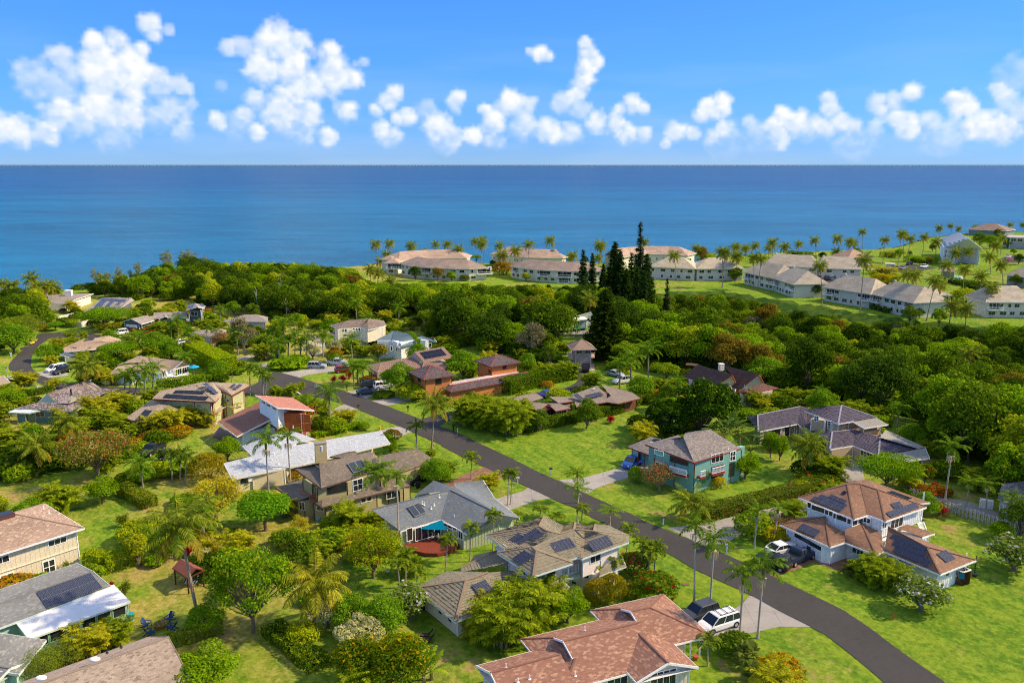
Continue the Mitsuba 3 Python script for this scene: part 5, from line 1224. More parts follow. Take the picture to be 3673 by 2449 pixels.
p=h.slopes(dict(a=(550,248,3.3),b=(630,355,2.8),c=(785,330,2.8),d=(955,398,2.7),e=(1215,352,2.9),T0=(645,240,4.4),T1=(800,225,4.6),T2=(965,275,4.6),f=(820,222,4.5)),['a b T0','b c T1 T0','c d T2 T1','d e T2'],fascia=['b c d'],caps=['b T0 T1','d T2 e'])
h.slopes(dict(a=(1085,445,2.5),b=(1297,415,2.5),c=(1265,340,2.9),c2=(1220,355,3.0),d=(985,400,2.8)),['a b c2 d','b c c2 c2'],fascia=['d a b c'],st=CO);h.slopes(dict(a=(965,278,4.4),b=(1220,352,3.1),c=(1265,340,3.0),d=(1000,225,3.6)),['a b c d'],st=CO)
w=h.walls([(640,420),(760,395),(950,470),(1120,470),(1240,450),(1180,350),(800,270),(600,320)],2.7,0);h.win(w,'1',(838,360),(915,425),4,frame='#d8d4c8');h.win(w,'3',(1130,450),(1235,470),2);h.post(1245,462,2.4,.2)
h.walls([(860,280),(965,262),(960,215),(870,230)],3.9,2.8,'#c4ad88',pz=2.8)
k=thing('stone_planter','round dark lava-stone planter in the courtyard of the purple-tiled house','planter');m=MB();q=at(640,425,0)
for i in range(14):
    for j in range(3): g=i*2*math.pi / 14+j*.2;m.ball(q+[1.05*math.cos(g),1.05*math.sin(g),.17+j*.33],.3,jitter('#3c352f',.3,R),1,(1,1,.7))
m.tube([q,q+[0,0,1.0]],1.0,'#2e2a24',14);scene[k+'__stones']=ply(m)
# teal house
tile('W3')
TL=style(SH,'#77716b',spk='#8f8880',spkp=.3,var=.18)
h=House('teal_house','teal stucco two-storey house with a grey dutch-gable roof, red eaves and white balconies','#76aa9e',TL,trim='#7d342c')
V=dict(a=(300,335,5.3),b=(1102,638,5.3),c=(1880,408,5.3),d=(1540,225,6.3),T0=(925,212,7.3),T1=(1380,92,7.6),g=(1080,345,6.4),f=(780,240,6.4),e=(1200,105,7.2),k=(960,150,5.8))
p=h.slopes(V,['b c T1 T0','a b g f','b T0 g','c d T1','a f T0 k','k T0 T1 e'],fascia=['a b c','f T0 g'])
m=MB();m.poly([p.P['f']+[.1,.1,0],p.P['g']+[.1,.1,0],p.P['T0'] - [0,0,.1]+[.3,0,0]],'#5a9a8c');put(h.k,'gable_wall',m)
w=h.walls([(388,800),(1100,1000),(1880,790),(1400,560),(900,600)],5.2,0)
wk='#7fb2a6'
def column(x,y,wd=1.0,face=None): q=at(x,y,0);m=MB();M=np.eye(4);o,u,n=w.faces[face];M[:3,0],M[:3,1],M[:3,3]=u,n,q;m.box(-wd / 2,wd / 2,-.2,.6,0,5.15,wk,M);put(h.k,'column',m)
for x,y,f,wd in ((420,790,'0',1.0),(655,850,'0',1.4),(1050,985,'0',1.4),(1140,1000,'1',1.0),(1340,955,'1',1.0),(1650,920,'1',1.1),(1835,860,'1',1.0)): column(x,y,wd,f)
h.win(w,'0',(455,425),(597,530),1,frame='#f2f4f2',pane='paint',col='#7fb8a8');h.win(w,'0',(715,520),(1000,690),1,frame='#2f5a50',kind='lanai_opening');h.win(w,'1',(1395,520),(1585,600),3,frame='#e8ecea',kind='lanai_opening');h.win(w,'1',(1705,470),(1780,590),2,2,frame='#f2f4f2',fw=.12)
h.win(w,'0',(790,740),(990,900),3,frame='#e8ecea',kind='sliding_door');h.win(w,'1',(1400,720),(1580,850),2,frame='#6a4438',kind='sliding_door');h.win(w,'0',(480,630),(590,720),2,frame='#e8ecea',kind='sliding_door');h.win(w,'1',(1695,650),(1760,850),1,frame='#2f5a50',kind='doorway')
o,u,n=w.faces['0']
for f,A,B in (('0',(725,665),(1000,760)),('1',(1382,715),(1588,665)),('1',(1185,760),(1270,740))):
    o,u,n=w.faces[f];a,b=hit(*A,o+n*.75,n),hit(*B,o+n*.75,n);a[2]=b[2]=2.75
    m=MB();m.bar(a,b,.9,.3,'#8a3a30',up=[0,0,1]);put(h.k,'balcony_floor',m);h.rail(None,2.9,.95,step=.17,P=[a+n*.35+[0,0,.15],b+n*.35+[0,0,.15]],pw=.07)
h.pipe(p,'b c T1 T0',1665,415)
V=dict(a=(0,375,2.8),b=(390,525,2.7),T0=(400,210,4.2),T1=(560,250,4.2),c=(400,400,3.2),l=(270,300,3.3));pg=h.slopes(V,['a b T1 T0'],fascia=['a b'])
m=MB();q=hit(485,265,*pg.planes['a b T1 T0']);m.box(q[0] - .5,q[0]+.5,q[1] - .4,q[1]+.4,q[2],q[2]+.15,'#33383c');put(pg.key,'skylight',m)
w2=h.walls([(75,545),(180,580),(300,330),(180,350)],2.7,0)
# white house, tan-brown hips and many panels
tile('F8')
WB=style(SH,'#7f604c',spk='#927058',spkp=.2,var=.12,stain=.12)
h=House('white_hip_house','white two-storey house with brown hip roofs carrying stepped arrays of gridded solar panels','#dfe3e6',WB,battens=.45)
V=dict(a=(415,678,5.3),b=(790,825,5.3),v0=(885,795,5.3),c=(1000,838,5.3),d=(1277,742,5.3),T0=(745,592,7.2),T1=(835,590,7.2),T2=(950,628,7.0),e=(790,565,6.7),f=(890,562,6.7),g=(1195,712,5.6),k=(1300,712,5.0),l=(1215,722,5.0))
p=h.slopes(V,['a b T0','b v0 T1 T0','v0 c T2 T1','c d T2','a T0 T1 e','e T1 T2 f','d f T2','l k f'],fascia=['a b v0 c d','l k'],caps=['a T0 b','T0 T1 T2 c','T2 d','T1 v0'])
for (A,B,Cc,nx) in (((503,692),(700,772),(527,668),3),((545,678),(722,752),(572,655),3),((612,682),(722,728),(638,655),2)): h.solar(p,'a b T0',A,B,Cc,nx,1)
h.solar(p,'a b T0',(706,648),(728,658),(722,630),1,1,'black','skylight_panel')
h.solar(p,'c d T2',(1040,812),(1230,742),(1003,778),4,1);h.solar(p,'c d T2',(1062,752),(1122,735),(1035,718),1,1);h.solar(p,'d f T2',(1150,690),(1180,682),(1012,640),1,3,'black')
w=h.walls([(470,790),(775,895),(850,870),(975,910),(1250,800),(960,650),(650,660)],5.2,2.9,pz=3.7)
for A,B,nx in (((482,710),(503,750),1),((507,725),(592,785),1),((597,758),(618,795),1),((625,768),(648,805),1),((652,782),(742,845),1),((746,818),(768,858),1)): h.win(w,'0',A,B,nx,frame='#eef0f0')
h.win(w,'1',(780,828),(812,858),1);h.win(w,'1',(816,818),(846,845),1);h.win(w,'2',(858,810),(897,852),1)
h.win(w,'3',(977,843),(1003,878),2);h.win(w,'3',(1038,825),(1112,862),3)
tile('Y6')
V=dict(a=(82,450,2.7),b=(440,610,2.7),v=(545,577,2.7),c=(765,665,2.7),v2=(820,640,2.7),d=(1215,803,2.7),e=(1470,702,2.7),T0=(405,398,4.2),T1=(545,490,4.0),T2=(660,437,4.3),T3=(800,510,3.8),T4=(850,468,4.4),T5=(1120,610,4.4),f=(240,400,3.6),v3=(985,520,4.4))
p=h.slopes(V,['a b T0','b v T1 T0','v c T2 T1','c v2 T3 T2','v2 d T5 T4','d e T5','a T0 f','e v3 T5'],fascia=['a b v c v2 d e'],caps=['a T0 b','T2 c','T4 T5 d','T5 e'])
h.solar(p,'a b T0',(207,485),(335,540),(250,442),4,1)
for (A,B,Cc,nx) in (((875,640),(1130,748),(905,600),4),((868,597),(1105,690),(895,560),4),((852,545),(1090,640),(890,517),4)): h.solar(p,'v2 d T5 T4',A,B,Cc,nx,1)
h.solar(p,'d e T5',(1262,718),(1327,690),(1190,655),1,2)
V=dict(a=(910,478,3.3),b=(985,450,3.6),c=(1178,515,2.7),d=(1090,540,2.7));h.slopes(V,['d c b a'],fascia=['d c'])
w0=h.walls([(130,560),(185,580),(380,690),(437,702),(560,660),(740,690),(800,720),(1187,895),(1283,855),(1430,780),(1040,600),(500,520)],2.65,0)
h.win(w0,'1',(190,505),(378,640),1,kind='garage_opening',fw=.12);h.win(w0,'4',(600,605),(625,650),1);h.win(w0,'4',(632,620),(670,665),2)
for A,B in (((862,660),(895,685)),((905,682),(990,728)),((1000,725),(1038,748)),((1100,765),(1140,785))): h.win(w0,'6',A,B,1)
h.win(w0,'7',(1253,790),(1275,805),1)
tile('W1')
h.slab([(615,395),(705,375),(730,340),(640,340)],2.75,.25,'#eef0f0','balcony_floor');h.rail([(620,390),(705,362),(725,330)],2.8,1.0,step=.18);h.post(700,505,5.2,.16);h.post(1432,1260,2.6,.16)
m=MB()
for s in (0,.9):
    m.bar(at(690,540,0)+[s,0,0],at(640,420,2.7)+[s,0,0],.06,.25,'#f0f2f2')
for i in range(9): c=at(690,540,0)*(1 - i / 9)+at(640,420,2.7)*i / 9;m.bar(c,c+[.9,0,0],.28,.05,'#e6e8e8')
put(h.k,'outdoor_stair',m)
k=thing('shower_enclosure','brown plank outdoor shower enclosure with white cap at the corner of the white house','enclosure')
q=[at(1195,1400,0),at(1380,1480,0),at(1510,1440,0),at(1330,1370,0)]
rr=np.random.default_rng(9)
for a,b in ((q[0],q[1]),(q[1],q[2]),(q[2],q[3])):
    L=np.linalg.norm(b - a);nb=int(L / .16);u=(b - a) / L
    for i in range(nb): m=MB();c=a+u*(i+.5)*L / nb;nn=np.array([u[1],-u[0],0]);m.bar(c,c+[0,0,1.75],.15,.04+.012*(i % 2),jitter('#5c3d22',.25,rr),up=nn);put(k,'plank',m)
    m=MB();m.bar(a+[0,0,1.8],b+[0,0,1.8],.16,.08,'#eeeae2');put(k,'cap',m)
k=thing('towel','turquoise towel hanging over the wall of the outdoor shower','towel');m=MB();a,b=at(1330,1260,1.85),at(1425,1285,1.85)
for i in range(8): t0,t1=i / 8,(i+1) / 8;w_=[.05*math.sin(i*2.2),.05*math.sin((i+1)*2.2)];m.add([a+(b - a)*t0+[0,w_[0],.05],a+(b - a)*t1+[0,w_[1],.05],a+(b - a)*t1+[0,w_[1] - .1,-.65],a+(b - a)*t0+[0,w_[0] - .1,-.65]],[[0,1,2,3]],'#1a7a9a')
scene[k+'__cloth']=ply(m,'paint',True)
# cottage at the right edge
tile('Y1')
h=House('edge_cottage','grey shake-roofed cottage with a white wall half hidden at the right frame edge','#d8d2c4',style(SHAKE,'#7d7a78',spk='#9a9794',spkp=.3))
h.slopes(dict(a=(2110,1250,2.6),b=(2420,1320,2.6),c=(2420,1080,4.4),d=(2150,1110,4.2)),['a b c d'],fascia=['a b']);h.walls([(2130,1330),(2420,1420),(2420,1180),(2150,1200)],2.6,0);h.walls([(1945,1335),(2060,1350),(2060,1335),(1945,1315)],1.3,0,'#e6e2da')
# shingled corner at the left edge
tile('A')
h=House('corner_house','house corner with a mottled tan roof showing at the left edge by the curving road','#b0a48e',style(SH,'#a3947e',spk='#8d7d68',spkp=.2));h.slopes(dict(a=(-300,1290,2.7),b=(150,1215,2.7),c=(40,1100,4.0),d=(-250,1105,4.4)),['a b c d'],fascia=['a b c']);h.walls([(-300,1360),(100,1270),(20,1180),(-250,1200)],2.6,0)
# ------------------------------------------------------------------ sea-cliff apartments
def condo(name,label,pts,W,z=5.4,pitch=.42,wall='#dbd7bb',roof='#a08c7b',z0=0.0,rows=((.9,2.0),(3.5,4.6)),every=3.4,ww=1.5,ov=.9,hipr=1.0,balc=(),seed=1,frame=None,st=None,inset=.0):
    """A long, often bent building: pts are its near eave at height z, left to right; W its depth away from the sea road."""
    h=House(name,label,wall,st or style(dict(du=1.1,dv=.55,lift=.02,var=.07,stain=.3),roof),trim=frame or '#d9d4bc',cat='apartment building')
    P=np.array([at(x,y,z)[:2] for x,y in pts]);n=len(P)
    d=np.gradient(P,axis=0);d /= np.linalg.norm(d,axis=1,keepdims=True);N=np.c_[-d[:,1],d[:,0]]
    N=np.where((N[:,1:] < 0),-N,N)
    B=P+N*W;M=P+N*W / 2;hgt=pitch*W / 2
    r=W / 2*hipr
    R0=M.copy();R0[0]=M[0]+d[0]*min(r,np.linalg.norm(P[1] - P[0])*.9);R0[-1]=M[-1] - d[-1]*min(r,np.linalg.norm(P[-1] - P[-2])*.9)
    z3=lambda a,q: np.array([a[0],a[1],q])
    rm,fm=MB(),MB()
    for i in range(n - 1):
        courses(rm,z3(P[i],z),z3(P[i+1],z),z3(R0[i+1],z+hgt),z3(R0[i],z+hgt),h.st,h.rng)
        courses(rm,z3(B[i],z),z3(B[i+1],z),z3(R0[i+1],z+hgt),z3(R0[i],z+hgt),h.st,h.rng)
        for e in (P,B): fm.bar(z3(e[i],z - .12),z3(e[i+1],z - .12),.1,.28,h.trim)
    for i in (0,n - 1):
        courses(rm,z3(P[i],z),z3(B[i],z),z3(R0[i],z+hgt),z3(R0[i],z+hgt),h.st,h.rng);fm.bar(z3(P[i],z - .12),z3(B[i],z - .12),.1,.28,h.trim)
    rk=put(h.k,'roof',rm);put(h.k,'fascia',fm)
    Pi,Bi=P+N*ov,B - N*ov
    Pi[0] += d[0]*ov;Bi[0] += d[0]*ov;Pi[-1] -= d[-1]*ov;Bi[-1] -= d[-1]*ov
    m=MB();m.prism(np.vstack([Pi,Bi[::-1]]),z0,z - .1,wall);put(h.k,'wall',m)
    rg=np.random.default_rng(seed)
    for i in range(n - 1):
        a,b=z3(Pi[i],0),z3(Pi[i+1],0);L=np.linalg.norm(b - a);u=(b - a) / L;nn=np.array([u[1],-u[0],0.])
        if nn[1] > 0: nn=-nn
        for zl,zh in rows:
            t=1.0
            while t < L - 2:
                w=ww*rg.choice([.6,1,1.35])
                if rg.random() < .9: h.win(None,None,q=(a,u,nn,t,t+w,zl,zh),nx=2 if w > 1 else 1,frame=frame or wall,fw=.06)
                t += w+every*rg.uniform(.45,1.0)
    for i,t,ln,zz in balc:
        a,b=z3(Pi[i],0),z3(Pi[i+1],0);L=np.linalg.norm(b - a);u=(b - a) / L;nn=np.array([u[1],-u[0],0.])
        if nn[1] > 0: nn=-nn
        q=a+u*t*L
        m=MB();m.bar(q+nn*.9+[0,0,zz],q+u*ln+nn*.9+[0,0,zz],1.8,.2,'#dcdad0');put(h.k,'balcony_floor',m)
        h.rail(None,zz+.1,1.0,'#eef0ec',step=.45,P=[q+nn*.1+[0,0,zz],q+nn*1.8+[0,0,zz],q+u*ln+nn*1.8+[0,0,zz],q+u*ln+nn*.1+[0,0,zz]],name='balcony_railing')
        h.win(None,None,q=(a,u,nn,t*L+.5,t*L+ln - .5,zz+.1,zz+2.1),nx=3,frame='#e6e6de',kind='sliding_door')
    return h,R0,z+hgt
tile('C')
PK,GRY='#aa937f','#a89f8b'
condo('apartment_building','curved pinkish-roofed apartment block at the left end of the cliff, farthest seaward',[(690,470),(850,452),(1030,441),(1220,437),(1425,440)],14,5.6,.5,roof=PK,every=4,seed=2)
condo('apartment_building','end pavilion with white stairs and balcony in front of the left curved apartments',[(532,488),(692,490)],11,5.4,.5,roof=PK,balc=((0,.05,6,2.7),(0,.5,6,2.7)),seed=3)
condo('apartment_building','long crescent apartment block with grey-brown roof behind the round dark trees',[(690,492),(850,524),(1020,540),(1220,550),(1450,552),(1662,541)],13,5.4,.5,roof='#978576',balc=((4,.45,7,2.7),(1,.4,6,2.7)),seed=4)
condo('apartment_building','pinkish-roofed apartment block with slit windows in the middle of the cliff top',[(1668,392),(1860,405),(2060,430),(2290,436),(2460,434),(2515,424)],14,6.2,.5,roof=PK,ww=.7,every=3,seed=5)
condo('apartment_building','crescent apartment block with white balconies left of the tall pines',[(1875,517),(2000,540),(2150,558),(2300,568),(2550,578),(2740,579),(2932,570)],13,5.4,.5,roof='#978576',balc=((2,.25,6,2.7),(3,.35,7,2.7),(0,.1,5,2.7),(3,.4,5,.1)),seed=6)
tile('D')
condo('apartment_building','pink-tan roofed sea-front apartment block behind the tallest pine',[(860,428),(990,432),(1130,410),(1280,396),(1480,398),(1700,410)],14,6.4,.5,roof=PK,ww=.9,balc=((4,.9,4,2.7),),seed=7)
condo('apartment_building','grey two-storey pavilion right beside the tall pines',[(1268,530),(1790,554)],15,5.4,.55,wall='#cfccc0',roof='#b0a78e',seed=8)
condo('apartment_building','grey two-storey pavilion overlooking the clipped hedges and lawn',[(1788,553),(2318,550)],15,5.4,.55,wall='#cfccc0',roof='#b0a78e',seed=9)
tile('E')
def pav(label,A,B,W,roof=GRY,wall='#d0cdbe',z=5.3,seed=1,top=None,balc=True):
    h,R0,zr=condo('apartment_building',label,[A,B],W,z,.62,wall=wall,roof=roof,seed=seed,hipr=.55,every=2.2,balc=((0,.02,4.5,2.7),(0,.8,4.5,2.7)) if balc else (),frame='#c9c8bc')
    m=MB();m.ball([R0[0][0],R0[0][1],zr],.5,'#c2c0b8',1);put(h.k,'roof_vent',m)
pav('slim pavilion with a dark-streaked roof on the lawn edge, left one of the angled pair',(275,333),(470,374),15,seed=11)
pav('pavilion with a striped end wall and clipped bushes, right one of the angled pair',(455,369),(592,412),15,seed=12)
pav('long grey pavilion behind the row of parked cars, left half',(405,291),(742,309),15,seed=13,balc=False)
pav('long grey pavilion behind the row of parked cars, right half',(722,311),(1022,320),15,seed=14,balc=False)
tile('F')
pav('pavilion above the bare lawn slope between two tall palms, left one of its pair',(100,426),(400,472),15,seed=15)
pav('pavilion with a grey-streaked roof nearest the gully, right one of its pair',(385,466),(662,526),15,seed=16)
pav('grey pavilion behind palms at the right frame edge',(1108,521),(1440,523),15,seed=17)
h=House('villa','tan hip-roofed villa beside the cliff-edge palms','#d2bda4',style(SH,'#a58a74',du=1,dv=.5));h.roof('x:hh',(150,234),(262,252),W=16,z=4,pitch=.5,ov=.8)
h=House('steep_apartment_building','white steep-roofed apartment building with rows of panels on the far headland','#d6dadc',style(SEAM,'#9aa2a6'),cat='apartment building')
V=dict(Rb=(940,92,14),Rf=(1005,128,14),Lb=(822,131,8.5),Lf=(850,184,8.5),Rr=(1088,190,8.5),Rk=(1030,150,8.5))
p=h.slopes(V,['Lb Lf Rf Rb','Rr Rb Rf Rf'],fascia=['Lb Lf Rf Rr','Rb Rf'],fit=None)
for i in range(5): f=lambda a,b,t: tuple(np.array(a)*(1 - t)+np.array(b)*t);h.solar(p,'Lb Lf Rf Rb',f((826,138),(942,99),.05+.18*i) ,f((852,180),(1003,130),.05+.18*i),f((826,138),(942,99),.16+.18*i),1,1,'black')
w=h.walls([(850,252),(935,232),(1085,250),(1060,190),(830,190)],8.3,0);m=MB();m.poly([p.P['Lf']+[.3,.3,-.1],p.P['Rr']+[-.3,.3,-.1],p.P['Rf']+[0,.3,-.2]],'#cdd2d4');put(h.k,'gable_wall',m)
for i in range(3):
    for zz in (1,3.6,6): o,u,n=w.faces['0'];h.win(w,'0',q=(o,u,n,1+i*4.2,3.6+i*4.2,zz,zz+1.6),nx=2)
h=House('headland_house','long low brown-roofed building on the farthest headland','#7f8a80',style(SH,'#8a7566',du=1,dv=.5),cat='building');h.roof('x:hh',(992,72),(1238,84),W=22,z=4.4,pitch=.4,ov=1)
h=House('flat_roofed_building','flat-roofed grey building with a window band at the upper right edge','#9a9c98',style(SEAM,'#a8a49a'),cat='building');p=h.roof('flat',(1256,122),(1420,126),W=20,z=7,ov=.4);h.wins(p,'y0',[(1+i*3.4,3.6+i*3.4) for i in range(8)],4.6,6.2)
h=House('pavilion','grey hip-roofed pavilion among palms at the right edge, behind the pool','#a9a69a',style(SH,GRY,du=1,dv=.5),cat='building');h.roof('x:hh',(1222,352),(1400,372),W=16,z=4.6,pitch=.6,ov=.9)
h=House('garage_block','grey striped garage block with a pyramid roof on the dark parking court','#aaa79a',style(SH,GRY,du=1,dv=.5),cat='garage',battens=.8);p=h.roof('x:hh',(735,480),(902,477),W=11,z=2.9,pitch=.5,ov=.8);h.wins(p,'y0',[(2,7),(9,14)],.05,2.2,1)
h=House('garage_block','low tan hip roof between the pavilions and the pool garden','#b5ab98',style(SH,'#a3977f',du=1,dv=.5),cat='building');h.roof('x:hh',(528,447),(668,455),W=10,z=2.9,pitch=.5,ov=.8)
h=House('pool_house','small brown hip-roofed pool house left of the turquoise pool','#8f8272',style(SH,'#8d7c6c',du=1,dv=.5),cat='pool house');h.roof('x:hh',(835,328),(930,332),W=9,z=2.9,pitch=.5,ov=.8)
h=House('bin_shelter','pale open-sided shelter beside the apartment car park','#c9c4b0',style(SEAM,'#bdb7a2'),cat='shelter');h.roof('flat',(495,284),(552,286),W=5,z=2.6,ov=.2)
k=thing('swimming_pool','turquoise swimming pool in the palm garden of the apartments','swimming pool');m=MB();m.prism([at(x,y,.1)[:2] for x,y in ((876,377),(962,377),(955,364),(886,363))],-.5,.12,'#2fa8ad');scene[k+'__water']=ply(m,'gloss');m=MB();m.prism([at(x,y,.1)[:2] for x,y in ((866,381),(972,381),(962,361),(878,360))],-.5,.08,'#c9bfae');scene[k+'__deck']=ply(m)
tile('C')
h=House('garden_shed','small turquoise garden shed with a pale flat roof on the wooded slope','#74b0aa',style(SEAM,'#b9c0ae'),cat='shed');p=h.roof('shed',(1112,790),(1172,790),W=3,z=2.5,pitch=.1,ov=.2)

for h in House.ALL: h.finish()

# ------------------------------------------------------------------ ground, roads, sea
tile('O')
gp=lambda pts: [at(x,y)[:2] for x,y in pts]
LAND=Polygon([(-700,-60),(-420,150)]+gp([(-250,668),(60,668),(190,664),(260,650),(420,630),(620,622),(820,610),(880,601),(1080,597),(1110,604),(1290,597),(1300,606),(1430,601),(1600,601),(1640,590),(1790,579),(1990,573),(2060,566),(2130,545),(2230,534),(2352,533),(2600,530)])+[(900,300),(900,-60)])
GULLY=Polygon(gp([(2700,1140),(2352,1062),(2200,985),(1960,925),(1800,880),(1640,842),(1500,790),(1420,728),(1300,708),(1100,705),(920,690),(890,664),(1000,657),(1200,660),(1400,660),(1500,672),(1650,670),(1830,696),(1975,722),(2120,738),(2230,748),(2352,766),(2700,800)]))
def ground_z(xy):
    p=shapely.points(np.asarray(xy,float))
    din=shapely.distance(p,GULLY.exterior)*shapely.contains(GULLY,p)
    dout=shapely.distance(p,LAND)
    z=-14*(1 - np.exp(-din / 16.0)) - 60*np.clip(dout / 45,0,1) ** .8
    return z
xs,ys=np.arange(-430,431,4.0),np.arange(-40,960,4.0)
X,Y=np.meshgrid(xs,ys)
Z=ground_z(np.c_[X.ravel(),Y.ravel()])
Vg=np.c_[X.ravel(),Y.ravel(),Z+np.where(Z < -1,(meshkit.fbm(np.c_[X.ravel(),Y.ravel(),0*X.ravel()]*.06,3) - .5)*5,0)]
nx=len(xs);i,j=np.meshgrid(np.arange(len(ys) - 1),np.arange(nx - 1),indexing='ij');a=(i*nx+j).ravel()
Fg=np.c_[a,a+1,a+nx+1,a+nx]
cz=Z[Fg].min(1);Fg=Fg[cz > -59.5];cz=Z[Fg].min(1)
wild=cz < -.8
def lawn(p,n,uv):
    """Mown tropical grass: lush and dry patches, mowing streaks, worn earth."""
    big=fbm(p.x*.03+3,p.y*.03,0,3);mid=fbm(p.x*.13,p.y*.13+7,0,4);fine=fbm(p.x*2.2,p.y*2.2,0,4);tuft=noise(p.x*6.5,p.y*6.5)
    streak=noise(p.x*.95+p.y*.5,p.y*.10 - p.x*.05);clump=fbm(p.x*.7,p.y*.7,4,3)
    left=smoothstep(12.0,-40.0,p.x)
    dry=smoothstep(.46,.74,mid*.62+big*.45+clump*.16 - .17+.15*left)
    g=mix(mi.Color3f(.075,.175,.010),mi.Color3f(.185,.265,.020),smoothstep(.25,.75,fine*.45+streak*.3+clump*.35))
    d=mix(mi.Color3f(.29,.25,.045),mi.Color3f(.38,.28,.10),smoothstep(.35,.7,fine))
    c=mix(g,d,dry*(.45+.3*left))
    bare=smoothstep(.66,.74,mid*.55+clump*.45)
    c=mix(c,mi.Color3f(.30,.19,.10),bare*.55)
    return c*(.62+.44*fine+.32*tuft)
def under(p,n,uv):
    f=fbm(p.x*.5,p.y*.5,p.z*.5,4)
    c=mix(mi.Color3f(.03,.075,.008),mi.Color3f(.075,.13,.015),smoothstep(.35,.65,f))
    return c*1.2
scene['grass_turf']={'type': 'bumpmap','arbitrary': proc(lambda p,n,uv: noise(p.x*7,p.y*7)*.6+noise(p.x*2.1,p.y*2.1),.03),'scale': .05,'b': rough(proc(lawn),.9,.1)}
scene['undergrowth_floor']=rough(proc(under),.95,.1)
def gmesh(F):
    u,inv=np.unique(F.ravel(),return_inverse=True);return trimesh.Trimesh(Vg[u],np.vstack([inv.reshape(-1,4)[:,[0,1,2]],inv.reshape(-1,4)[:,[0,2,3]]]),process=False)
scene['lawn']=mikit.ply(gmesh(Fg[~wild]),'grass_turf',smooth=True);tag('lawn','mown green lawns with dry patches across the plateau',kind='structure')
scene['gully_ground']=mikit.ply(gmesh(Fg[wild]),'undergrowth_floor',smooth=True);tag('gully_ground','dark undergrowth floor of the wooded gully and sea cliffs',kind='structure')
# the sea
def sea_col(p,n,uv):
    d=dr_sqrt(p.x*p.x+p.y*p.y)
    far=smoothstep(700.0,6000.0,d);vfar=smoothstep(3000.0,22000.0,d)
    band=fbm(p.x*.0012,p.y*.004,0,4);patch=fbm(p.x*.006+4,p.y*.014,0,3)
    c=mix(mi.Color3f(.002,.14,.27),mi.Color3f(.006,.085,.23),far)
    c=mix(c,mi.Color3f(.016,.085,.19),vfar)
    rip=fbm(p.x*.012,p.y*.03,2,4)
    return c*(.26+.40*band+.24*patch+.42*rip)  # bands and patches put cloud shade and reflection streaks into the colour
import drjit as dr
dr_sqrt=dr.sqrt
def waves(p,n,uv):
    return fbm(p.x*.035,p.y*.11,0,4)*1.3+noise(p.x*.22,p.y*.5)*.45+noise(p.x*.75,p.y*1.3)*.07
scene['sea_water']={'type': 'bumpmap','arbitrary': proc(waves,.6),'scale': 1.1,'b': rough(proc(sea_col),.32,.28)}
Rr=np.concatenate([[0],np.geomspace(150,250000,44)]);ga=np.arange(73) / 72*2*math.pi
Vs=np.array([[r*math.cos(t),r*math.sin(t),-50.0] for r in Rr for t in ga]);nn=73
Fs=[[i*nn+j,i*nn+j+1,(i+1)*nn+j+1,(i+1)*nn+j] for i in range(len(Rr) - 1) for j in range(72)]
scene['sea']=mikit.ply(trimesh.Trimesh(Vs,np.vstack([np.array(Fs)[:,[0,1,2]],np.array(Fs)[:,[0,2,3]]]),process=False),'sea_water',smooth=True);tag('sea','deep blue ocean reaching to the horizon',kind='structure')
# roads and drives
def asphalt(p,n,uv):
    f=fbm(p.x*3.0,p.y*3.0,0,3);b=fbm(p.x*.18,p.y*.18,5,3)
    crack=smoothstep(.012,.0,dr.abs(fbm(p.x*.22+8,p.y*.22,0,3) - .5))*smoothstep(.45,.6,fbm(p.x*.07,p.y*.07,2,2))
    c=mix(mi.Color3f(.040,.039,.038),mi.Color3f(.064,.061,.058),f*.5+b*.6)
    return mix(c,mi.Color3f(.026,.024,.025),crack*.25)
def concrete(p,n,uv):
    f=fbm(p.x*1.6,p.y*1.6,0,4);b=fbm(p.x*.3+3,p.y*.3,0,3)
    j=dr.minimum(dr.abs(p.x / 3.0 - dr.round(p.x / 3.0)),dr.abs(p.y / 3.4 - dr.round(p.y / 3.4)))
    c=mix(mi.Color3f(.24,.225,.20),mi.Color3f(.40,.38,.345),f*.5+b*.6 - .05)
    return c*(1 - .35*smoothstep(.014,.004,j))
def pavers(p,n,uv):
    f=fbm(p.x*1.5,p.y*1.5,0,4);e=voronoi(p.x*1.6,p.y*1.6)
    c=mix(mi.Color3f(.20,.095,.06),mi.Color3f(.30,.18,.12),f)
    return c*(.8+.3*e[2])*(1 - .3*smoothstep(.12,.03,e[1] - e[0]))
from mikit import voronoi
scene['road_surface']=rough(proc(asphalt),.85,.25);scene['drive_concrete']=rough(proc(concrete),.9,.2);scene['drive_pavers']=rough(proc(pavers),.9,.2)
_z,PAVED=[.02],[]
def sheet(name,t,pts,bsdf,label,smooth=0,kind='structure',z=None):
    tile(t);q=[at(x,y)[:2] for x,y in pts]
    if smooth:
        q=np.array(q)
        for _ in range(smooth): q=np.array([w for a,b in zip(q,np.roll(q,-1,0)) for w in (a*.75+b*.25,a*.25+b*.75)])
    pg=Polygon(q).buffer(0)
    pg=max(getattr(pg,'geoms',[pg]),key=lambda g: g.area)
    _z[0] += .004;zz=z or _z[0];PAVED.append(pg.buffer(1.0))
    v,f=trimesh.creation.triangulate_polygon(pg,engine='earcut')
    ring=np.array(pg.exterior.coords)[:-1];n=len(ring)
    v3=np.vstack([np.c_[v,np.full(len(v),zz)],np.c_[ring,np.full(n,zz)],np.c_[ring,np.full(n,-.2)]]);o=len(v)
    side=np.array([[o+i,o+(i+1) % n,o+n+(i+1) % n,o+n+i] for i in range(n)])
    k=key(name);scene[k]=mikit.ply((v3,np.vstack([f,side[:,[0,1,2]],side[:,[0,2,3]]])),bsdf);tag(k,label,kind=kind)
    return k
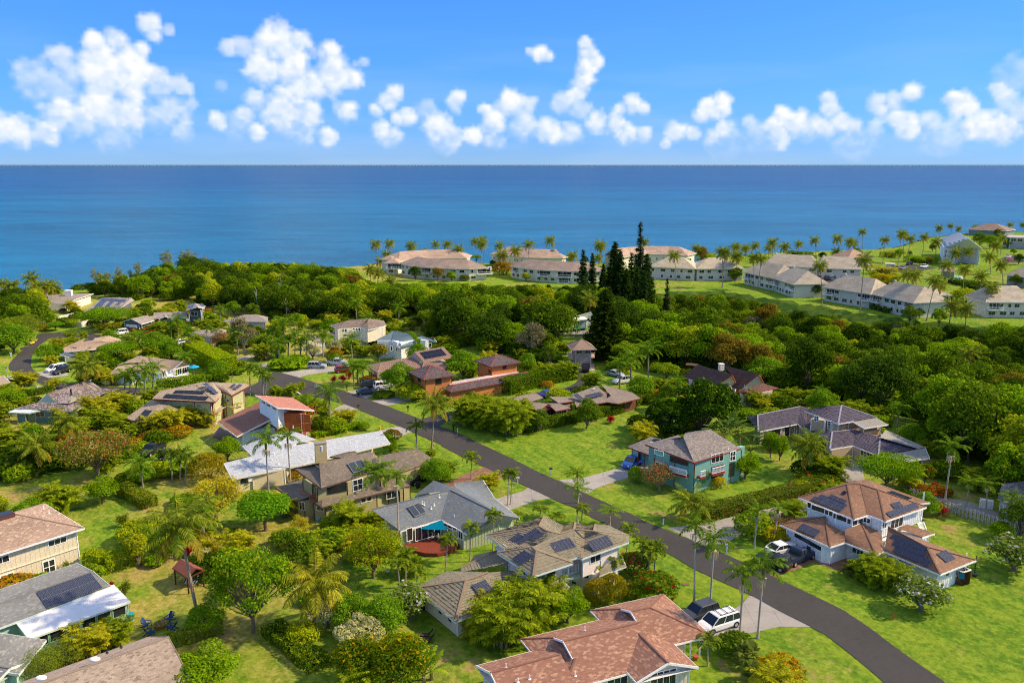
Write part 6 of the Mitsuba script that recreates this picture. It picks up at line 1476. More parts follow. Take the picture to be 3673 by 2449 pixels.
def road(name,pts_a,pts_b,label,z):
    """pts_*: (tile, x, y) along the two edges."""
    def line(ps):
        q=[]
        for t,x,y in ps: tile(t);q.append(at(x,y)[:2])
        q=np.array(q)
        for _ in range(2): q=np.vstack([q[:1]]+[[a*.75+b*.25,a*.25+b*.75] for a,b in zip(q[:-1],q[1:])]+[q[-1:]])
        return q
    q=np.vstack([line(pts_a),line(pts_b)[::-1]]);pg=Polygon(q).buffer(0);pg=max(getattr(pg,'geoms',[pg]),key=lambda g: g.area)
    v,f=trimesh.creation.triangulate_polygon(pg,engine='earcut');k=key(name);PAVED.append(pg.buffer(4.5 if z > .05 else 2))
    scene[k]=mikit.ply((np.c_[v,np.full(len(v),z)],f),'road_surface');tag(k,label,kind='structure')
    return np.array(pg.exterior.coords)
RE=road('road',[('B',700,1235),('B',880,1225),('B',1000,1160),('B',1110,1085),('B',1160,1060),('B',1235,1075),('B',1410,1118),('B',1640,1195),('B',1925,1272),('B',2140,1347),('B',2352,1416),('F7',180,568),('F7',390,650),('F7',620,735),('Z7',340,762),('Z7',560,868),('Z7',860,1008),('Z7',1090,1128),('Z7',1300,1217),('Z7',1520,1325),('Z7',1990,1530),('Y5',250,270),('Y5',430,335),('Y5',640,425),('Y5',900,530),('Y5',1350,742),('Y5',1540,832),('Y5',1850,980),('Y6',575,1085),('Y6',700,1165),('Y6',850,1280),('Y6',1000,1390),('Y6',1260,1568),('Y6',1600,1850),('Y6',1850,2100)],
     [('B',700,1310),('B',900,1312),('B',1100,1312),('B',1400,1318),('B',1600,1326),('B',1880,1402),('B',2060,1470),('B',2290,1566),('F7',290,735),('F7',440,802),('F7',650,893),('Z7',200,890),('Z7',420,1000),('Z7',610,1088),('Z7',780,1178),('Z7',990,1262),('Z7',1200,1370),('Z7',1400,1450),('Y4',1480,158),('Y4',1640,250),('Y4',1900,360),('Y5',450,528),('Y5',640,650),('Y5',850,745),('Y5',1100,857),('Y5',1330,990),('Y5',1570,1108),('Y5',1800,1232),('Y6',390,1215),('Y6',560,1345),('Y6',830,1568),('Y6',1050,1800),('Y6',1200,2100)],'dark asphalt street running diagonally down to the lower right corner',.055)
road('road',[('A',380,700),('A',400,655),('A',470,640),('A',620,640),('A',800,645),('A',1030,655),('A',1300,690),('A',1500,720)],[('A',380,700),('A',530,715),('A',620,700),('A',800,698),('A',1010,702),('A',1300,740),('A',1400,770),('A',1500,800)],'asphalt turning circle and lane behind the left houses',.047)
road('road',[('A',540,700),('A',400,790),('A',352,870),('A',328,960),('A',345,1030),('A',420,1080),('A',545,1130),('A',660,1170),('A',830,1195),('A',1100,1220),('A',1700,1240),('A',2500,1240)],[('A',440,690),('A',330,770),('A',215,850),('A',130,930),('A',92,990),('A',95,1040),('A',150,1090),('A',300,1135),('A',440,1190),('A',600,1255),('A',900,1290),('A',1200,1300),('A',1700,1310),('A',2500,1312)],'curving brownish asphalt street on the left between gardens',.051)
road('lane',[('F7',440,690),('F7',600,640),('Z7',1100,395),('Z7',1350,365),('Z7',1440,320),('Z7',1480,270),('Z7',1440,200)],[('F7',620,735),('F7',700,680),('Z7',1110,430),('Z7',1370,405),('Z7',1560,340),('Z7',1640,310),('Z7',1620,240)],'narrow asphalt lane behind the tall hedge',.043)
sheet('driveway','Y5',[(440,320),(800,270),(1240,160),(1500,80),(1700,20),(1750,60),(1500,165),(1250,235),(1060,352),(930,430),(850,452),(700,452)],'drive_concrete','long grey concrete driveway beside the flowering hedge')
sheet('driveway','F8',[(60,820),(300,730),(560,680),(700,590),(690,500),(600,440),(580,420),(680,360),(760,350),(840,420),(860,560),(760,640),(500,760),(100,870)],'drive_concrete','concrete courtyard before the purple-tiled house')
sheet('driveway','Y5',[(700,1260),(620,1060),(800,1000),(950,985),(1040,930),(1095,865),(1190,890),(1340,985),(1590,1118),(1330,1115),(1000,1190),(850,1225)],'drive_concrete','grey concrete apron in front of the terracotta house')
sheet('driveway','W5',[(545,1075),(530,1225),(400,1160),(245,1085),(100,1010),(250,800),(500,560),(760,300),(1300,560),(1435,825),(1740,740),(1829,790),(1829,960),(1700,1030),(1530,1000),(1150,865),(1000,920),(800,1010)],'drive_pavers','reddish stained driveway before the white house garage')
sheet('driveway','Z7',[(1290,1205),(1500,1190),(1880,1085),(2090,1010),(2180,1060),(2000,1160),(1640,1275),(1555,1328),(1400,1260)],'drive_concrete','pale concrete driveway leading to the teal house')
sheet('driveway','Z7',[(660,1390),(900,1325),(975,1300),(1005,1275),(1215,1372),(1100,1385),(950,1440),(850,1480),(720,1440)],'drive_concrete','whitish concrete driveway of the slate roofed house')
sheet('driveway','Z7',[(150,1290),(420,1155),(615,1083),(790,1182),(625,1243),(430,1300),(250,1330)],'drive_pavers','orange-brown driveway before the olive house')
sheet('driveway','Z6',[(1100,730),(1640,640),(1790,600),(1890,583),(2000,632),(1950,650),(1860,690),(1770,665),(1500,720),(1200,770)],'drive_concrete','grey paved driveway behind the silver house')
sheet('driveway','B',[(1740,1490),(1900,1408),(2070,1472),(2000,1482),(1880,1492),(1750,1520)],'drive_concrete','short worn driveway crossing the grass island')
sheet('driveway','B',[(1225,1070),(1520,1035),(1730,1010),(1960,970),(1960,1035),(1840,1050),(1500,1095),(1420,1122)],'drive_concrete','rough grey driveway with the silver car and truck')
sheet('driveway','B',[(1920,1272),(2110,1262),(2230,1215),(2352,1200),(2380,1290),(2230,1312),(2140,1350)],'drive_concrete','white concrete driveway crowded with parked cars')
sheet('driveway','F7',[(75,535),(250,495),(370,480),(420,520),(330,545),(190,572)],'drive_concrete','gravelly grey driveway beside the orange house')
sheet('driveway','B',[(980,985),(1200,942),(1500,893),(1600,800),(1690,805),(1660,880),(1520,918),(1220,985),(1060,1022),(1000,1010)],'drive_concrete','greenish concrete driveway under the royal palms')
sheet('driveway','B',[(700,930),(900,880),(1100,840),(1120,860),(950,905),(830,938)],'drive_concrete','pale driveway strip left of the royal palms')
sheet('driveway','B',[(130,790),(180,740),(250,720),(480,750),(450,778),(230,815)],'drive_pavers','red brick forecourt of the triple garage')
sheet('driveway','A',[(390,1068),(545,1050),(720,1070),(740,1100),(520,1128),(440,1100)],'drive_concrete','pale concrete driveway with a white car on the left street')
sheet('driveway','A',[(390,1205),(590,1245),(560,1268),(400,1250)],'drive_concrete','short pale driveway strip before the shake-roofed house')
sheet('driveway','A',[(80,1090),(130,1105),(140,1150),(60,1170)],'drive_concrete','pale driveway stub at the left edge')
sheet('driveway','A',[(215,805),(330,768),(420,770),(340,800),(230,830)],'road_surface','dark drive with the yellow car')
sheet('driveway','Y1',[(1330,1180),(1420,1190),(1700,1255),(1850,1280),(2010,1340),(2200,1420),(2400,1480),(2400,1560),(2100,1440),(1900,1390),(1640,1300),(1320,1230)],'drive_concrete','curved tan driveway behind the white picket fence')
sheet('driveway','D',[(330,1560),(480,1590),(560,1600),(700,1566),(700,1650),(560,1660)],'drive_concrete','concrete forecourt of the surfboard garage house')
sheet('car_park','E',[(640,398),(700,388),(860,388),(1010,388),(1060,400),(960,412),(800,415),(740,425),(690,405)],'road_surface','asphalt car park between the apartment pavilions')
sheet('car_park','F',[(380,325),(500,322),(560,300),(640,288),(740,298),(810,312),(640,335),(480,338)],'road_surface','asphalt car park with a row of cars beside palms')
sheet('car_park','F',[(740,525),(860,508),(895,545),(830,585),(740,565)],'road_surface','dark garage court between the pavilions')
sheet('car_park','F',[(1180,262),(1260,235),(1344,240),(1344,275),(1240,280)],'road_surface','small car park at the right edge among trees')
# ------------------------------------------------------------------ plant kinds
for i,H in enumerate((3.4,5.5,8.5,11.0,14.0,17.0)):
    for v in range(2): palm_proto(f'coco_{i}{v}',210+i*2+v,'coco',H)
for v,H in enumerate((7.0,11.0,14.0)): palm_proto(f'king_{v}0',30+v,'king',H);palm_proto(f'king_{v}1',130+v,'king',H)
for v,H in enumerate((5.0,8.0)): palm_proto(f'royal_{v}0',40+v,'royal',H);palm_proto(f'royal_{v}1',140+v,'royal',H)
for v,H in enumerate((4.0,7.0)): palm_proto(f'foxtail_{v}0',50+v,'foxtail',H);palm_proto(f'foxtail_{v}1',150+v,'foxtail',H)
for v,H in enumerate((2.6,4.6)): palm_proto(f'manila_{v}0',60+v,'manila',H);palm_proto(f'manila_{v}1',160+v,'manila',H)
for v in range(3): palm_proto(f'areca_0{v}',70+v,'areca',5.0);palm_proto(f'areca_gold_0{v}',170+v,'areca_gold',5.0)
palm_proto('coco_gold_00',91,'coco_gold',5.0);palm_proto('fan_00',80,'fan',1.6);palm_proto('cycad_00',81,'cycad',1.6)
HEIGHTS=dict(coco=(3.4,5.5,8.5,11,14,17),king=(7,11,14),royal=(5,8),foxtail=(4,7),manila=(2.6,4.6),areca=(5,),areca_gold=(5,),coco_gold=(5,),fan=(1.6,),cycad=(1.6,))
paddle_proto('traveller',82,15,6.5,2.6,.42,True,'#4a6a34','#7f9a58');paddle_proto('banana',83,11,4.0,2.2,.36,False,'#5f8a1c','#a3b83a')
DK,MD,BRT,LIM,YEL=('#26400e','#4d6a16'),('#38560f','#6d8a1c'),('#4f7a10','#8fae1e'),('#6f8c12','#b3bf26'),('#98961a','#cdb83a')
# crowns of the woods: several shapes of each tone
tree_proto('wood_dark_0',1,4.6,9.5,0.9,20,4200,.50,*DK);tree_proto('wood_dark_1',2,5.6,10.5,1.0,24,5200,.50,'#2c4812','#557320')
tree_proto('wood_mid_0',3,4.6,10,1.0,20,4200,.50,*MD,young='#a8b42c',yp=.08);tree_proto('wood_mid_1',4,5.8,11,1.3,26,5400,.5,*MD,young='#9aa82a',yp=.05);tree_proto('wood_mid_2',13,4.0,8.6,0.7,16,3600,.46,'#3f5f16','#748f24')
tree_proto('wood_bright_0',5,4.4,9,0.8,18,4200,.5,*BRT,young='#bcc832',yp=.12);tree_proto('wood_bright_1',6,5.4,10,1.0,24,5200,.5,*BRT)
tree_proto('wood_lime_0',7,4.4,9,0.8,18,4200,.5,*LIM,young='#c9c83a',yp=.1)
tree_proto('wood_tiered_0',8,5.2,8.5,1.6,16,4600,.42,'#4f7414','#93a822',flat=.8,lr=.34,umbrella=True)
tree_proto('wood_grey_0',9,4.2,8,2,18,2300,.42,'#5c5c40','#8f8a70',ragged=.6,bark='#a59d90');tree_proto('wood_brown_0',11,4.4,8.6,2,18,3200,.46,'#5f5a1e','#8a7a2c',ragged=.4)
tree_proto('tulip_0',12,4.0,9,2.4,16,3800,.46,*DK,flower='#d8481a',fp=.10)
tree_proto('redflower_0',14,4.4,9,2.4,18,3800,.46,*MD,flower='#c01838',fp=.03)
# garden trees
tree_proto('round_tree',20,3.2,6.0,1.0,26,6000,.30,*BRT,lr=.36);tree_proto('umbrella_tree',21,3.9,4.8,2.3,18,6200,.30,'#4a8416','#7aa822',umbrella=True,lr=.36)
tree_proto('yellow_tree',22,4.0,5.6,1.5,30,4200,.27,'#b39a1c','#d9b93c',ragged=.55,lr=.3);tree_proto('shower_tree',23,5.4,6.6,2.2,34,5600,.28,'#55641c','#8f8c34',umbrella=True,lr=.28,flower='#e0583c',fp=.04,young='#c2a070',yp=.12,ragged=.5)
tree_proto('mango_tree',24,4.2,7.2,1.0,30,7600,.34,'#5f8410','#a8b41c',lr=.32,young='#c2683c',yp=.07,asp=2.6,droop=.5)
tree_proto('loose_tree',25,5.2,7.6,1.8,44,8400,.30,'#3f6e12','#86a820',lr=.24,ragged=.6,young='#c2bc2a',yp=.08);tree_proto('monkeypod',26,4.9,5.6,1.8,26,7000,.26,'#4a7c10','#86a81c',umbrella=True,lr=.34)
tree_proto('candle_tree',27,5.2,8.4,.4,48,9000,.36,'#244210','#3f6014',lr=.22,young='#7d9a20',yp=.14,asp=1.3);tree_proto('plumeria',28,2.2,3.6,.7,20,2000,.28,'#4a6e1e','#8a9a4c',flower='#f0e8d8',fp=.05,ragged=.5)
tree_proto('orange_tree',29,3.0,4.6,.8,22,5200,.26,'#36560e','#6f8414',flower='#e58a14',fp=.045);tree_proto('flame_tree',31,2.6,5.2,1.4,18,2400,.3,'#41641a','#7a8c30',flower='#e8862a',fp=.12,ragged=.5)
tree_proto('pale_tree',32,2.6,4.2,.8,24,4200,.26,'#b5b468','#dcd9a0',lr=.3);tree_proto('pink_bush_tree',33,3.0,4.0,.5,26,3000,.24,'#6d7440','#9a8a5c',flower='#cf5a44',fp=.08,ragged=.7,bark='#8d8578');tree_proto('willow_tree',34,4.6,6.0,.8,26,6800,.30,'#5d7a20','#93a03a',lr=.36,droop=.6,asp=3)
tree_proto('gloss_tree',35,4.2,6.4,.9,22,6500,.34,'#4c7a16','#84a826',lr=.36);tree_proto('column_tree',36,1.4,7.5,.6,22,3800,.3,'#6f8412','#b0b62a',lr=.6)
tree_proto('casuarina',37,2.6,10,3,26,1700,.5,'#77804e','#9aa06c',ragged=.9,lr=.34,asp=5,bark='#8d8270')
pine_proto('pine_0',41,20,2.7,36,'#1c3412','#3d5a22');pine_proto('pine_1',42,20,2.1,32,'#1c3412','#44622a',gap=.12);pine_proto('pine_big',43,20,4.6,36,'#20380f','#4a6018');pine_proto('pine_thin',44,20,1.7,40,'#2a3a20','#4c5e38',gap=.22)
bare_proto('dead_0',51,9,7,2.0);bare_proto('dead_1',52,9,10,2.6)
shrub_proto('bush_green',61,1.3,1.9,1500,.24,*MD);shrub_proto('bush_bright',62,1.4,2.0,1500,.26,*BRT,young='#c2c232',yp=.15);shrub_proto('bush_lime',63,1.6,1.9,1800,.24,*LIM);shrub_proto('bush_dark',64,1.3,1.8,1500,.22,*DK)
shrub_proto('bush_yellow',65,1.1,1.4,1200,.22,'#9a9012','#d9b82a');shrub_proto('bush_pink',66,1.4,1.8,1500,.22,*MD,flower='#d02a50',fp=.07);shrub_proto('bush_red',67,1.2,1.4,1300,.22,'#84401e','#b8692c',young='#5d7a14',yp=.4);shrub_proto('bush_croton',68,1.3,1.6,1300,.26,'#a8741a','#d89a22',young='#6d7a14',yp=.3,asp=2.6);shrub_proto('bush_hibiscus',69,1.5,1.8,1600,.22,*MD,flower='#e0301c',fp=.04)
shrub_proto('bush_ball',71,1.2,2.3,3200,.16,*BRT,lumpy=.06);shrub_proto('bush_bamboo',72,1.7,3.6,2600,.34,'#6f7212','#a89a24',asp=4.5,lumpy=.15);shrub_proto('bush_pale',73,1.3,1.7,1300,.26,'#a8a45c','#d6d090',lumpy=.5);shrub_proto('bush_bare',74,1.6,1.8,1100,.2,'#6a5a3c','#8f7a54',lumpy=.5);shrub_proto('bush_leafy',75,1.3,1.5,700,.55,*BRT,asp=2.2,spread=.9)
rosette_proto('ti_red',76,7,1.7,.65,'#8a0f2c','#c8203c');rosette_proto('ti_green',77,7,1.8,.7,'#4f7a14','#9ab024');rosette_proto('dracaena',78,12,2.2,.6,'#3f5c12','#8a9a28',.035)

# ------------------------------------------------------------------ planting
rp=random.Random(5)
PLANTED=[]
def nearest(kind,H):
    i=min(range(len(HEIGHTS[kind])),key=lambda i: abs(math.log(HEIGHTS[kind][i] / max(H,.3))))
    v=rp.randrange({'areca': 3,'areca_gold': 3,'coco_gold': 1,'fan': 1,'cycad': 1}.get(kind,2))
    return f'{kind}_{i}{v}',HEIGHTS[kind][i]
NAMES=dict(coco='coconut_palm',coco_gold='coconut_palm',king='king_palm',royal='royal_palm',foxtail='foxtail_palm',manila='dwarf_palm',areca='areca_palm',areca_gold='areca_palm',fan='fan_palm',cycad='cycad')
def palm(kind,t,xb,yb,xt,yt,label,group=None,z=0.0,name=None):
    """Foot and top of the stem (for clumps: top of the leaves) as seen in the photograph; the stem leans sideways as needed."""
    tile(t)
    b=at(xb,yb,z);d=ray(xt,yt);PLANTED.append(b[:2]);s=(b[1] - EYE[1]) / d[1];tp=EYE+d*s
    dx,H=tp[0] - b[0],max(tp[2] - z,.6)
    dx=max(-H*.6,min(H*.6,dx))
    if kind in ('areca','areca_gold','cycad'): dx=0;H *= 1.12 if kind != 'cycad' else 1.5
    L=math.hypot(dx,H);pr,h0=nearest(kind,L)
    k=thing(name or NAMES[kind],label,'palm tree' if kind != 'cycad' else 'cycad',group)
    xs=1.12 if kind == 'coco_gold' else L / h0 if kind in ('areca','areca_gold','cycad','fan') else max(.92,min(1.12,L / h0))*(.88 if kind == 'coco' and b[1] > 220 else 1.0)
    M=T4().translate([float(b[0]),float(b[1]),z]) @ T4().rotate([0,1,0],math.degrees(math.atan2(dx,H))) @ T4().rotate([0,0,1],rp.uniform(0,360)) @ T4().scale([xs,xs,L / h0])
    scene[k]={'type': 'instance','to_world': M,'g': {'type': 'ref','id': 'kind_'+pr}}
    return k
ORD=['first','second','third','fourth','fifth','sixth','seventh','eighth','ninth','tenth','eleventh','twelfth','thirteenth','fourteenth','fifteenth','sixteenth','seventeenth','eighteenth','nineteenth','twentieth','twenty-first','twenty-second','twenty-third','twenty-fourth']
def row(kind,t,label,group,spots,z=0.0):
    spots=sorted(spots)
    for i,s in enumerate(spots): palm(kind,t,*s,f'{label}, {ORD[i]} of {len(spots)} from the left',group,z)
TREEH=dict(round_tree=6,umbrella_tree=4.8,yellow_tree=5.6,shower_tree=6.6,mango_tree=7.2,loose_tree=7.6,monkeypod=5.6,candle_tree=8.4,plumeria=3.6,orange_tree=4.6,flame_tree=5.2,pale_tree=4.2,pink_bush_tree=4.0,willow_tree=6,gloss_tree=6.4,column_tree=7.5,casuarina=10,tulip_0=9,redflower_0=9,wood_dark_0=9.5,wood_dark_1=10.5,wood_mid_0=10,wood_mid_1=11,wood_mid_2=8.6,wood_bright_0=9,wood_bright_1=10,wood_lime_0=9,wood_tiered_0=8.5,wood_grey_0=8,wood_brown_0=8.6,
             pine_0=20,pine_1=20,pine_big=20,pine_thin=20,dead_0=9,dead_1=9,traveller=6.5,banana=4,bush_green=1.9,bush_bright=2,bush_lime=1.9,bush_dark=1.8,bush_yellow=1.4,bush_pink=1.8,bush_red=1.4,bush_croton=1.6,bush_hibiscus=1.8,bush_ball=2.3,bush_bamboo=3.6,bush_pale=1.7,bush_bare=1.8,bush_leafy=1.5,ti_red=1.7,ti_green=1.8,dracaena=2.2)
def tree(proto,t,xb,yb,yt,label,name='tree',cat='tree',wide=1.0,group=None,z=None,rz=None):
    """Foot of the plant and the height of its top as seen in the photograph."""
    tile(t);b=at(xb,yb,0);PLANTED.append(b[:2])
    zz=float(ground_z([b[:2]])[0]) if z is None else z
    if zz < -1: b=at(xb,yb,zz)
    H=max(height(xb,yb,xb,yt,zz),.4);s=H / TREEH[proto]
    k=thing(name,label,cat,group)
    scene[k]={'type': 'instance','to_world': T4().translate([float(b[0]),float(b[1]),zz]) @ T4().rotate([0,0,1],rp.uniform(0,360) if rz is None else rz) @ T4().scale([s*wide,s*wide,s]),'g': {'type': 'ref','id': 'kind_'+proto}}
    return k
def shrub(proto,t,xb,yb,yt,label,wide=1.0,name='shrub',cat='shrub',group=None): return tree(proto,t,xb,yb,yt,label,name,cat,wide,group)

# palms of the street, near to far
KG='king palm with pale flower stalks'
for s,l in (((650,965,650,365),'left one of the pair on the lawn by the parked minivan'),((780,960,795,495),'right one of the pair on the lawn by the parked minivan'),((1015,1220,1042,765),'left one of the pair beyond the concrete apron'),((1160,1205,1200,725),'right one of the pair beyond the concrete apron')): palm('king','Y5',*s,f'{KG} on the street verge, {l}'.replace('left one of the pair on the lawn by the parked minivan','left, by the minivan').replace('right one of the pair on the lawn by the parked minivan','right, by the minivan'))
palm('king','Y5',1133,480,1155,225,'slim palm on the lawn left of the white garage, nearer the street');palm('king','Y5',1290,450,1320,200,'slim curved palm right beside the white garage corner')
row('manila','Y5','small dense palm between the street and the tiled house','small palms right of the tiled house',[(100,570,125,345),(220,715,227,470),(280,720,295,545),(325,710,345,520)])
palm('manila','Y5',757,1430,765,1260,'stout young palm at the corner of the terracotta roof');palm('fan','Y5',1040,1420,1075,1320,'blue-green fan palm on the bottom lawn, upper one');palm('fan','Y5',1095,1560,1112,1470,'blue-green fan palm on the bottom lawn, lower one')
row('manila','Y4','compact palm between slate and tiled houses','compact palms along the tiled house',[(440,690,455,440),(640,590,655,340),(825,500,840,245),(1015,290,1020,225),(1202,232,1208,175),(1335,300,1338,240),(1535,285,1550,180)])
palm('king','Y4',1503,275,1512,40,'tall palm by the street before the concrete driveway');palm('king','Y4',1765,300,1772,190,'feathery palm at the street edge beyond the tiled roof')
row('manila','Y4','small palm at the right end of the tiled house','palms at the right end of the tiled house',[(1645,800,1650,650),(1750,770,1785,605)])
row('manila','Y4','thin garden palm left of the tiled house','thin palms left of the tiled house',[(78,868,62,640),(122,800,132,590),(175,920,212,690)])
palm('areca','Y4',905,1270,905,880,'big multi-stemmed areca palm in front of the tiled wall',z=0);palm('areca','Y4',1130,1165,1130,760,'dense areca clump behind the big multi-stemmed palm');palm('areca','Y4',1010,1130,1010,740,'areca clump against the tiled roof');palm('areca','Y4',1270,1000,1270,710,'areca palm under the tiled house eave');palm('areca_gold','Y4',740,1180,720,880,'areca clump at the white wall corner')
palm('king','Z6',680,1262,645,795,'tall king palm with a tan flower head before the silver roof');palm('king','Z6',875,1105,856,735,'tall king palm with a green stem before the silver roof');palm('king','S',1431,1968,1427,1736,'wind-blown king palm in front of the slate house')
palm('manila','Z6',1048,930,1045,850,'dark bushy palm beside the tan chimney, left of the pair');palm('manila','Z6',1080,930,1080,810,'dark bushy palm beside the tan chimney, taller of the pair')
palm('coco','Z6',2170,790,2176,395,'large coconut palm standing at the street bend');palm('foxtail','Z6',2030,800,2030,620,'dark foxtail palm left of the large coconut palm')
palm('royal','Z6',1610,1310,1600,1090,'slim green palm at the olive house corner, left');palm('royal','Z6',1690,1290,1690,1060,'slim green palm at the olive house corner, right');palm('areca','Z6',1780,1270,1780,1080,'leafy palm clump by the olive house garage')
palm('areca_gold','Z6',830,1400,830,1190,'yellow-green palm beside the spiral stair');palm('areca','Y3',1680,330,1680,170,'areca clump between olive and slate houses');palm('areca','Y3',1580,310,1580,190,'low areca clump before the olive house wall');palm('areca_gold','Y3',1780,340,1780,190,'bright areca clump at the slate house corner')
palm('coco_gold','Y3',1180,1130,1180,760,'big golden coconut palm in the garden centre');palm('coco','S',717,2247,637,1882,'leaning coconut palm with a long curved trunk by the swing')
palm('areca','Z5',585,1382,560,1080,'multi-stemmed areca palm on the left lawn')
palm('coco','Z5',655,790,635,545,'coconut palm with a brown skirt of dead fronds');palm('coco','Z5',355,1020,330,760,'palm with hanging dead fronds at the left garden edge')
row('foxtail','Z5','slender palm of the trio on the middle lawn','three slender palms on the middle lawn',[(1580,1095,1570,890),(1652,1085,1655,880),(1697,1118,1708,920)])
palm('coco','A',940,1400,897,1010,'coconut palm rising in front of the shake roof')
palm('areca_gold','A',578,1252,575,1130,'small yellow palm at the left street edge');palm('manila','A',680,1238,680,1185,'small dark palm at the left street edge')
row('coco','A','coconut palm of the cluster on the left cliff','coconut palms on the left cliff',[(140,480,112,140),(375,430,325,190),(430,385,405,150),(490,372,488,140),(400,330,340,60),(560,330,550,150),(20,330,30,120),(620,330,600,190)])
row('coco','A','coconut palm at the edge of the knoll wood','coconut palms by the knoll wood',[(1110,215,1100,70),(1275,200,1280,90)])
row('royal','A','palm in the flower beds of the dark sage house','palms before the sage house',[(1440,790,1445,690),(1340,790,1345,720),(1848,720,1838,590),(1918,715,1912,550),(1980,1060,1990,930)])
row('king','B','palm beside the red brick court','palms by the red brick court',[(434,780,420,620),(542,788,530,640)])
row('royal','B','lush royal palm along the pale driveway','royal palms along the pale driveway',[(765,885,745,700),(1005,830,1003,740),(1135,850,1122,690),(1262,850,1245,620),(1210,992,1198,810),(1375,900,1375,720),(1435,930,1432,790),(1500,938,1498,750),(1680,912,1672,730),(1300,900,1305,760)])
row('foxtail','B','foxtail palm on the grass by the street junction','foxtail palms by the junction',[(895,1318,885,1080),(1030,1308,1030,1110),(1055,1306,1068,1160),(690,1190,700,1080)])
row('royal','B','short green palm on the lawn before the metal roof','palms before the metal-roofed house',[(2010,1215,2000,1050),(2050,1190,2045,1040),(2110,1200,2105,1060)])
row('areca','B','areca clump on the junction island','areca clumps on the junction island',[(1160,1330,1160,1200),(1230,1330,1230,1220),(1340,1320,1340,1180),(1440,1250,1440,1160)])
row('areca','B','areca clump behind the orange scaffold','areca clumps behind the scaffold',[(1500,1420,1500,1290),(1640,1500,1640,1370),(1700,1560,1700,1420),(1560,1480,1560,1330)]);row('areca_gold','B','areca clump on the dry lawn by the street','areca clumps on the dry lawn',[(1880,1610,1880,1450),(1960,1600,1960,1460)])
palm('coco','D',120,1315,108,1010,'left coconut palm of the tall pair by the aqua house');palm('coco','D',155,1300,180,1040,'right coconut palm of the tall pair by the aqua house');palm('coco','D',655,1200,640,890,'coconut palm in front of the aqua house roof');palm('coco','D',990,1190,1010,1010,'coconut palm with a yellow frond right of the big pine');palm('coco','D',930,1150,905,960,'coconut palm close behind the big pine')
palm('royal','Z7',1945,370,1950,150,'weeping palm by the white pickup');palm('coco','D',1150,1500,1180,1370,'palm left of the tiered trees behind the lane');palm('coco','D',1370,1530,1380,1440,'low palm among shrubs behind the lane');palm('royal','Z7',2110,300,2110,80,'bushy palm right of the weeping palm')
palm('coco','Z8',1525,1170,1530,900,'broad coconut palm on the teal house lawn');palm('manila','Z7',485,1200,487,1030,'fan-tufted palm on the orange driveway');palm('king','Z7',1465,1415,1462,1180,'grey-trunked palm at the street before the pale driveway');palm('manila','Z7',820,1440,830,1190,'palm pair leaning by the whitish driveway, left');palm('manila','Z7',845,1430,870,1170,'palm pair leaning by the whitish driveway, right')
palm('coco','W3',1060,1600,1080,1290,'grey wind-stripped palm by the flowering hedge');palm('king','Y1',1622,1290,1685,850,'tall palm with a hanging pale spathe by the picket fence');palm('king','Y1',1815,1340,1850,1130,'palm in the tan driveway bed, left');palm('king','Y1',2000,1400,2015,1150,'palm in the tan driveway bed, middle');palm('king','Y1',2245,1480,2245,1270,'palm beside the edge cottage')
palm('coco','F',1010,880,1010,830,'palm half buried among the gully trees')
row('areca','B','areca clump below the taupe hip roof','areca clumps below the taupe roof',[(2180,720,2190,560),(2260,740,2260,580),(2330,740,2330,600),(1990,860,1990,700),(2080,900,2080,760),(1900,860,1900,690),(2150,880,2150,770)])
# coconut palms of the apartments
row('coco','C','coconut palm on the sea side of the crescent apartments','coconut palms of the left apartments',[(480,550,465,290),(555,470,560,400),(618,510,612,280),(815,440,822,310),(965,460,965,370),(1088,440,1085,290),(1207,515,1205,290),(1345,540,1345,345),(1570,610,1565,290),(1605,500,1608,240),(1520,480,1520,260),(1780,470,1780,305),(1805,628,1797,405),(1955,640,1965,360),(2088,595,2083,290),(2295,495,2298,250),(487,540,488,470)])
row('coco','C','coconut palm on the slope below the left apartments','coconut palms on the slope',[(398,750,380,560),(460,740,470,600),(600,840,605,690)])
row('coco','D','coconut palm near the pines and grey pavilions','coconut palms of the middle apartments',[(467,650,465,410),(755,500,752,300),(775,490,775,320),(738,590,738,430),(1235,380,1235,270),(1575,680,1577,410),(1805,480,1805,330),(2075,755,2078,380),(2220,680,2230,420),(2215,480,2215,320),(2320,470,2318,330),(1650,520,1650,470)])
row('coco','E','tall coconut palm standing among the grey pavilions','coconut palms of the right apartments',[(155,430,160,215),(243,385,250,235),(350,440,345,245),(372,448,396,255),(237,215,235,180),(298,240,297,190),(357,235,360,175),(460,305,464,155),(440,275,440,190),(533,250,540,180),(620,255,627,165),(732,270,731,140),(770,540,770,300),(850,268,853,210),(875,265,876,130),(928,270,928,150),(962,265,968,160),(1020,195,1020,90),(1003,580,1020,260),(1142,290,1147,140),(1235,295,1255,100),(1270,275,1275,110),(1290,280,1306,130)])
row('coco','F','coconut palm in the garden right of the parking court','coconut palms of the far right',[(637,530,625,350),(697,585,687,355),(745,632,785,390),(815,560,835,420),(885,650,900,540),(985,660,985,560),(1160,605,1165,430),(970,480,972,320),(1070,500,1088,360),(875,380,877,295),(800,255,805,150),(718,270,722,120),(1035,300,1000,210),(1140,350,1130,240),(925,300,920,220)])
row('coco','F','coconut palm before the far headland buildings','coconut palms of the headland',[(822,95,822,65),(897,90,895,52),(945,95,945,70),(1048,100,1046,60),(1258,85,1260,45),(1340,85,1340,45),(1200,230,1205,130),(1180,240,1175,170),(1215,420,1215,290),(1060,260,1055,190),(955,190,950,140)])
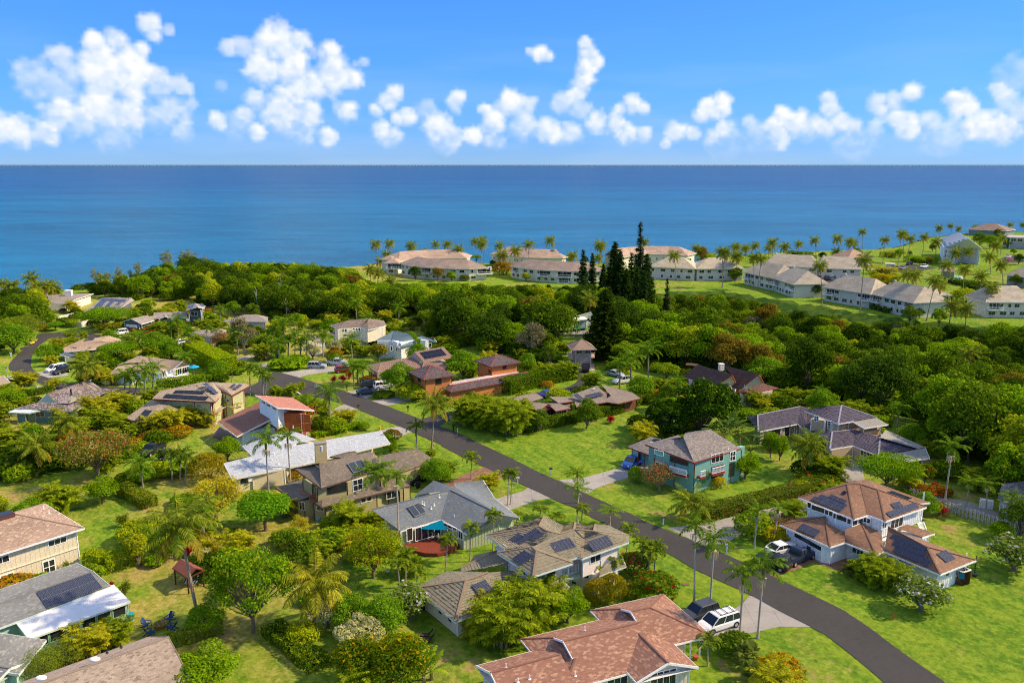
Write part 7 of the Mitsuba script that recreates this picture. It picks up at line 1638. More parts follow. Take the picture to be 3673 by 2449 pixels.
# island pines
for pr,s,l in (('pine_big',('D',800,1530,745),'huge broad dark island pine before the aqua house'),('pine_0',('D',905,960,250),'dark columnar pine left of the tallest pine'),('pine_thin',('D',1172,800,35),'tallest slim pine rising above the horizon water'),('pine_1',('D',570,830,340),'slim pine at the left end of the pine group'),('pine_1',('D',668,820,375),'slim pine second from the left of the group'),('pine_0',('D',788,830,490),'short dense pine left of the dark columnar pine'),('pine_0',('D',962,980,350),'dark pine leaning on the columnar pine'),('pine_1',('D',1085,900,370),'slim pine before the sea-front block'),('pine_0',('D',1240,1060,380),'tall pine right of the tallest pine'),('pine_1',('D',1140,1080,520),'open pine in the middle of the group'),('pine_0',('D',1030,1020,540),'dense pine in the middle of the group'),('pine_1',('D',1215,1120,560),'front pine of the group with visible trunk'),('pine_0',('D',1265,1080,650),'front right pine of the group'),('pine_thin',('D',1465,1120,640),'thin bare-stemmed pine standing apart on the right'),('pine_0',('D',1525,1420,1090),'young dense pine among the gully trees'),('pine_0',('D',845,1300,740),'narrow pine rising behind the huge pine')):
    tree(pr,*s,l,'island_pine','pine tree',group=None,z=0.0,wide=1.45 if pr != 'pine_thin' else 1.2)
# dead white trunks
for i,(x,yb,yt) in enumerate(((975,410,165),(1105,385,150),(1228,400,60),(1290,440,270),(905,380,310),(1240,300,190))): tree('dead_%d' % (i % 2),'B',x,yb+60,yt,f'bare white dead tree trunk in the left wood, {ORD[i]} of six','dead_tree','dead tree',.5,group='dead white trunks')

# garden trees, shrubs and hedges
tree('yellow_tree','Z5',1990,1475,1090,'yellow-leaved open tree on the lawn before the silver house');tree('umbrella_tree','Z6',655,1540,1250,'bright green umbrella-shaped tree on dry ground',wide=1.15);tree('shower_tree','Z5',900,1100,640,'broad tree with pink-orange blossom on the left lawn',wide=.95)
tree('mango_tree','Y3',1660,720,310,'mango tree with reddish young leaves beside the slate house');tree('loose_tree','Y3',690,1160,560,'large loose green tree in the bottom garden',wide=.85);tree('round_tree','Y2',1640,1640,1320,'yellow-green dense round bush by the taupe roof',wide=1.5)
tree('round_tree','Z5',945,1290,1060,'round glossy bush on the left lawn','shrub','shrub',1.25);tree('round_tree','Z5',2090,900,700,'leafy green tree between silver and sheathed houses',wide=1.2);shrub('bush_bamboo','Z5',1910,1080,840,'bronze-green rounded bush left of the silver roof',1.5)
tree('gloss_tree','Z6',2200,1130,900,'bright tree overhanging the black car');tree('monkeypod','Y1',1085,1180,860,'flat-topped bright green tree right of the courtyard',wide=1.05);tree('candle_tree','Z8',560,780,300,'dark candle-tufted tree group between teal and brown houses',wide=1.05);tree('candle_tree','Z8',250,800,470,'dark tree with pale shoot tips beside the lawn',wide=1.1);tree('candle_tree','Z8',740,720,330,'dark tree below the brown gable',wide=.8)
tree('traveller','Z8',760,890,570,"big dark traveller's palm left of the purple-tiled house",'travellers_palm','palm tree',1.2,rz=20);tree('traveller','Z8',900,880,590,"traveller's palm behind the teal house roof",'travellers_palm','palm tree',1.2,rz=-30);tree('traveller','Z8',1000,1010,740,"dark traveller's palm with fanned stalks by the teal wall",'travellers_palm','palm tree',1.1,rz=10)
tree('banana','Y4',270,1590,1250,'banana plant with broad torn leaves at the bottom','banana_plant','plant');tree('banana','Y4',330,1540,1290,'second banana plant with an orange flower at the bottom','banana_plant','plant')
tree('orange_tree','Y4',70,1600,1260,'fruit tree dotted with oranges at the bottom',wide=1.1);tree('orange_tree','Y3',1560,1560,1260,'fruit bush with orange fruit left of the bottom banana plants',wide=1.1);tree('plumeria','Y4',150,1060,810,'white-flowered plumeria at the tiled house corner',wide=1.2);tree('pale_tree','Y3',1290,1120,880,'pale cream-leaved tree under the golden palm');tree('pale_tree','Y3',1560,1330,1060,'pale cream-leaved bush beside the lawn',wide=1.1)
tree('round_tree','Y4',1430,1080,830,'bright green round tree right of the areca palms',wide=1.1);shrub('bush_bamboo','Y4',1680,930,740,'golden bamboo-like clump at the tiled house corner',1.3);shrub('bush_bamboo','Y4',1790,900,700,'yellow-green leafy clump right of the balcony',1.1)
tree('pink_bush_tree','W3',520,1090,700,'twiggy bush speckled with red flowers before the teal house',wide=1.0);tree('round_tree','W3',1200,1060,740,'green shrub at the teal house corner','shrub','shrub',.95);shrub('bush_yellow','W3',1455,1030,860,'yellow shrub under the teal balcony',1.2);tree('round_tree','Z8',955,1190,970,'green shrub right of the teal house','shrub','shrub',1.15);shrub('bush_ball','W3',140,960,710,'clipped palm-like shrub beside the blue car',1.0)
tree('plumeria','Y6',1060,1050,850,'spreading plumeria bush in front of the white house','shrub','shrub',1.5);palm('cycad','Y6',580,810,580,745,'low cycad at the left of the palm bed');palm('areca','Y6',700,850,700,660,'areca palm clump in front of the white house, left');palm('areca','Y6',800,870,800,680,'areca palm clump in front of the white house, middle');palm('areca','Y6',900,910,900,720,'areca palm clump in front of the white house, right');palm('areca','Y6',760,890,760,740,'areca palm clump at the front of the bed')
tree('plumeria','Y6',1720,780,570,'yellow-green leafy bush at the right edge lawn','shrub','shrub',1.6);tree('round_tree','Y6',1640,570,440,'dark leafy bush by the picket fence','shrub','shrub',1.2);shrub('ti_red','Y1',1565,1400,1265,'crimson ti plant in front of the picket fence',1.2);shrub('ti_red','Y1',2160,1500,1440,'crimson ti plant at the lower fence end',1.0);shrub('ti_red','Y1',1540,1180,1090,'dark crimson ti plant across the tan driveway',1.1);shrub('bush_red','Y1',1460,1210,1130,'orange-red croton bed across the tan driveway',1.6);shrub('bush_red','Y1',1580,1215,1130,'orange croton bush beside the tall palm',1.4);tree('redflower_0','Y1',1440,1130,950,'dark shrub with red blossom behind the tan driveway','shrub','shrub',1.0)
shrub('ti_red','Y5',1180,1570,1500,'magenta ti plant at the bottom frame edge',1.6);shrub('bush_croton','Y5',1330,1530,1370,'golden-orange shrub at the bottom',1.3);shrub('bush_hibiscus','Y5',330,850,700,'hibiscus bush with red flowers behind the terracotta roof',1.4);shrub('bush_hibiscus','Y5',210,890,790,'low hibiscus with red dots by the terracotta ridge',1.4);shrub('bush_pink','Y5',160,690,530,'pink-flowered shrub at the tiled house end',1.0);shrub('bush_bare','W5',300,170,20,'brownish bare hedge bush by the long driveway',2.0);shrub('bush_bare','W5',620,120,-20,'second brownish bush beside the long driveway',1.6);shrub('bush_yellow','W5',420,480,220,'yellow-flowering shrub left of the white garage',1.2)
shrub('ti_red','Y2',1000,1030,935,'magenta ti plant in a pot by the white porch roof',1.0);shrub('ti_red','Y2',900,790,745,'magenta ti plant behind the porch roof',.9);shrub('dracaena','Y2',1010,860,750,'spiky green bush on the lawn beside the porch',1.3);shrub('bush_croton','Y2',100,880,720,'orange and yellow croton at the cream wall',1.5);shrub('dracaena','Y2',540,710,590,'dark spiky shrub at the cream house corner',1.2);tree('willow_tree','Y2',520,1440,1240,'olive-green spiky-leaved tree between porch and taupe roofs',wide=1.1);palm('areca','Y2',960,1260,960,1040,'areca palm between porch roof and blue chairs');palm('areca','Y2',860,1240,860,1060,'areca palm along the porch wall');tree('willow_tree','Y2',330,1560,1330,'olive shrub mass behind the taupe roof ridge',wide=1.0)
tree('round_tree','Y2',1240,500,320,'bright lime shrub along the garden boundary, left','shrub','shrub',1.2);tree('round_tree','Y2',1400,560,370,'golden twiggy shrub on the garden boundary','shrub','shrub',1.2);tree('column_tree','Y2',1120,630,330,'thin lime tree on a pale trunk at the boundary hedge',wide=1.6);shrub('ti_red','Y2',1530,560,460,'dark red ti plants behind the swing pavilion',1.2);shrub('bush_pale','Y2',1620,620,490,'pale branching shrub right of the swing pavilion',.9);palm('areca_gold','Y2',1690,520,1690,380,'golden palm on the dry ground');palm('areca','Y2',1640,400,1640,210,'areca clump under the yellow tree');shrub('bush_green','Y3',530,430,330,'small green bush on the dry ground',1.0);shrub('bush_leafy','Y2',1250,620,540,'fern-like plant at the boundary hedge',1.0)
tree('yellow_tree','Y3',1070,400,235,'twiggy yellow-green shrub before the spiral stair','shrub','shrub',.7);tree('round_tree','Y3',930,460,340,'green shrub on the dry ground before the stair','shrub','shrub',1.6);shrub('bush_bright','Y3',1330,320,240,'low green hedge bush before the olive wall',1.8);shrub('bush_bright','Y3',1290,470,350,'bright bush mass left of the mango tree',2.2);shrub('bush_lime','Y3',1430,440,340,'lime bush in front of the grey fallen branch',1.8);shrub('bush_green','Z6',1490,1370,1290,'clipped shrub before the olive house wall',1.3);shrub('bush_lime','Z6',440,1150,1075,'yellow clipped shrub at the silver house wall',1.3);shrub('bush_lime','Z6',745,1090,1000,'narrow yellow-green shrub at the silver house wall',.8);shrub('bush_croton','Z6',905,1070,970,'orange-yellow croton at the silver house wall',1.1);shrub('bush_lime','Z6',610,1120,1050,'small lime shrub at the silver house wall',.9)
shrub('bush_ball','Z6',1550,620,545,'dark clipped ball shrub at the dry lawn corner',1.4);shrub('bush_ball','Z6',1760,740,660,'clipped ball shrub by the paved driveway, left',1.5);shrub('bush_pink','Z6',1805,710,620,'ball shrub with red flowers by the paved driveway',1.2);tree('round_tree','Z6',1790,840,720,'dark tufted shrub by the silver roof end','shrub','shrub',1.1);palm('areca','Z6',2160,880,2160,790,'small bright palm at the foot of the coconut palm');shrub('bush_lime','F7',410,520,400,'yellow-green bush beside the gravelly driveway',1.3)
tree('gloss_tree','F7',290,480,250,'dense green tree beside the white cars');tree('gloss_tree','F7',810,360,150,'green tree between the orange towers');tree('gloss_tree','F7',1330,300,160,'tree right of the second orange tower',wide=.8);shrub('bush_green','F7',170,505,450,'flowering low hedge bush before the parked cars',2.2);shrub('bush_leafy','F7',850,480,420,'leafy sapling before the long grey wing',.9)
for i,(x,yb,yt) in enumerate(((1185,780,700),(1000,540,440))): pass
tree('flame_tree','B',2270,960,760,'tree with orange tulip flowers before the blue roof',wide=1.2);tree('flame_tree','C',470,1560,1370,'orange-flowered tree by the white gable',wide=1.0);tree('gloss_tree','C',830,1480,1250,'bright green tree before the white gabled house',wide=.9);tree('tulip_0','C',1840,1290,1090,'round tree covered with orange-red flowers on the slope',wide=.95);tree('redflower_0','C',1060,1330,1100,'tree with crimson blossom in the wood',wide=.8);tree('column_tree','C',650,1240,1060,'narrow bright lime tree right of the taupe roof',wide=1.2)
tree('pale_tree','B',1565,930,770,'pale yellow-green shrub tree among the royal palms');tree('pale_tree','B',1810,880,720,'pale leafy tree right of the royal palms');shrub('bush_leafy','B',1290,1020,920,'broad-leaved shrub with red blossom at the driveway fork',2.0);shrub('bush_leafy','B',1400,970,890,'leafy shrub bed along the pale driveway',2.0);palm('cycad','B',1040,940,1040,850,'dark round palm-like shrub on the driveway island');shrub('bush_croton','B',1810,890,810,'orange croton beside the pale tree',1.3)
shrub('ti_red','B',1795,1180,1100,'magenta ti plants in a row on the lawn, left',1.0);shrub('ti_red','B',1890,1170,1090,'magenta ti plants in a row on the lawn, middle',1.1);shrub('ti_red','B',1960,1130,1050,'magenta ti plants beside the red car',1.4);shrub('bush_croton','B',2190,1190,1100,'yellow croton bush at the metal roof porch',1.5);tree('pink_bush_tree','B',580,800,640,'pink-flowering shrub tree by the triple garage',wide=.8);tree('wood_grey_0','B',830,860,500,'large brown-grey twiggy tree behind the royal palms',wide=.9)
tree('willow_tree','A',250,720,470,'soft rounded olive-green tree by the turning circle',wide=1.25);tree('gloss_tree','A',150,860,570,'bright dense tree above the yellow car',wide=1.2);tree('gloss_tree','A',520,940,780,'bright broad-leaved tree by the left street',wide=1.2);tree('gloss_tree','A',590,930,770,'green garden tree beside the tan hip house',wide=.9);palm('areca_gold','A',550,1000,550,880,'yellow bushy palm on the kerb lawn');palm('areca_gold','A',640,830,640,680,'golden palm clump at the turning circle');palm('areca','A',770,740,770,620,'palm clump by the turning circle road')
palm('areca','A',900,700,900,620,'feathery palm by the lane');palm('areca','A',1150,680,1150,600,'feathery palm before the white car');tree('monkeypod','A',1130,620,370,'dark dense tree before the panel roof',wide=1.2);tree('wood_dark_0','A',1250,560,400,'dark tree left of the sage garage');shrub('bush_lime','A',1260,580,530,'bright clipped mound tree left of the sage garage',2.0);tree('umbrella_tree','A',600,620,530,'small flat-topped tree at the white garden wall',wide=1.3);shrub('ti_red','A',1640,590,515,'crimson shrub before the sage house, right',1.6);shrub('bush_red','A',1500,620,565,'red croton bed at the sage garage',2.4);shrub('ti_red','A',1640,690,610,'dark magenta ti clump along the lane',2.2);shrub('ti_red','A',1440,650,590,'magenta ti clump behind the dark car',1.4)
tree('monkeypod','A',1290,960,740,'bright tree with coral tips behind the tan roof',wide=1.15);tree('gloss_tree','A',1690,900,650,'tall lime hedge tree above the tan roof, left',wide=1.2);tree('gloss_tree','A',1850,930,740,'lime hedge tree above the tan roof, right',wide=1.2);tree('round_tree','A',1100,1000,830,'green tree left of the tan roof',wide=1.2)
row('areca_gold','A','golden palm clump around the shake-roofed house','golden palms around the shake roof',[(260,1220,260,1040),(340,1200,340,1060),(870,1180,880,1090),(960,1180,960,1090),(1040,1180,1040,980),(1120,1190,1120,1040),(1190,1200,1190,1060),(1010,1530,1010,1290),(1130,1560,1130,1330),(950,1560,950,1400),(1280,1480,1280,1260),(700,1600,700,1410),(200,1330,200,1200)])
row('royal','A','feathery palm between the tan and lime houses','palms between tan and lime houses',[(1570,1360,1560,1130),(1400,1370,1400,1150),(1640,1300,1650,1090),(1800,1110,1810,1030),(1340,1330,1340,1160),(1450,1340,1470,1200)])
row('areca_gold','Z5','yellow-green palm clump before the lime house','palm clumps before the lime house',[(1480,640,1470,420),(1560,640,1560,400),(1720,560,1720,370),(1820,580,1820,380),(1330,620,1320,510),(2090,480,2090,300),(1400,650,1400,470),(1640,600,1640,430),(1900,580,1890,420)])
row('areca','Z5','palm clump in the left jungle garden','palm clumps of the left garden',[(980,600,980,420),(1120,640,1120,480),(860,560,860,400),(1040,720,1040,590),(760,660,760,560),(560,930,560,760),(470,980,470,820),(1000,940,980,860),(620,980,620,850),(190,900,160,680),(80,760,80,590),(40,640,40,540),(280,720,280,540),(560,720,540,560)])
tree('round_tree','A',60,1500,1240,'dense green tree at the left edge below the tan corner roof',wide=1.5);tree('round_tree','A',190,1480,1330,'dark green bush left of the shake roof','shrub','shrub',1.4);shrub('bush_croton','Z5',1640,680,580,'orange croton bush before the lime house',1.5);shrub('bush_red','Z5',1430,720,620,'red-orange shrub in the jungle garden',1.5);shrub('bush_croton','Z5',1230,800,700,'yellow-orange shrub beside the dry lawn',1.4);shrub('bush_red','Z5',1360,740,650,'crimson leafy shrub by the dry lawn',1.2);shrub('bush_croton','Z5',1870,580,510,'orange bush at the lime house corner',1.2);shrub('bush_bright','Z5',1280,820,730,'bright bush by the parked black truck',1.6);shrub('bush_bright','Z5',1300,1050,960,'bushes on the left lawn, upper',2.4);shrub('bush_green','Z5',1170,1110,1010,'bushes on the left lawn, lower',1.6);shrub('bush_pale','Z5',120,1010,870,'pale-leaved shrub at the left garden fence',1.3);shrub('bush_bright','Z5',170,1090,950,'leafy young tree on stakes at the left fence',1.2);shrub('bush_dark','Z5',300,960,790,'dark hedge mass at the left garden',3.0);shrub('bush_dark','Z5',160,900,760,'dark shrub mass behind the left fence',3.0)
# hedges
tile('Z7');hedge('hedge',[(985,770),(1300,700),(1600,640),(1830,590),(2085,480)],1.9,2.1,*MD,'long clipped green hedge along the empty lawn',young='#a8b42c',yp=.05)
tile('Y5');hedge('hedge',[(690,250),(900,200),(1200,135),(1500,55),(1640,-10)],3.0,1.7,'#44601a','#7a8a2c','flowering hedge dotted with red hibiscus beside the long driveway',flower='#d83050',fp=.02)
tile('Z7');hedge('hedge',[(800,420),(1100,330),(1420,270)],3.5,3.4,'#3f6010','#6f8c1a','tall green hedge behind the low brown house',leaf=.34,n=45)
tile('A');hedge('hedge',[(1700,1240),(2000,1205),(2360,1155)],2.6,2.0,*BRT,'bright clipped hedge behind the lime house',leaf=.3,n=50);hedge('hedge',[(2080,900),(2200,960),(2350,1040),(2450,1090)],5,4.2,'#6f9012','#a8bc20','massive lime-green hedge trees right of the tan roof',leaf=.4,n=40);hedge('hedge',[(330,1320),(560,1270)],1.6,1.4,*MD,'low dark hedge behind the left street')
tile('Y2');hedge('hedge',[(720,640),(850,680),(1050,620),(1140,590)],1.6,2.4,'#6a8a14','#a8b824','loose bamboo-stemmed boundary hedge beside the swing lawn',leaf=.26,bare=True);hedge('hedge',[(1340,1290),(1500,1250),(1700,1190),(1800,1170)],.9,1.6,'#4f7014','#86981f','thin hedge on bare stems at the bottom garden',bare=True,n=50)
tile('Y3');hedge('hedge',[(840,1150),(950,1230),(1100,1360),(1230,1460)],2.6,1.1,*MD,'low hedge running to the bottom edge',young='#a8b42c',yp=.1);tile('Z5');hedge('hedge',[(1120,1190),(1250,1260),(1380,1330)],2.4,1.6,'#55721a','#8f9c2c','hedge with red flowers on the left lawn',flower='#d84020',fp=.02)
tile('Z6');hedge('planting_bed',[(1090,690),(1300,640),(1520,590)],2.0,.9,*BRT,'leafy ground-cover bed along the paved driveway',leaf=.5,n=26,cat='plant bed')
tile('Z7')
for i in range(7):
    t=i / 6;palm('areca','Z7',420+470*t,690+100*t,420+470*t,440+40*t,f'areca clump of the palm hedge at the corner, {ORD[i]} of seven in front','front row of the palm hedge')
for i in range(6):
    t=i / 5;palm('areca','Z7',480+480*t,610+60*t,480+480*t,400+60*t,f'areca clump of the palm hedge at the corner, {ORD[i]} of six behind','back row of the palm hedge')
row('areca','Z7','areca palm between the long grey wing and the lane','palms along the grey wing',[(480,430,480,340),(560,420,560,330),(640,400,640,310),(740,400,740,320),(860,400,860,310),(930,400,930,330)])
row('areca','Z8','palm clump between the brown gables and the dark trees','palms below the brown gables',[(60,380,60,250),(160,400,160,260),(300,390,300,270),(1010,520,1010,380),(1100,530,1100,400),(1210,520,1210,400),(380,420,380,300)])
tree('wood_tiered_0','Z8',230,300,110,'flat-tiered green tree left of the brown gables',wide=1.4);tree('gloss_tree','Z8',1130,330,100,'bright rounded tree behind the brown gables',wide=1.2)
for i,(x,yb,yt,pr) in enumerate(((1180,1000,760,'round_tree'),(1270,1030,800,'round_tree'))): shrub(pr,'Z8',x,yb,yt,'topiary-like garden tree before the purple-tiled house, '+('left' if i == 0 else 'right'),.6,'tree','tree')
shrub('bush_dark','Z8',1500,1150,1040,'dark shrubs around the broad coconut palm',1.6);shrub('bush_green','Z8',1680,1170,1060,'green shrub at the courtyard corner',1.6);shrub('bush_hibiscus','Z8',1650,1270,1160,'hedge bush with red flowers at the courtyard entrance',2.4);shrub('bush_pale','Z8',1960,1010,950,'white-flowered shrubs along the courtyard wall',1.6)

# ------------------------------------------------------------------ the jungle of the gardens between the houses
tile('O')
from shapely.ops import unary_union
NBHD=Polygon(gp([(-80,1620),(-80,745),(100,722),(300,702),(700,738),(900,738),(1180,745),(1290,800),(1420,830),(1560,852),(1700,885),(1960,935),(2140,1010),(2352,1190),(2430,1400),(2430,1620)]))
LAWNS=[Polygon(gp(p)).buffer(0) for p in ([(990,985),(1150,1030),(1460,960),(1470,1080),(1340,1140),(1200,1080)],[(1330,1130),(1470,1100),(1500,1120),(1650,1110),(1740,1050),(1880,1110),(1700,1180),(1560,1230),(1450,1180)],[(1750,1330),(1920,1290),(2110,1350),(2160,1340),(2240,1300),(2210,1220),(2120,1180),(2400,1260),(2500,1700),(2300,1700),(2000,1450)],
    [(1500,1280),(1560,1250),(1720,1370),(1640,1400),(1540,1340)],[(1580,1600),(1700,1490),(1860,1440),(2060,1600)],[(-60,1110),(180,1075),(260,1120),(330,1150),(250,1240),(180,1290),(150,1180),(-60,1170)],[(400,1010),(500,990),(560,1090),(420,1130)],[(680,920),(760,900),(905,975),(840,1000)],[(240,1330),(330,1290),(420,1290),(490,1370),(440,1450),(300,1450)],
    [(400,1480),(560,1440),(640,1480),(740,1600),(400,1600)],[(770,1390),(880,1320),(960,1370),(980,1490),(850,1460)],[(940,1440),(1220,1430),(1180,1540),(1000,1600)],[(100,890),(210,890),(250,980),(130,960)],[(180,760),(240,770),(200,800),(100,830)],[(700,840),(960,830),(960,930),(800,900)],[(430,1180),(520,1130),(660,1190),(640,1290),(520,1260)],[(900,1000),(1060,1010),(1130,1090),(960,1080)],[(1180,1150),(1330,1150),(1400,1190),(1240,1200)],
    [(890,900),(1000,900),(1010,960),(900,950)],[(650,760),(760,770),(900,800),(800,830),(640,830)],[(430,770),(520,780),(510,800),(400,800)],[(1400,860),(1500,870),(1480,900),(1380,890)])]
BUILT=unary_union([g for h in House.ALL for g,_,_ in h.fp])
keep=NBHD.difference(unary_union(LAWNS+PAVED+[BUILT.buffer(1.3)]+House.DECKS))
rng=np.random.default_rng(31)
x0,y0,x1,y1=keep.bounds
cand=rng.uniform((x0,y0),(x1,y1),(30000,2));cand=cand[(np.abs(cand[:,0]) < cand[:,1]*.64+6) & shapely.contains(keep,shapely.points(cand))]
dh=shapely.distance(shapely.points(cand),BUILT)
JUNG=[('areca','areca_0','areca_palm','palm tree','feathery areca clump',4.6),('gold','areca_gold_0','areca_palm','palm tree','yellowish areca clump',4.4),('bright','bush_bright','shrub','shrub','bright green shrub',2.6),('lime','bush_lime','shrub','shrub','lime yellow shrub',2.4),('green','bush_green','shrub','shrub','mid-green shrub',2.6),('dark','bush_dark','shrub','shrub','dark green shrub',2.6),('leafy','bush_leafy','broadleaf_plant','shrub','broad-leaved shrub',1.9),('tree','gloss_tree','tree','tree','bright bushy tree',4.6),('tree2','wood_mid_2','tree','tree','darker bushy tree',5.0),('royal','royal_0','royal_palm','palm tree','slim feathery palm',5.5),('dracaena','dracaena','dracaena_shrub','shrub','spiky cane shrub',2.2),('ti','ti_green','ti_plant','shrub','tufted green ti shrub',1.8),('croton','bush_croton','croton_shrub','shrub','golden croton shrub',1.5),('red','ti_red','ti_plant','shrub','crimson ti shrub',1.5)]
n_j,put_j=0,[]
SHORT=dict(cream_house='cream house',porch_house='white-porch house',taupe_house='taupe gable roof',terracotta_house='terracotta house',tiled_house='tiled house',slate_house='slate house',stair_house='spiral-stair house',silver_house='silver roof',sheathed_house='plywood-clad house',lime_house='lime house',shake_house='shake-roofed house',tan_gable_house='tan gable house',tan_hip_house='tan hip house',chimney_house='chimney house',solar_shake_house='panel-covered shake roof',sage_house='sage house',garage_house='triple garage',hidden_house='roof behind royal palms',taupe_hip_house='taupe hip roof',cream_garage='cream garage',blue_roof_house='blue-green roof',metal_roof_house='metal-roofed house',orange_tower_house='orange towers',low_brown_house='low brown house',surfboard_house='surfboard house',pale_teal_house='aqua house',brown_gable_house='brown gables',purple_tile_house='purple-tiled house',teal_house='teal house',white_hip_house='white panel house',edge_cottage='edge cottage',corner_house='left corner roof')
HOMES=[(SHORT[h.k],np.array(unary_union([g for g,_,_ in h.fp]).centroid.coords[0])) for h in House.ALL if h.k in SHORT and h.fp]
def beside(x,y):
    nm,c=min(HOMES,key=lambda q: np.hypot(x - q[1][0],y - q[1][1]));dx,dy=x - c[0],y - c[1]
    return ('right of' if dx > 0 else 'left of')+' the '+nm if abs(dx) > abs(dy) else ('behind' if dy > 0 else 'in front of')+' the '+nm
for (x,y),dd in zip(cand,dh):
    if n_j >= 520: break
    left=x < 8 and y < 190;back=y > 170
    wts=[.20,.16 if left else .05,.13,.11 if left else .05,.10,.06 if left else .12,.07,.07 if dd > 3.5 else 0,.05 if dd > 4 else 0,.05 if dd > 3 else 0,.03,.03,.03,.015]
    j=rng.choice(len(JUNG),p=np.array(wts) / sum(wts));kk,pr,nm,ct,lb,h=JUNG[j]
    big=kk in ('areca','gold','tree','tree2','royal')
    gap=3.3 if big else 2.3
    if any((x - a) ** 2+(y - b) ** 2 < gap*gap for a,b in put_j) or any((x - a) ** 2+(y - b) ** 2 < 3.2 for a,b in PLANTED): continue
    H=h*rng.uniform(.7,1.2)*(1.0 if dd > 3 else .72)
    if kk in ('areca','gold'): pr += str(rng.integers(3));s=H / 5.0
    elif kk == 'royal': pr += str(rng.integers(2));s=H / 6.5
    else: s=H / TREEH[pr]
    put_j.append((x,y));n_j += 1
    lb=f'{lb} {beside(x, y)}';k=thing(nm,lb,ct,lb+', all alike')
    scene[k]={'type': 'instance','to_world': place((x,y,0),rng.uniform(0,6.28),s*(1.25 if not big else 1.0),s),'g': {'type': 'ref','id': 'kind_'+pr}}
print('garden plants',n_j,'of',len(cand))

# ------------------------------------------------------------------ the woods
tile('O')
WOODS=[Polygon(gp(p)).buffer(0) for p in (
    [(2700,1130),(2352,1062),(2200,990),(1960,928),(1800,890),(1640,852),(1500,800),(1430,740),(1300,716),(1100,712),(920,700),(860,668),(960,652),(1200,662),(1400,664),(1500,676),(1650,672),(1830,700),(1975,728),(2120,745),(2230,752),(2352,772),(2700,806)],
    [(185,678),(300,652),(420,634),(620,626),(790,616),(850,645),(900,690),(1000,715),(1180,722),(1230,745),(1000,738),(900,728),(740,735),(620,730),(480,705),(440,690),(330,692)],
    [(2140,1030),(2352,1170),(2700,1400),(2700,1130),(2352,1062),(2200,990),(2120,975)],
    [(1180,720),(1290,800),(1230,830),(1100,800),(1000,775),(980,740)],[(1430,840),(1560,850),(1700,880),(1600,830),(1440,770)],[(-80,720),(60,720),(90,750),(30,790),(-90,800)])]
WK=[('wood_dark_0','dark'),('wood_dark_1','dark'),('wood_mid_0','mid'),('wood_mid_1','mid'),('wood_mid_2','mid'),('wood_bright_0','bright'),('wood_bright_1','bright'),('wood_lime_0','lime'),('wood_tiered_0','tiered'),('wood_grey_0','grey'),('wood_brown_0','brown'),('wood_grey_0','grey')]
WT=dict(dark='dark green dense-crowned tree',mid='mid-green broad-crowned tree',bright='fresh green full-crowned tree',lime='lime yellow-green tree',tiered='flat layered green tree',grey='greyish half-bare twiggy tree',brown='brownish-olive tree')
rng=np.random.default_rng(77)
spots=[]
for wi,w in enumerate(WOODS):
    x0,y0,x1,y1=w.bounds
    cand=rng.uniform((x0,y0),(x1,y1),(int((x1 - x0)*(y1 - y0) / 3),2))
    cand=cand[shapely.contains(w,shapely.points(cand))]
    for c in cand:
        if abs(c[0]) > c[1]*.66+12: continue
        near=[q for q in spots if abs(q[0] - c[0]) < 8 and abs(q[1] - c[1]) < 8]
        if all((q[0] - c[0]) ** 2+(q[1] - c[1]) ** 2 > (4.7+.0035*c[1]) ** 2 for q in near): spots.append((c[0],c[1],wi))
spots.sort(key=lambda s: s[1])
gz=ground_z([s[:2] for s in spots])
def wood_kind(x,y,wi):
    n1=float(meshkit.noise(np.array([[x*.03,y*.03,1.0]]))[0]);r=rng.random()
    if wi == 1: tbl=[.15,.3,.42,.55,.62,.74,.86,.96,.97,.985,1.0,1.0] if n1 < .6 else [.05,.1,.2,.3,.38,.6,.8,.97,.98,.99,1,1]
    elif n1 > .6: tbl=[.12,.26,.36,.5,.56,.64,.74,.82,.90,.93,.98,1]
    elif n1 < .35: tbl=[.25,.5,.6,.7,.76,.82,.87,.90,.94,.97,.99,1]
    else: tbl=[.08,.16,.30,.44,.54,.68,.82,.90,.97,.985,1,1]
    return WK[min(11,int(np.searchsorted(tbl,r)))]
LIM_X,LIM_Y=zip(*[(-50,668),(180,655),(330,622),(420,588),(520,600),(700,606),(800,618),(850,650),(1100,652),(1340,655),(1480,672),(1640,676),(1850,712),(1980,742),(2120,738),(2230,752),(2352,730),(2500,730)])
tile('O')
def top_limit(x,y,z):
    """Greatest height of a tree here under the canopy line of the photograph."""
    v=np.array([x,y,0]) - EYE;w=y*C_ - v[2]*S_
    px=(FP*x / w+1836.5)*TILE[2]
    d=ray(px,float(np.interp(px,LIM_X,LIM_Y)))
    return EYE[2]+d[2]*y / d[1] - z
nfar=0
n=-1
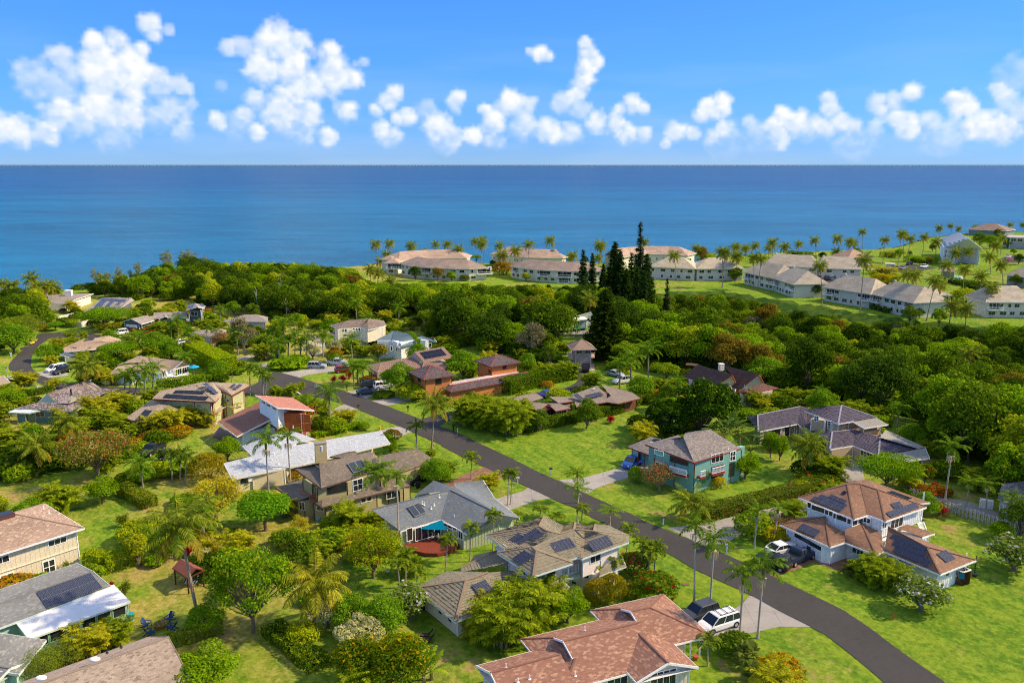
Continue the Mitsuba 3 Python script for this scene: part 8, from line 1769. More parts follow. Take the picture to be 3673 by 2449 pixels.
for (x,y,wi),z in zip(spots,gz):
    pr,tn=wood_kind(x,y,wi);s=rng.uniform(.85,1.3)*(.85 if wi == 1 else 1.0)
    sz_=s*rng.uniform(.85,1.12);room=top_limit(x,y,float(z)) / TREEH[pr]
    if y > 170 and sz_ > room: sz_=room*rng.uniform(.8,1.0);s=min(s,max(sz_,.55))
    if sz_ < .25: continue
    M=place((x,y,float(z)),rng.uniform(0,6.28),s,sz_)
    n += 1
    px=(FP*x / (y*C_ - (z - 50)*S_)+1836.5)*TILE[2]
    zone='on the left knoll' if wi == 1 else ('behind the taupe hip roof' if px < 1000 else 'below the crescent apartments' if px < 1280 else 'around the island pines' if px < 1540 else 'below the hedged pavilions' if px < 1800 else 'below the angled pavilions' if px < 2090 else 'at the right edge')+(', near side' if y < (190 if px > 1540 else 250) else ', far side')
    lb=f'{WT[tn]} {zone}'
    if n < 300: k=key('woodland_tree');tag(k,lb,'tree',lb+', all alike')
    else: nfar += 1;k=f'far_woodland__{nfar:03d}'
    scene[k]={'type': 'instance','to_world': M,'g': {'type': 'ref','id': 'kind_'+pr}}
for c in rng.uniform((-260,60),(260,430),(5200,2)):
    if abs(c[0]) > c[1]*.66+10: continue
    zc=float(ground_z([c])[0]);room=top_limit(c[0],c[1],zc)
    if (zc < -1 and zc > -30 or any(w.contains(Point(c)) for w in WOODS)) and room > 1.2:
        pr=('bush_dark','bush_green','bush_bright','bush_dark','bush_green')[int(rng.integers(5))];nfar += 1;s=min(rng.uniform(1.2,2.4),room / 1.9)
        scene[f'undergrowth__{nfar:04d}']={'type': 'instance','to_world': place((c[0],c[1],zc),rng.uniform(0,6.28),max(s,1)*1.4,s),'g': {'type': 'ref','id': 'kind_'+pr}}
tag('undergrowth','dense shrub layer under the trees of the gully and knoll','undergrowth',kind='stuff')
print('undergrowth to',nfar)
if nfar: tag('far_woodland','unbroken canopy of the wooded gully and cliff-top knoll before the sea','wood',kind='stuff')
print('wood trees',len(spots))
# ironwoods along the cliff edge
tile('O')
for i,(x,yb,yt) in enumerate(((222,662,615),(250,655,622),(275,650,612),(300,645,618),(385,640,572),(425,635,575),(440,634,570),(470,634,585),(600,625,605),(650,622,598),(685,622,600),(270,660,630),(318,645,600),(40,672,640),(120,672,640),(720,620,600))): tree('casuarina','O',x,yb,yt,f'wispy grey-green ironwood on the cliff edge','ironwood_tree','tree',1.0,group='ironwoods on the cliff edge',z=0.0)
# shrub belts and trees of the apartment gardens
GARD=[('E',30,240,205,'wood_mid_2','bushy tree at the cliff edge left of the pavilions'),('E',90,260,225,'wood_brown_0','yellow-brown bushy tree at the cliff edge'),('E',30,230,180,'wood_brown_0','olive rounded tree behind the leftmost pavilion palm'),('E',770,265,215,'wood_dark_0','dark round tree behind the long grey pavilion'),('E',640,255,210,'wood_bright_0','green tree at the cliff behind the long pavilion'),('E',980,280,190,'wood_mid_2','dark tree right of the villa'),('E',670,365,315,'bush_croton','yellowish shrub tree before the long pavilion'),('E',730,490,410,'wood_dark_0','dark shrub tree beside the striped pavilion'),('E',240,390,310,'wood_dark_0','dark shrub tree at the slim pavilion end'),('E',830,480,415,'bush_leafy','small palm-like shrub at the pavilion wall'),
        ('F',640,650,545,'wood_mid_1','broad dark tree before the nearest pavilion'),('F',700,620,560,'wood_dark_0','round dark bush at the nearest pavilion corner'),('F',820,660,560,'wood_bright_0','round green tree between lawn and court'),('F',580,250,195,'wood_bright_1','green tree on the far lawn'),('F',640,240,205,'wood_mid_0','bushy tree on the far lawn edge'),('F',1070,180,95,'wood_mid_1','large green tree right of the steep white building'),('F',1180,120,70,'wood_mid_0','tree before the far headland building'),('F',1280,230,190,'wood_bright_0','green tree at the right edge car park'),('F',1310,290,225,'wood_dark_0','dark tree at the right edge'),('F',780,210,165,'wood_dark_0','dark tree left of the steep white building'),('F',700,290,235,'wood_tiered_0','tree row behind the right car park, left'),('F',760,290,245,'wood_brown_0','tree row behind the right car park, right'),('F',1130,190,110,'wood_bright_1','green tree behind the headland palms'),('F',1240,190,130,'wood_mid_2','tree below the flat-roofed building'),('F',1330,160,130,'wood_mid_2','tree at the flat-roofed building'),
        ('F',450,400,345,'bush_yellow','golden garden shrubs behind the angled pavilions, left'),('F',500,410,350,'bush_yellow','golden garden shrubs behind the angled pavilions, middle'),('F',555,420,360,'wood_lime_0','lime garden tree behind the angled pavilions'),('F',700,460,420,'bush_croton','orange garden shrub beside the low tan roof'),('F',420,390,330,'wood_bright_0','garden tree left of the golden shrubs'),('F',980,520,440,'bush_lime','lime shrub mass right of the garage block'),('F',1130,600,550,'wood_grey_0','grey shrub tree at the right pavilion'),('F',1230,600,535,'bush_bright','bright shrub before the right pavilion'),('F',1290,430,350,'wood_mid_2','garden tree at the right edge pavilion'),
        ('D',1850,480,330,'wood_brown_0','olive bushy tree on the sea edge beside a palm'),('D',1930,510,400,'wood_lime_0','yellow-green bushy tree on the sea edge'),('D',430,500,400,'wood_bright_0','tree between the two middle blocks'),('D',600,500,420,'wood_mid_2','dark tree behind the pines'),('D',2200,690,560,'wood_mid_2','shrub tree at the right end of the hedged pavilion'),('D',700,500,440,'wood_brown_0','ruddy shrub tree behind the slim pines'),
        ('C',870,680,530,'wood_dark_0','dark tree before the crescent apartments, left'),('C',1110,690,545,'wood_brown_0','brownish tree before the crescent apartments'),('C',1270,640,510,'wood_dark_1','dark round tree before the crescent apartments, right'),('C',1260,690,580,'wood_bright_0','fresh green tree before the dark round tree'),('C',1530,480,385,'wood_tiered_0','flat tree between the left blocks'),('C',1890,470,345,'wood_tiered_0','spreading tree before the middle block'),('C',1700,530,460,'wood_dark_0','dark tree by the white cars'),('C',1830,620,480,'bush_croton','yellow-orange garden trees by the crescent end'),('C',880,880,700,'wood_tiered_0','wide flat-crowned tree on the slope below the lawn'),('C',1400,680,620,'bush_pink','magenta bougainvillea on the wall below the crescent'),('C',2060,690,595,'wood_lime_0','yellowish tree below the middle crescent')]
for t,x,yb,yt,pr,lb in GARD: tree(pr,t,x,yb,yt,lb,'tree' if 'shrub' not in lb else 'shrub','tree' if 'shrub' not in lb else 'shrub',1.25 if pr.startswith('bush') else 1.1,z=0.0)
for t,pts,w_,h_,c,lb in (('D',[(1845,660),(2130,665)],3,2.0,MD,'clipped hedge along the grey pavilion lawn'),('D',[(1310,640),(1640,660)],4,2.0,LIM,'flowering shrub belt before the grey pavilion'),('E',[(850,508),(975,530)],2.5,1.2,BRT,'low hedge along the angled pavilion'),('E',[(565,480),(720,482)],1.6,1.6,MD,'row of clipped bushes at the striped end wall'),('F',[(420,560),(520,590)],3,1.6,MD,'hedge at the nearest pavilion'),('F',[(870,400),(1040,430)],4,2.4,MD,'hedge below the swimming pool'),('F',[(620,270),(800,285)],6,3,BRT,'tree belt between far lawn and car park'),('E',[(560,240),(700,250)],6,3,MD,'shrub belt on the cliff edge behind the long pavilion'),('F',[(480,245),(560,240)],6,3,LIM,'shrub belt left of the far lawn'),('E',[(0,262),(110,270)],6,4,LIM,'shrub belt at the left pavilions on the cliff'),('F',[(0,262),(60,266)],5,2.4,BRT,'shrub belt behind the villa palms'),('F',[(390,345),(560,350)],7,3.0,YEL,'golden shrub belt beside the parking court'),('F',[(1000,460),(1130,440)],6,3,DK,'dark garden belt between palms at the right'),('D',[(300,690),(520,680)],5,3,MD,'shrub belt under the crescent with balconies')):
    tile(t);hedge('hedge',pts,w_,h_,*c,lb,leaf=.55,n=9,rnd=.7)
# ------------------------------------------------------------------ vehicles
W_,BK,SL,BL,RD,DG='#e4e6e8','#0f1114','#9aa0a4','#12397a','#8a1018','#3b3f44'
tile('Y5');car('van',845,1118,(620,1190),W_,'white minivan with a black roof rack by the terracotta roof',rack=True);car('suv',690,1040,(560,1085),DG,'dark grey hatchback SUV beside the white minivan')
tile('W5');car('sedan',545,680,(830,610),W_,'white fastback sedan parked before the garage');car('pickup',850,830,(1170,690),'#141f3c','dark navy pickup truck with an open bed');car('suv',360,940,(120,860),'#10151c','black SUV half behind the palm at the street edge');car('pickup',1290,640,(1400,560),'#1c1f24','dark pickup truck inside the open white garage')
tile('Z7');k=car('suv',1960,1075,(1875,1120),'#12459a','bright blue SUV with its tailgate raised');M_=None
m=MB();q=at(2035,1035,1.75);m.bar(q - [.2,-.1,.1],q+[.65,-.25,.35],1.5,.07,'#12459a');scene[k+'__tailgate']=ply(m,'gloss')
car('pickup',1880,315,(1800,325),'#d8dadc','white pickup truck by the weeping palm');car('pickup',1538,200,(1545,175),'#15171a','black pickup truck before the surfboard house');car('sedan',1200,437,(1240,430),'#12399a','blue car roof showing behind the low brown house');car('sedan',1810,250,(1860,262),SL,'silver car behind the big pine trunk')
tile('Z6');car('sedan',2030,1095,(1950,1130),BK,'black sports car beside the olive garage')
tile('B');car('suv',1612,1020,(1700,1020),SL,'silver SUV on the rough grey driveway');car('pickup',1825,985,(1900,985),'#a9adb0','silver pickup truck on the rough grey driveway');car('suv',1905,1062,(1960,1058),RD,'red SUV beside the magenta plants');car('van',2200,1225,(2290,1218),BK,'black SUV nearest the metal-roofed porch');car('suv',2330,1235,(2400,1228),W_,'white SUV beside the black SUV');car('sedan',2150,1300,(2220,1295),DG,'dark grey sedan at the street end of the white driveway');car('hatch',172,760,(230,750),W_,'white small car with a black roof on the red brick court')
tile('F7');car('suv',225,370,(290,360),W_,'white car hidden behind the dense green tree');car('sedan',375,440,(420,430),BK,'dark car in the shade of the orange tower')
tile('A');car('bug',315,765,(345,768),'#e0b400','tiny yellow car on the left side drive');car('van',610,1050,(560,1060),W_,'white SUV on the pale left driveway');car('suv',665,1075,(620,1088),BK,'black SUV beside the white SUV on the pale driveway');car('suv',1292,660,(1230,668),W_,'white SUV before the sage garage');car('sedan',1375,625,(1310,630),BK,'dark sedan by the sage garage');car('pickup',1235,1180,(1290,1165),W_,'white pickup truck beside the tan gable house')
tile('Z5');car('pickup',1400,830,(1360,850),'#15171a','black off-road truck parked on the left lawn');car('cart',1510,880,(1480,890),'#2a2d30','dark utility cart beside the lawn truck')
tile('E')
for i,(x,y,c) in enumerate(((662,387,W_),(708,385,W_),(745,384,'#6e1416'),(795,386,'#221a1c'),(825,384,'#b9b6ae'),(942,381,W_))): car('suv',x,y,(x - 8,y - 5),c,{W_: 'white car','#6e1416': 'dark red car','#221a1c': 'dark car','#b9b6ae': 'beige car'}[c]+f' in the pavilion car park, {ORD[i]} from the left')
tile('F')
for i,(x,y,kd,c,l) in enumerate(((400,326,'suv',W_,'white car at the left end of the right car park'),(540,320,'suv','#1c2c44','dark blue car in the right car park'),(600,318,'pickup','#8f8a82','grey-brown pickup in the right car park'),(638,292,'suv','#15171a','black off-roader in the right car park'),(728,308,'pickup',W_,'white pickup on the grass edge of the right car park'),(1245,248,'pickup','#b4b8ba','silver pickup among trees at the right edge'),(1252,266,'sedan','#b01020','red car at the right edge'),(800,565,'sedan',W_,'white car in the garage court'),(845,562,'sedan','#7d8fa8','pale blue car in the garage court'))): car(kd,x,y,(x - 12,y+2),c,l)
tile('C');car('suv',1662,570,(1640,580),W_,'white car at the end of the left crescent, nearer');car('van',1745,578,(1720,590),W_,'white van between the crescents')
# ------------------------------------------------------------------ street furniture and garden things
def mailbox(t,x,y,label,col='#e8e8e4',box='#2c2c2e',h=1.05):
    tile(t);q=at(x,y);k=thing('mailbox',label,'mailbox');m=MB();m.bar(q,q+[0,0,h],.16,.16,col);scene[k+'__post']=ply(m)
    m=MB();g=np.linspace(0,math.pi,7);pr=[(-.12,0)]+[(-.12*math.cos(a),.14+.12*math.sin(a)) for a in g]+[(.12,0)]
    for s in (-.28,.28): m.poly([q+[s,a,h+b] for a,b in pr],box)
    for (a,b),(c,d) in zip(pr,pr[1:]+pr[:1]): m.add([q+[-.28,a,h+b],q+[.28,a,h+b],q+[.28,c,h+d],q+[-.28,c,h+d]],[[0,1,2,3]],box)
    scene[k+'__box']=ply(m)
    m=MB();m.bar(q+[.1,-.13,h+.1],q+[.1,-.13,h+.34],.03,.05,'#a8281c');scene[k+'__flag']=ply(m)
mailbox('Z7',1216,1160,'white mailbox post on the empty lawn by the street');mailbox('Z7',362,772,'white-posted mailbox before the palm hedge');mailbox('Z7',323,755,'black mailbox before the palm hedge','#1c1c1e','#1c1c1e');mailbox('Z7',912,1240,'white mailbox post by the whitish driveway','#f0f0ee','#f0f0ee',.9);mailbox('Y5',402,295,'white-posted mailbox with a grey box on the teal house verge',box='#5a5a5c');mailbox('Y5',912,520,'grey-white mailbox at the end of the long driveway','#e4e6e8','#c9ccd0');mailbox('B',1192,1055,'black mailbox at the street top','#1c1c1e');mailbox('B',1935,1268,'brown mailbox on the lawn before the metal roof','#6a5442','#4a3c32');mailbox('B',2055,1478,'brown mailbox on the dry lawn','#5c4836','#3c3230');mailbox('F7',366,620,'black mailbox on the verge by the gravelly driveway','#1c1c1e','#1c1c1e');mailbox('A',560,1262,'white post mailbox on the left street edge','#f2f2f0','#f2f2f0');mailbox('A',118,900,'white leaning post at the far left street','#f2f2f0','#f2f2f0',.9);mailbox('A',72,1062,'grey mailbox at the left frame edge','#b0a89c','#8d8f94')
tile('B');k=thing('stop_sign','street sign on a rusty post at the junction, seen from its grey back','road sign');q=at(1605,1330);m=MB();m.bar(q,q+[0,0,2.9],.07,.07,'#7a5a48');scene[k+'__post']=ply(m);m=MB();m.tube([q+[0,-.03,2.55],q+[0,.03,2.55]],.4,'#c6c8c8',8);scene[k+'__plate']=ply(m)
tile('F7');k=thing('notice_sign','small white notice sign before the palm hedge corner','sign');q=at(714,720);m=MB();m.bar(q,q+[0,0,1.5],.06,.06,'#d0d0cc');scene[k+'__post']=ply(m);m=MB();m.box(q[0] - .32,q[0]+.32,q[1] - .03,q[1]+.01,1.05,1.75,'#eceeec');scene[k+'__board']=ply(m)
m=MB()
for z,w in ((1.62,.42),(1.5,.34),(1.38,.4),(1.26,.28)): m.box(q[0] - w / 2,q[0]+w / 2,q[1] - .036,q[1] - .031,z,z+.05,'#4a4c50')
scene[k+'__lettering']=ply(m)
def hydrant(t,x,y,label):
    tile(t);q=at(x,y);k=thing('fire_hydrant',label,'fire hydrant');m=MB();m.tube([q,q+[0,0,.08],q+[0,0,.09],q+[0,0,.62],q+[0,0,.72],q+[0,0,.8]],[.2,.2,.13,.13,.15,.04],'#d9b23a',9);scene[k+'__barrel']=ply(m);m=MB();m.tube([q+[-.24,0,.5],q+[.24,0,.5]],.07,'#d9b23a',8);m.tube([q+[0,-.22,.5],q+[0,0,.5]],.08,'#d9b23a',8);scene[k+'__outlet']=ply(m)
hydrant('F7',141,765,'yellow fire hydrant on the dry verge by the street');hydrant('A',385,732,'yellow fire hydrant on the turning-circle lawn')
# picket fence by the white house
tile('Y1');k=thing('picket_fence','long grey-white plank fence running behind the white house','fence');rr=np.random.default_rng(2)
F0=[at(x,y) for x,y in ((1290,1232),(1400,1268),(1600,1345),(1800,1415),(2000,1482),(2150,1530),(2352,1590))]
for a,b in zip(F0[:-1],F0[1:]):
    L=np.linalg.norm(b - a);u=(b - a) / L;nn=np.array([u[1],-u[0],0])
    for zz in (.4,1.3): m=MB();m.bar(a - nn*.05+[0,0,zz],b - nn*.05+[0,0,zz],.05,.1,'#a2a5a6');put(k,'rail',m)
    n_=int(L / .27)
    for i in range(n_):
        c=a+u*(i+.5)*L / n_+nn*(.03 if i % 2 else -.13);m=MB();m.bar(c,c+[0,0,1.6+rr.uniform(-.03,.03)],.2,.03,jitter('#b2b5b6',.08,rr),up=nn);put(k,'picket',m)
# rain chains and pots of the white house
def pot(t,x,y,r,h,col,label,plantp=None):
    tile(t);q=at(x,y);k=thing('plant_pot',label,'plant pot');m=MB();m.tube([q,q+[0,0,h*.6],q+[0,0,h],q+[0,0,h],q+[0,0,h*.9]],[r*.7,r,r*1.05,r*.9,r*.85],col,10);scene[k+'__pot']=ply(m,'gloss')
    if plantp: tree(plantp,t,x,y - 2,y - 30,label.replace('pot','plant in the pot',1),'potted_plant','plant')
pot('Y3',1222,268,.45,.7,'#6f9fb0','pale blue glazed pot before the olive house');pot('F2',908,670,.3,.45,'#a8502e','terracotta pot on the porch edge');pot('Y2',1052,1058,.4,.8,'#1f8f96','turquoise glazed pot beside the white porch roof');pot('W1',970,1560,.3,.35,'#2c2620','dark pot under the near rain chain');pot('W1',1590,1320,.32,.4,'#2c2620','dark pot under the far rain chain');pot('Z8',1302,812,.28,.6,'#1c4a9a','cobalt blue pot at the tan garage')
def rain_chain(t,x0,y0,x1,y1,label):
    tile(t);b=at(x1,y1);k=thing('rain_chain',label,'rain chain');m=MB()
    for i in range(9): c=b+[0,0,.35+i*.26];m.tube([c,c+[0,0,.14]],[.04,.09],'#1f1c1a',6)
    m.bar(b,b+[0,0,2.6],.015,.015,'#2a2624');scene[k+'__cups']=ply(m)
rain_chain('W1',995,1310,970,1530,'rain chain of dark cups at the near corner of the white house');rain_chain('W1',1610,1085,1592,1300,'rain chain of dark cups at the right corner of the white house')
def bin_(t,x,y,label,col='#1f262c'):
    tile(t);q=at(x,y);k=thing('wheelie_bin',label,'bin');m=MB();m.tube([q,q+[0,0,1.0]],[.3,.4],col,4);scene[k+'__body']=ply(m);m=MB();m.box(q[0] - .36,q[0]+.36,q[1] - .36,q[1]+.36,1.0,1.08,col);scene[k+'__lid']=ply(m)
bin_('W5',645,490,'dark wheelie bin beside the white garage');bin_('W4',178,605,'dark blue wheelie bin at the tiled house corner','#1f2a3c');bin_('F5',312,158,'dark bin by the black sports car');bin_('D',556,1580,'grey bin before the surfboard house','#5a625c')
# survey stake and meter lids on the verge
tile('Y6');k=thing('survey_stake','orange survey stake in the lawn near the street','stake');a=at(878,1115);m=MB();m.bar(a,a+[.3,0,.75],.08,.08,'#e0561c');scene[k+'__stake']=ply(m)
# swing pavilion
tile('Y2');k=thing('swing_pavilion','garden swing shelter with a red-brown gable roof and striped canvas swing','swing shelter')
c=[at(1415,775),at(1520,850),at(1642,790),at(1535,720)]
for q in c: m=MB();m.bar(q,q+[0,0,2.15],.14,.14,'#5a3424');put(k,'post',m)
up=[q+(q - sum(c) / 4)*.15+[0,0,2.15] for q in c];r0,r1=(up[0]+up[1]) / 2+[0,0,.75],(up[2]+up[3]) / 2+[0,0,.75]
r0,r1=(up[0]+up[3]) / 2+[0,0,.75],(up[1]+up[2]) / 2+[0,0,.75]
m=MB();rr=np.random.default_rng(8);st_=style(SH,'#7d4a3c',var=.08,stain=.08)
courses(m,up[0],up[1],r1,r0,st_,rr);courses(m,up[3],up[2],r1,r0,st_,rr);put(k,'roof',m)
m=MB();m.bar(up[1],r1,.06,.14,'#6a3c2c');m.bar(up[2],r1,.06,.14,'#6a3c2c');m.bar(up[0],up[1],.06,.14,'#5a3424');m.bar(up[1],up[2],.06,.12,'#5a3424');put(k,'beam',m)
m=MB();q=sum(c) / 4+[.2,-.1,0];st2=q+[0,0,.55]
for i in range(10): m.add([st2+[-.8+i*.16,-.35,0],st2+[-.8+(i+1)*.16,-.35,0],st2+[-.8+(i+1)*.16,.3,.12],st2+[-.8+i*.16,.3,.12]],[[0,1,2,3]],'#e4e4e0' if i % 2 else '#3c4048');m.add([st2+[-.8+i*.16,.3,.12],st2+[-.8+(i+1)*.16,.3,.12],st2+[-.8+(i+1)*.16,.55,.75],st2+[-.8+i*.16,.55,.75]],[[0,1,2,3]],'#e4e4e0' if i % 2 else '#3c4048')
put(k,'swing_seat',m);m=MB()
for s in (-.8,.8): m.bar(st2+[s,.5,.7],st2+[s,.3,2.2],.03,.03,'#2a2622')
put(k,'chain',m)
# blue slatted chairs round the planter
def slat_chair(x,y,a,label):
    tile('Y2');q=at(x,y);k=thing('garden_chair',label,'chair',None);col='#1d3a78'
    M=np.eye(4);M[:2,:2]=[[math.cos(a),-math.sin(a)],[math.sin(a),math.cos(a)]];M[:3,3]=q
    T=lambda p: M[:3,:3] @ np.array(p,float)+q
    for i in range(5): m=MB();yy=-.24+i*.12;m.bar(T([-.28,yy,.32]),T([-.62,yy*1.15,1.0 - abs(i - 2)*.05]),.1,.025,jitter(col,.12,R),up=[0,0,1]);put(k,'back_slat',m)
    for i in range(5): m=MB();xx=-.25+i*.12;m.bar(T([xx,-.27,.32+i*.02]),T([xx,.27,.32+i*.02]),.1,.025,jitter(col,.12,R));put(k,'seat_slat',m)
    for s in (-1,1):
        m=MB();m.bar(T([.3,s*.32,0]),T([.3,s*.32,.58]),.08,.04,col);m.bar(T([-.75,s*.3,0]),T([.3,s*.3,.36]),.04,.09,col);put(k,'leg',m)
        m=MB();m.bar(T([-.5,s*.34,.58]),T([.38,s*.34,.58]),.14,.03,col);put(k,'arm',m)
for x,y,a,l in ((1185,1115,-.2,'blue slatted garden chair left of the flower planter'),(1362,1070,-1.9,'blue slatted garden chair behind the flower planter'),(1382,1135,3.0,'blue slatted garden chair right of the flower planter'),(1210,1180,.9,'blue slatted garden chair before the flower planter, partly hidden')): slat_chair(x,y,a,l)
tile('Y2');k=thing('flower_planter','round wooden planter of small flowers between the blue chairs','planter');q=at(1293,1118);m=MB();m.tube([q,q+[0,0,.5],q+[0,0,.5],q+[0,0,.42]],[.62,.75,.66,.6],'#8a6a34',12);m.tube([q+[0,0,.3],q+[0,0,.42]],.62,'#2a2018',12);scene[k+'__tub']=ply(m)
m=MB();rr=np.random.default_rng(3);a_=rr.uniform(0,6.28,150);r_=.6*np.sqrt(rr.random(150));leaves(m,np.c_[q[0]+r_*np.cos(a_),q[1]+r_*np.sin(a_),.5+.12*rr.random(150)],np.tile([0,0,1.0],(150,1)),.16,tone(rr,150,'#4a6e1c','#8aa030',.2,'#d8a8c8',.2),rr);scene[k+'__flowers']=ply(m,'leaf')
def lounger(x,y,label):
    tile('W4');q=at(x,y);k=thing('sun_lounger',label,'sun lounger');col='#4a3c36'
    for i in range(9): m=MB();m.bar(q+[-.75+i*.16,-.3,.34],q+[-.75+i*.16,.3,.34],.13,.03,jitter(col,.2,R));put(k,'seat_slat',m)
    for i in range(5): m=MB();m.bar(q+[.68+i*.1,-.3,.38+i*.13],q+[.68+i*.1,.3,.38+i*.13],.13,.03,jitter('#2e2826',.2,R),up=[-.7,0,.7]);put(k,'back_slat',m)
    for s in (-.3,.3):
        m=MB();m.bar(q+[-.8,s,.3],q+[.7,s,.3],.05,.06,'#2a2422');put(k,'side_rail',m)
        for x_ in (-.7,.6): m=MB();m.bar(q+[x_,s,0],q+[x_*.95,s,.3],.05,.05,'#2a2422');put(k,'leg',m)
lounger(160,1050,'brown wicker sun lounger farther from the camera on the lawn');lounger(185,1125,'brown wicker sun lounger nearer the camera on the lawn')
# things around the olive and slate houses
tile('F4');k=thing('canoe','long green outrigger canoe hull along the olive house wall','canoe');a,b=at(445,640,.9)+[0,-.5,0],at(735,560,.9)+[0,-.5,0];m=MB();t_=np.linspace(0,1,12);m.tube([a+(b - a)*t+[0,0,.06*math.sin(t*3)] for t in t_],[max(.03,.2*math.sin(math.pi*min(max(t,.02),.98)) ** .5) for t in t_],['#b02430' if t < .12 or t > .9 else '#1c5a48' for t in t_],8);scene[k+'__hull']=ply(m,'gloss',True)
m=MB();a,b=at(600,548,1.7)+[0,-.4,0],at(740,505,1.9)+[0,-.4,0];m.tube([a,(a+b) / 2,b],[.05,.13,.05],['#b02430','#1c4a44','#1c4a44'],7);k=thing('outrigger_float','slim red-tipped outrigger float above the green canoe','float');scene[k+'__float']=ply(m,'gloss',True)
k=thing('hammock','white cloth hammock on the upper deck of the olive house','hammock');m=MB();a,b=at(505,462,3.7),at(615,428,4.0)
for i in range(8):
    t0,t1=i / 8,(i+1) / 8;f=lambda t: a+(b - a)*t - np.array([0,0,.6*math.sin(math.pi*t)]);m.add([f(t0) - [0,.3,0],f(t1) - [0,.3,0],f(t1)+[0,.3,.05],f(t0)+[0,.3,.05]],[[0,1,2,3]],'#d4d8da')
scene[k+'__cloth']=ply(m,'paint',True)
def bicycle(t,x,y,label):
    tile(t);q=at(x,y);k=thing('bicycle',label,'bicycle')
    for s in (-.5,.5): m=MB();g=np.linspace(0,2*math.pi,15);m.tube([q+[s+.33*math.cos(a),0,.34+.33*math.sin(a)] for a in g],.025,'#1c1c1c',4,cap=False);put(k,'wheel',m)
    m=MB()
    for a,b in (((-.5,.34),(-.15,.8)),((-.15,.8),(.38,.82)),((-.5,.34),(0,.32)),((0,.32),(.38,.82)),((0,.32),(-.15,.95)),((.38,.82),(.5,.34)),((.36,1.0),(.38,.82))): m.bar(q+[a[0],0,a[1]],q+[b[0],0,b[1]],.04,.04,'#5a2a22')
    m.bar(q+[.36,-.25,1.0],q+[.36,.25,1.0],.04,.04,'#2a2a2a');m.bar(q+[-.28,0,.97],q+[-.02,0,.97],.14,.05,'#1c1c1c');put(k,'frame',m)
bicycle('F4',815,582,'bicycle leaning by the olive house wall')
def table_set(t,x,y,z,label,col='#3a302a'):
    tile(t);q=at(x,y,z);k=thing('patio_table',label,'table');m=MB();m.tube([q+[0,0,.7],q+[0,0,.75]],.7,col,14);scene[k+'__top']=ply(m);m=MB();m.tube([q,q+[0,0,.7]],[.25,.06],col,8);scene[k+'__base']=ply(m)
table_set('F5',425,545,.55,'dark patio table under the turquoise sail');table_set('F4',515,455,2.9,'dark round table on the olive house deck')
def chair(t,x,y,z,a,label,col='#d8d4cc'):
    tile(t);q=at(x,y,z);k=thing('patio_chair',label,'chair');ca,sa=math.cos(a),math.sin(a);T=lambda px,py,pz: q+[px*ca - py*sa,px*sa+py*ca,pz]
    m=MB();m.bar(T(-.22,0,.45),T(.22,0,.45),.46,.05,col);put(k,'seat',m);m=MB();m.bar(T(-.24,0,.5),T(-.32,0,.98),.44,.05,col,up=[ca,sa,0]);put(k,'back',m)
    for px in (-.2,.2):
        for py in (-.2,.2): m=MB();m.bar(T(px,py,0),T(px,py,.43),.04,.04,'#2c2826');put(k,'leg',m)
chair('F5',428,575,.55,1.6,'white patio chair under the sail, left');chair('F5',475,570,.55,1.6,'white patio chair under the sail, right');chair('F5',70,850,0,.8,'pale blue garden chair among the thin palms','#a9c8d8')
chair('A',1760,1130,.7,.4,'dark chair on the tan house deck, left','#5a4438');chair('A',1880,1110,.7,2.4,'dark chair on the tan house deck, right','#6e4c38')
tile('A');k=thing('patio_umbrella','bright blue folded-out umbrella behind the tan house deck','umbrella');q=at(2090,1100);m=MB();m.bar(q,q+[0,0,2.5],.05,.05,'#d0d0cc');scene[k+'__pole']=ply(m);m=MB();g=np.arange(9)*math.pi / 4
for a,b in zip(g[:-1],g[1:]): m.poly([q+[0,0,2.7],q+[1.4*math.cos(a),1.4*math.sin(a),2.1],q+[1.4*math.cos(b),1.4*math.sin(b),2.1]],jitter('#1f9bd0',.12,R))
scene[k+'__canopy']=ply(m)
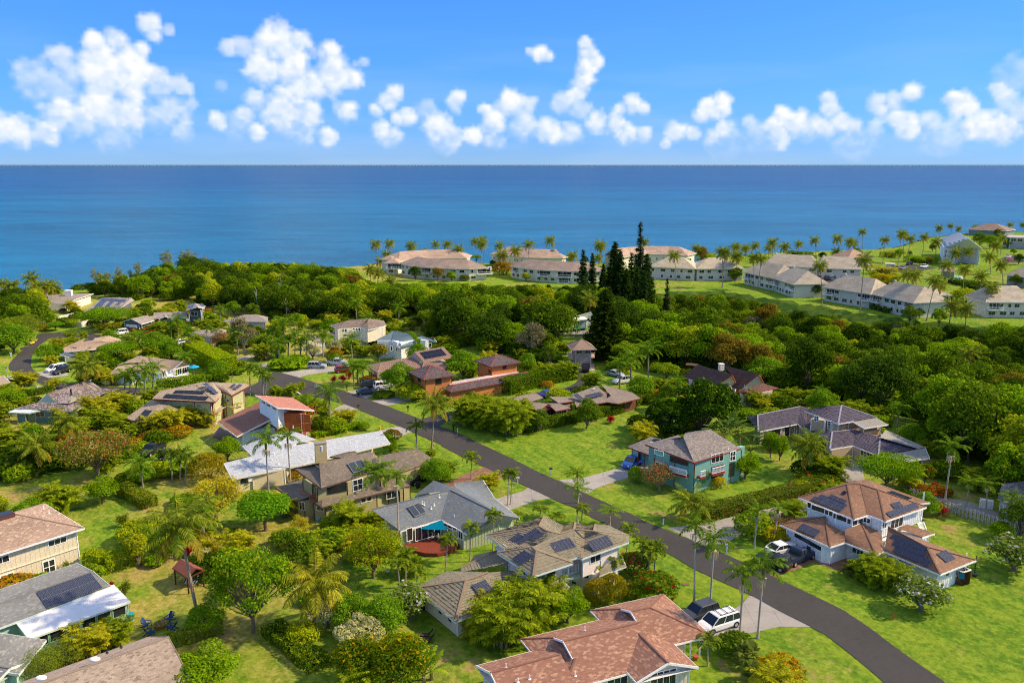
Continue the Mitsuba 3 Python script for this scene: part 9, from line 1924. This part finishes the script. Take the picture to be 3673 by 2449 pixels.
# garden walls and the red gate of the chimney house
tile('A');k=thing('garden_wall','white garden wall with a dark red gate at the turning circle','wall');pts=[at(x,y) for x,y in ((625,530),(705,570),(750,578))];pts2=[at(x,y) for x,y in ((785,578),(880,580),(965,560))]
for pp in (pts,pts2):
    for a,b in zip(pp[:-1],pp[1:]): m=MB();m.bar(a+[0,0,.85],b+[0,0,.85],.25,1.9,'#d8d2c6');put(k,'wall_section',m)
m=MB();a,b=at(752,578),at(783,578);m.bar(a+[0,0,.9],b+[0,0,.9],.1,1.8,'#6a2018');put(k,'gate',m)
k=thing('garden_wall','white sloping boundary wall behind the garden wall with the red gate','wall');m=MB();a,b=at(640,520),at(800,485);m.bar(a+[0,0,.9],b+[0,0,.9],.3,1.9,'#d8d2c6');scene[k+'__wall']=ply(m)
# fallen grey branch, cooler boxes, tables of the dry lawn
tree('dead_1','F4',600,760,690,'fallen grey brushwood among lime bushes before the olive house','fallen_branch','branch',1.3)
tile('W5')
for i,(x,y,c) in enumerate(((878,470,'#1c5a9a'),(955,455,'#1c5aa8'),(800,400,'#1c3a78'))):
    k=thing('storage_box',('blue cooler box on the floor of the open garage','second blue cooler box on the floor of the open garage','tall dark blue box at the back of the open garage')[i],'box');q=at(x,y);m=MB();m.box(q[0] - .3,q[0]+.3,q[1] - .22,q[1]+.22,0.06,.5+.5*(i == 2),c);scene[k+'__box']=ply(m);m=MB();m.box(q[0] - .32,q[0]+.32,q[1] - .24,q[1]+.24,.5+.5*(i == 2),.56+.5*(i == 2),'#d8dce0' if i < 2 else c);scene[k+'__lid']=ply(m)
tile('F6');k=thing('trestle_table','pale folding table on the dry lawn behind the scaffold','table');a,b=at(1000,312,.0),at(1070,296,0);m=MB();m.bar(a+[0,0,.75],b+[0,0,.75],.7,.05,'#c9c4b4');scene[k+'__top']=ply(m);m=MB()
for q in (a,b):
    for s in (-.3,.3): m.bar(q+[0,s,0],q+[0,s,.73],.05,.05,'#8a8478')
scene[k+'__legs']=ply(m)
tile('B');k=thing('broken_mast','white tilted pole lying in the island palms by the junction','pole');m=MB();m.bar(at(1370,1262,.3),at(1450,1310,.2),.3,.12,'#dcdcd8');scene[k+'__pole']=ply(m)
# verge details
for t,x,y,l in (('Y5',1008,478,'rusty utility lid on the driveway verge'),('Y5',582,775,'brown utility lid in the lawn by the tall palms')):
    tile(t);q=at(x,y);k=thing('utility_lid',l,'utility lid');m=MB();m.box(q[0] - .45,q[0]+.45,q[1] - .25,q[1]+.25,0,.06,'#7a5a4a');scene[k+'__lid']=ply(m)
# white specks of boats on the sea
tile('O')
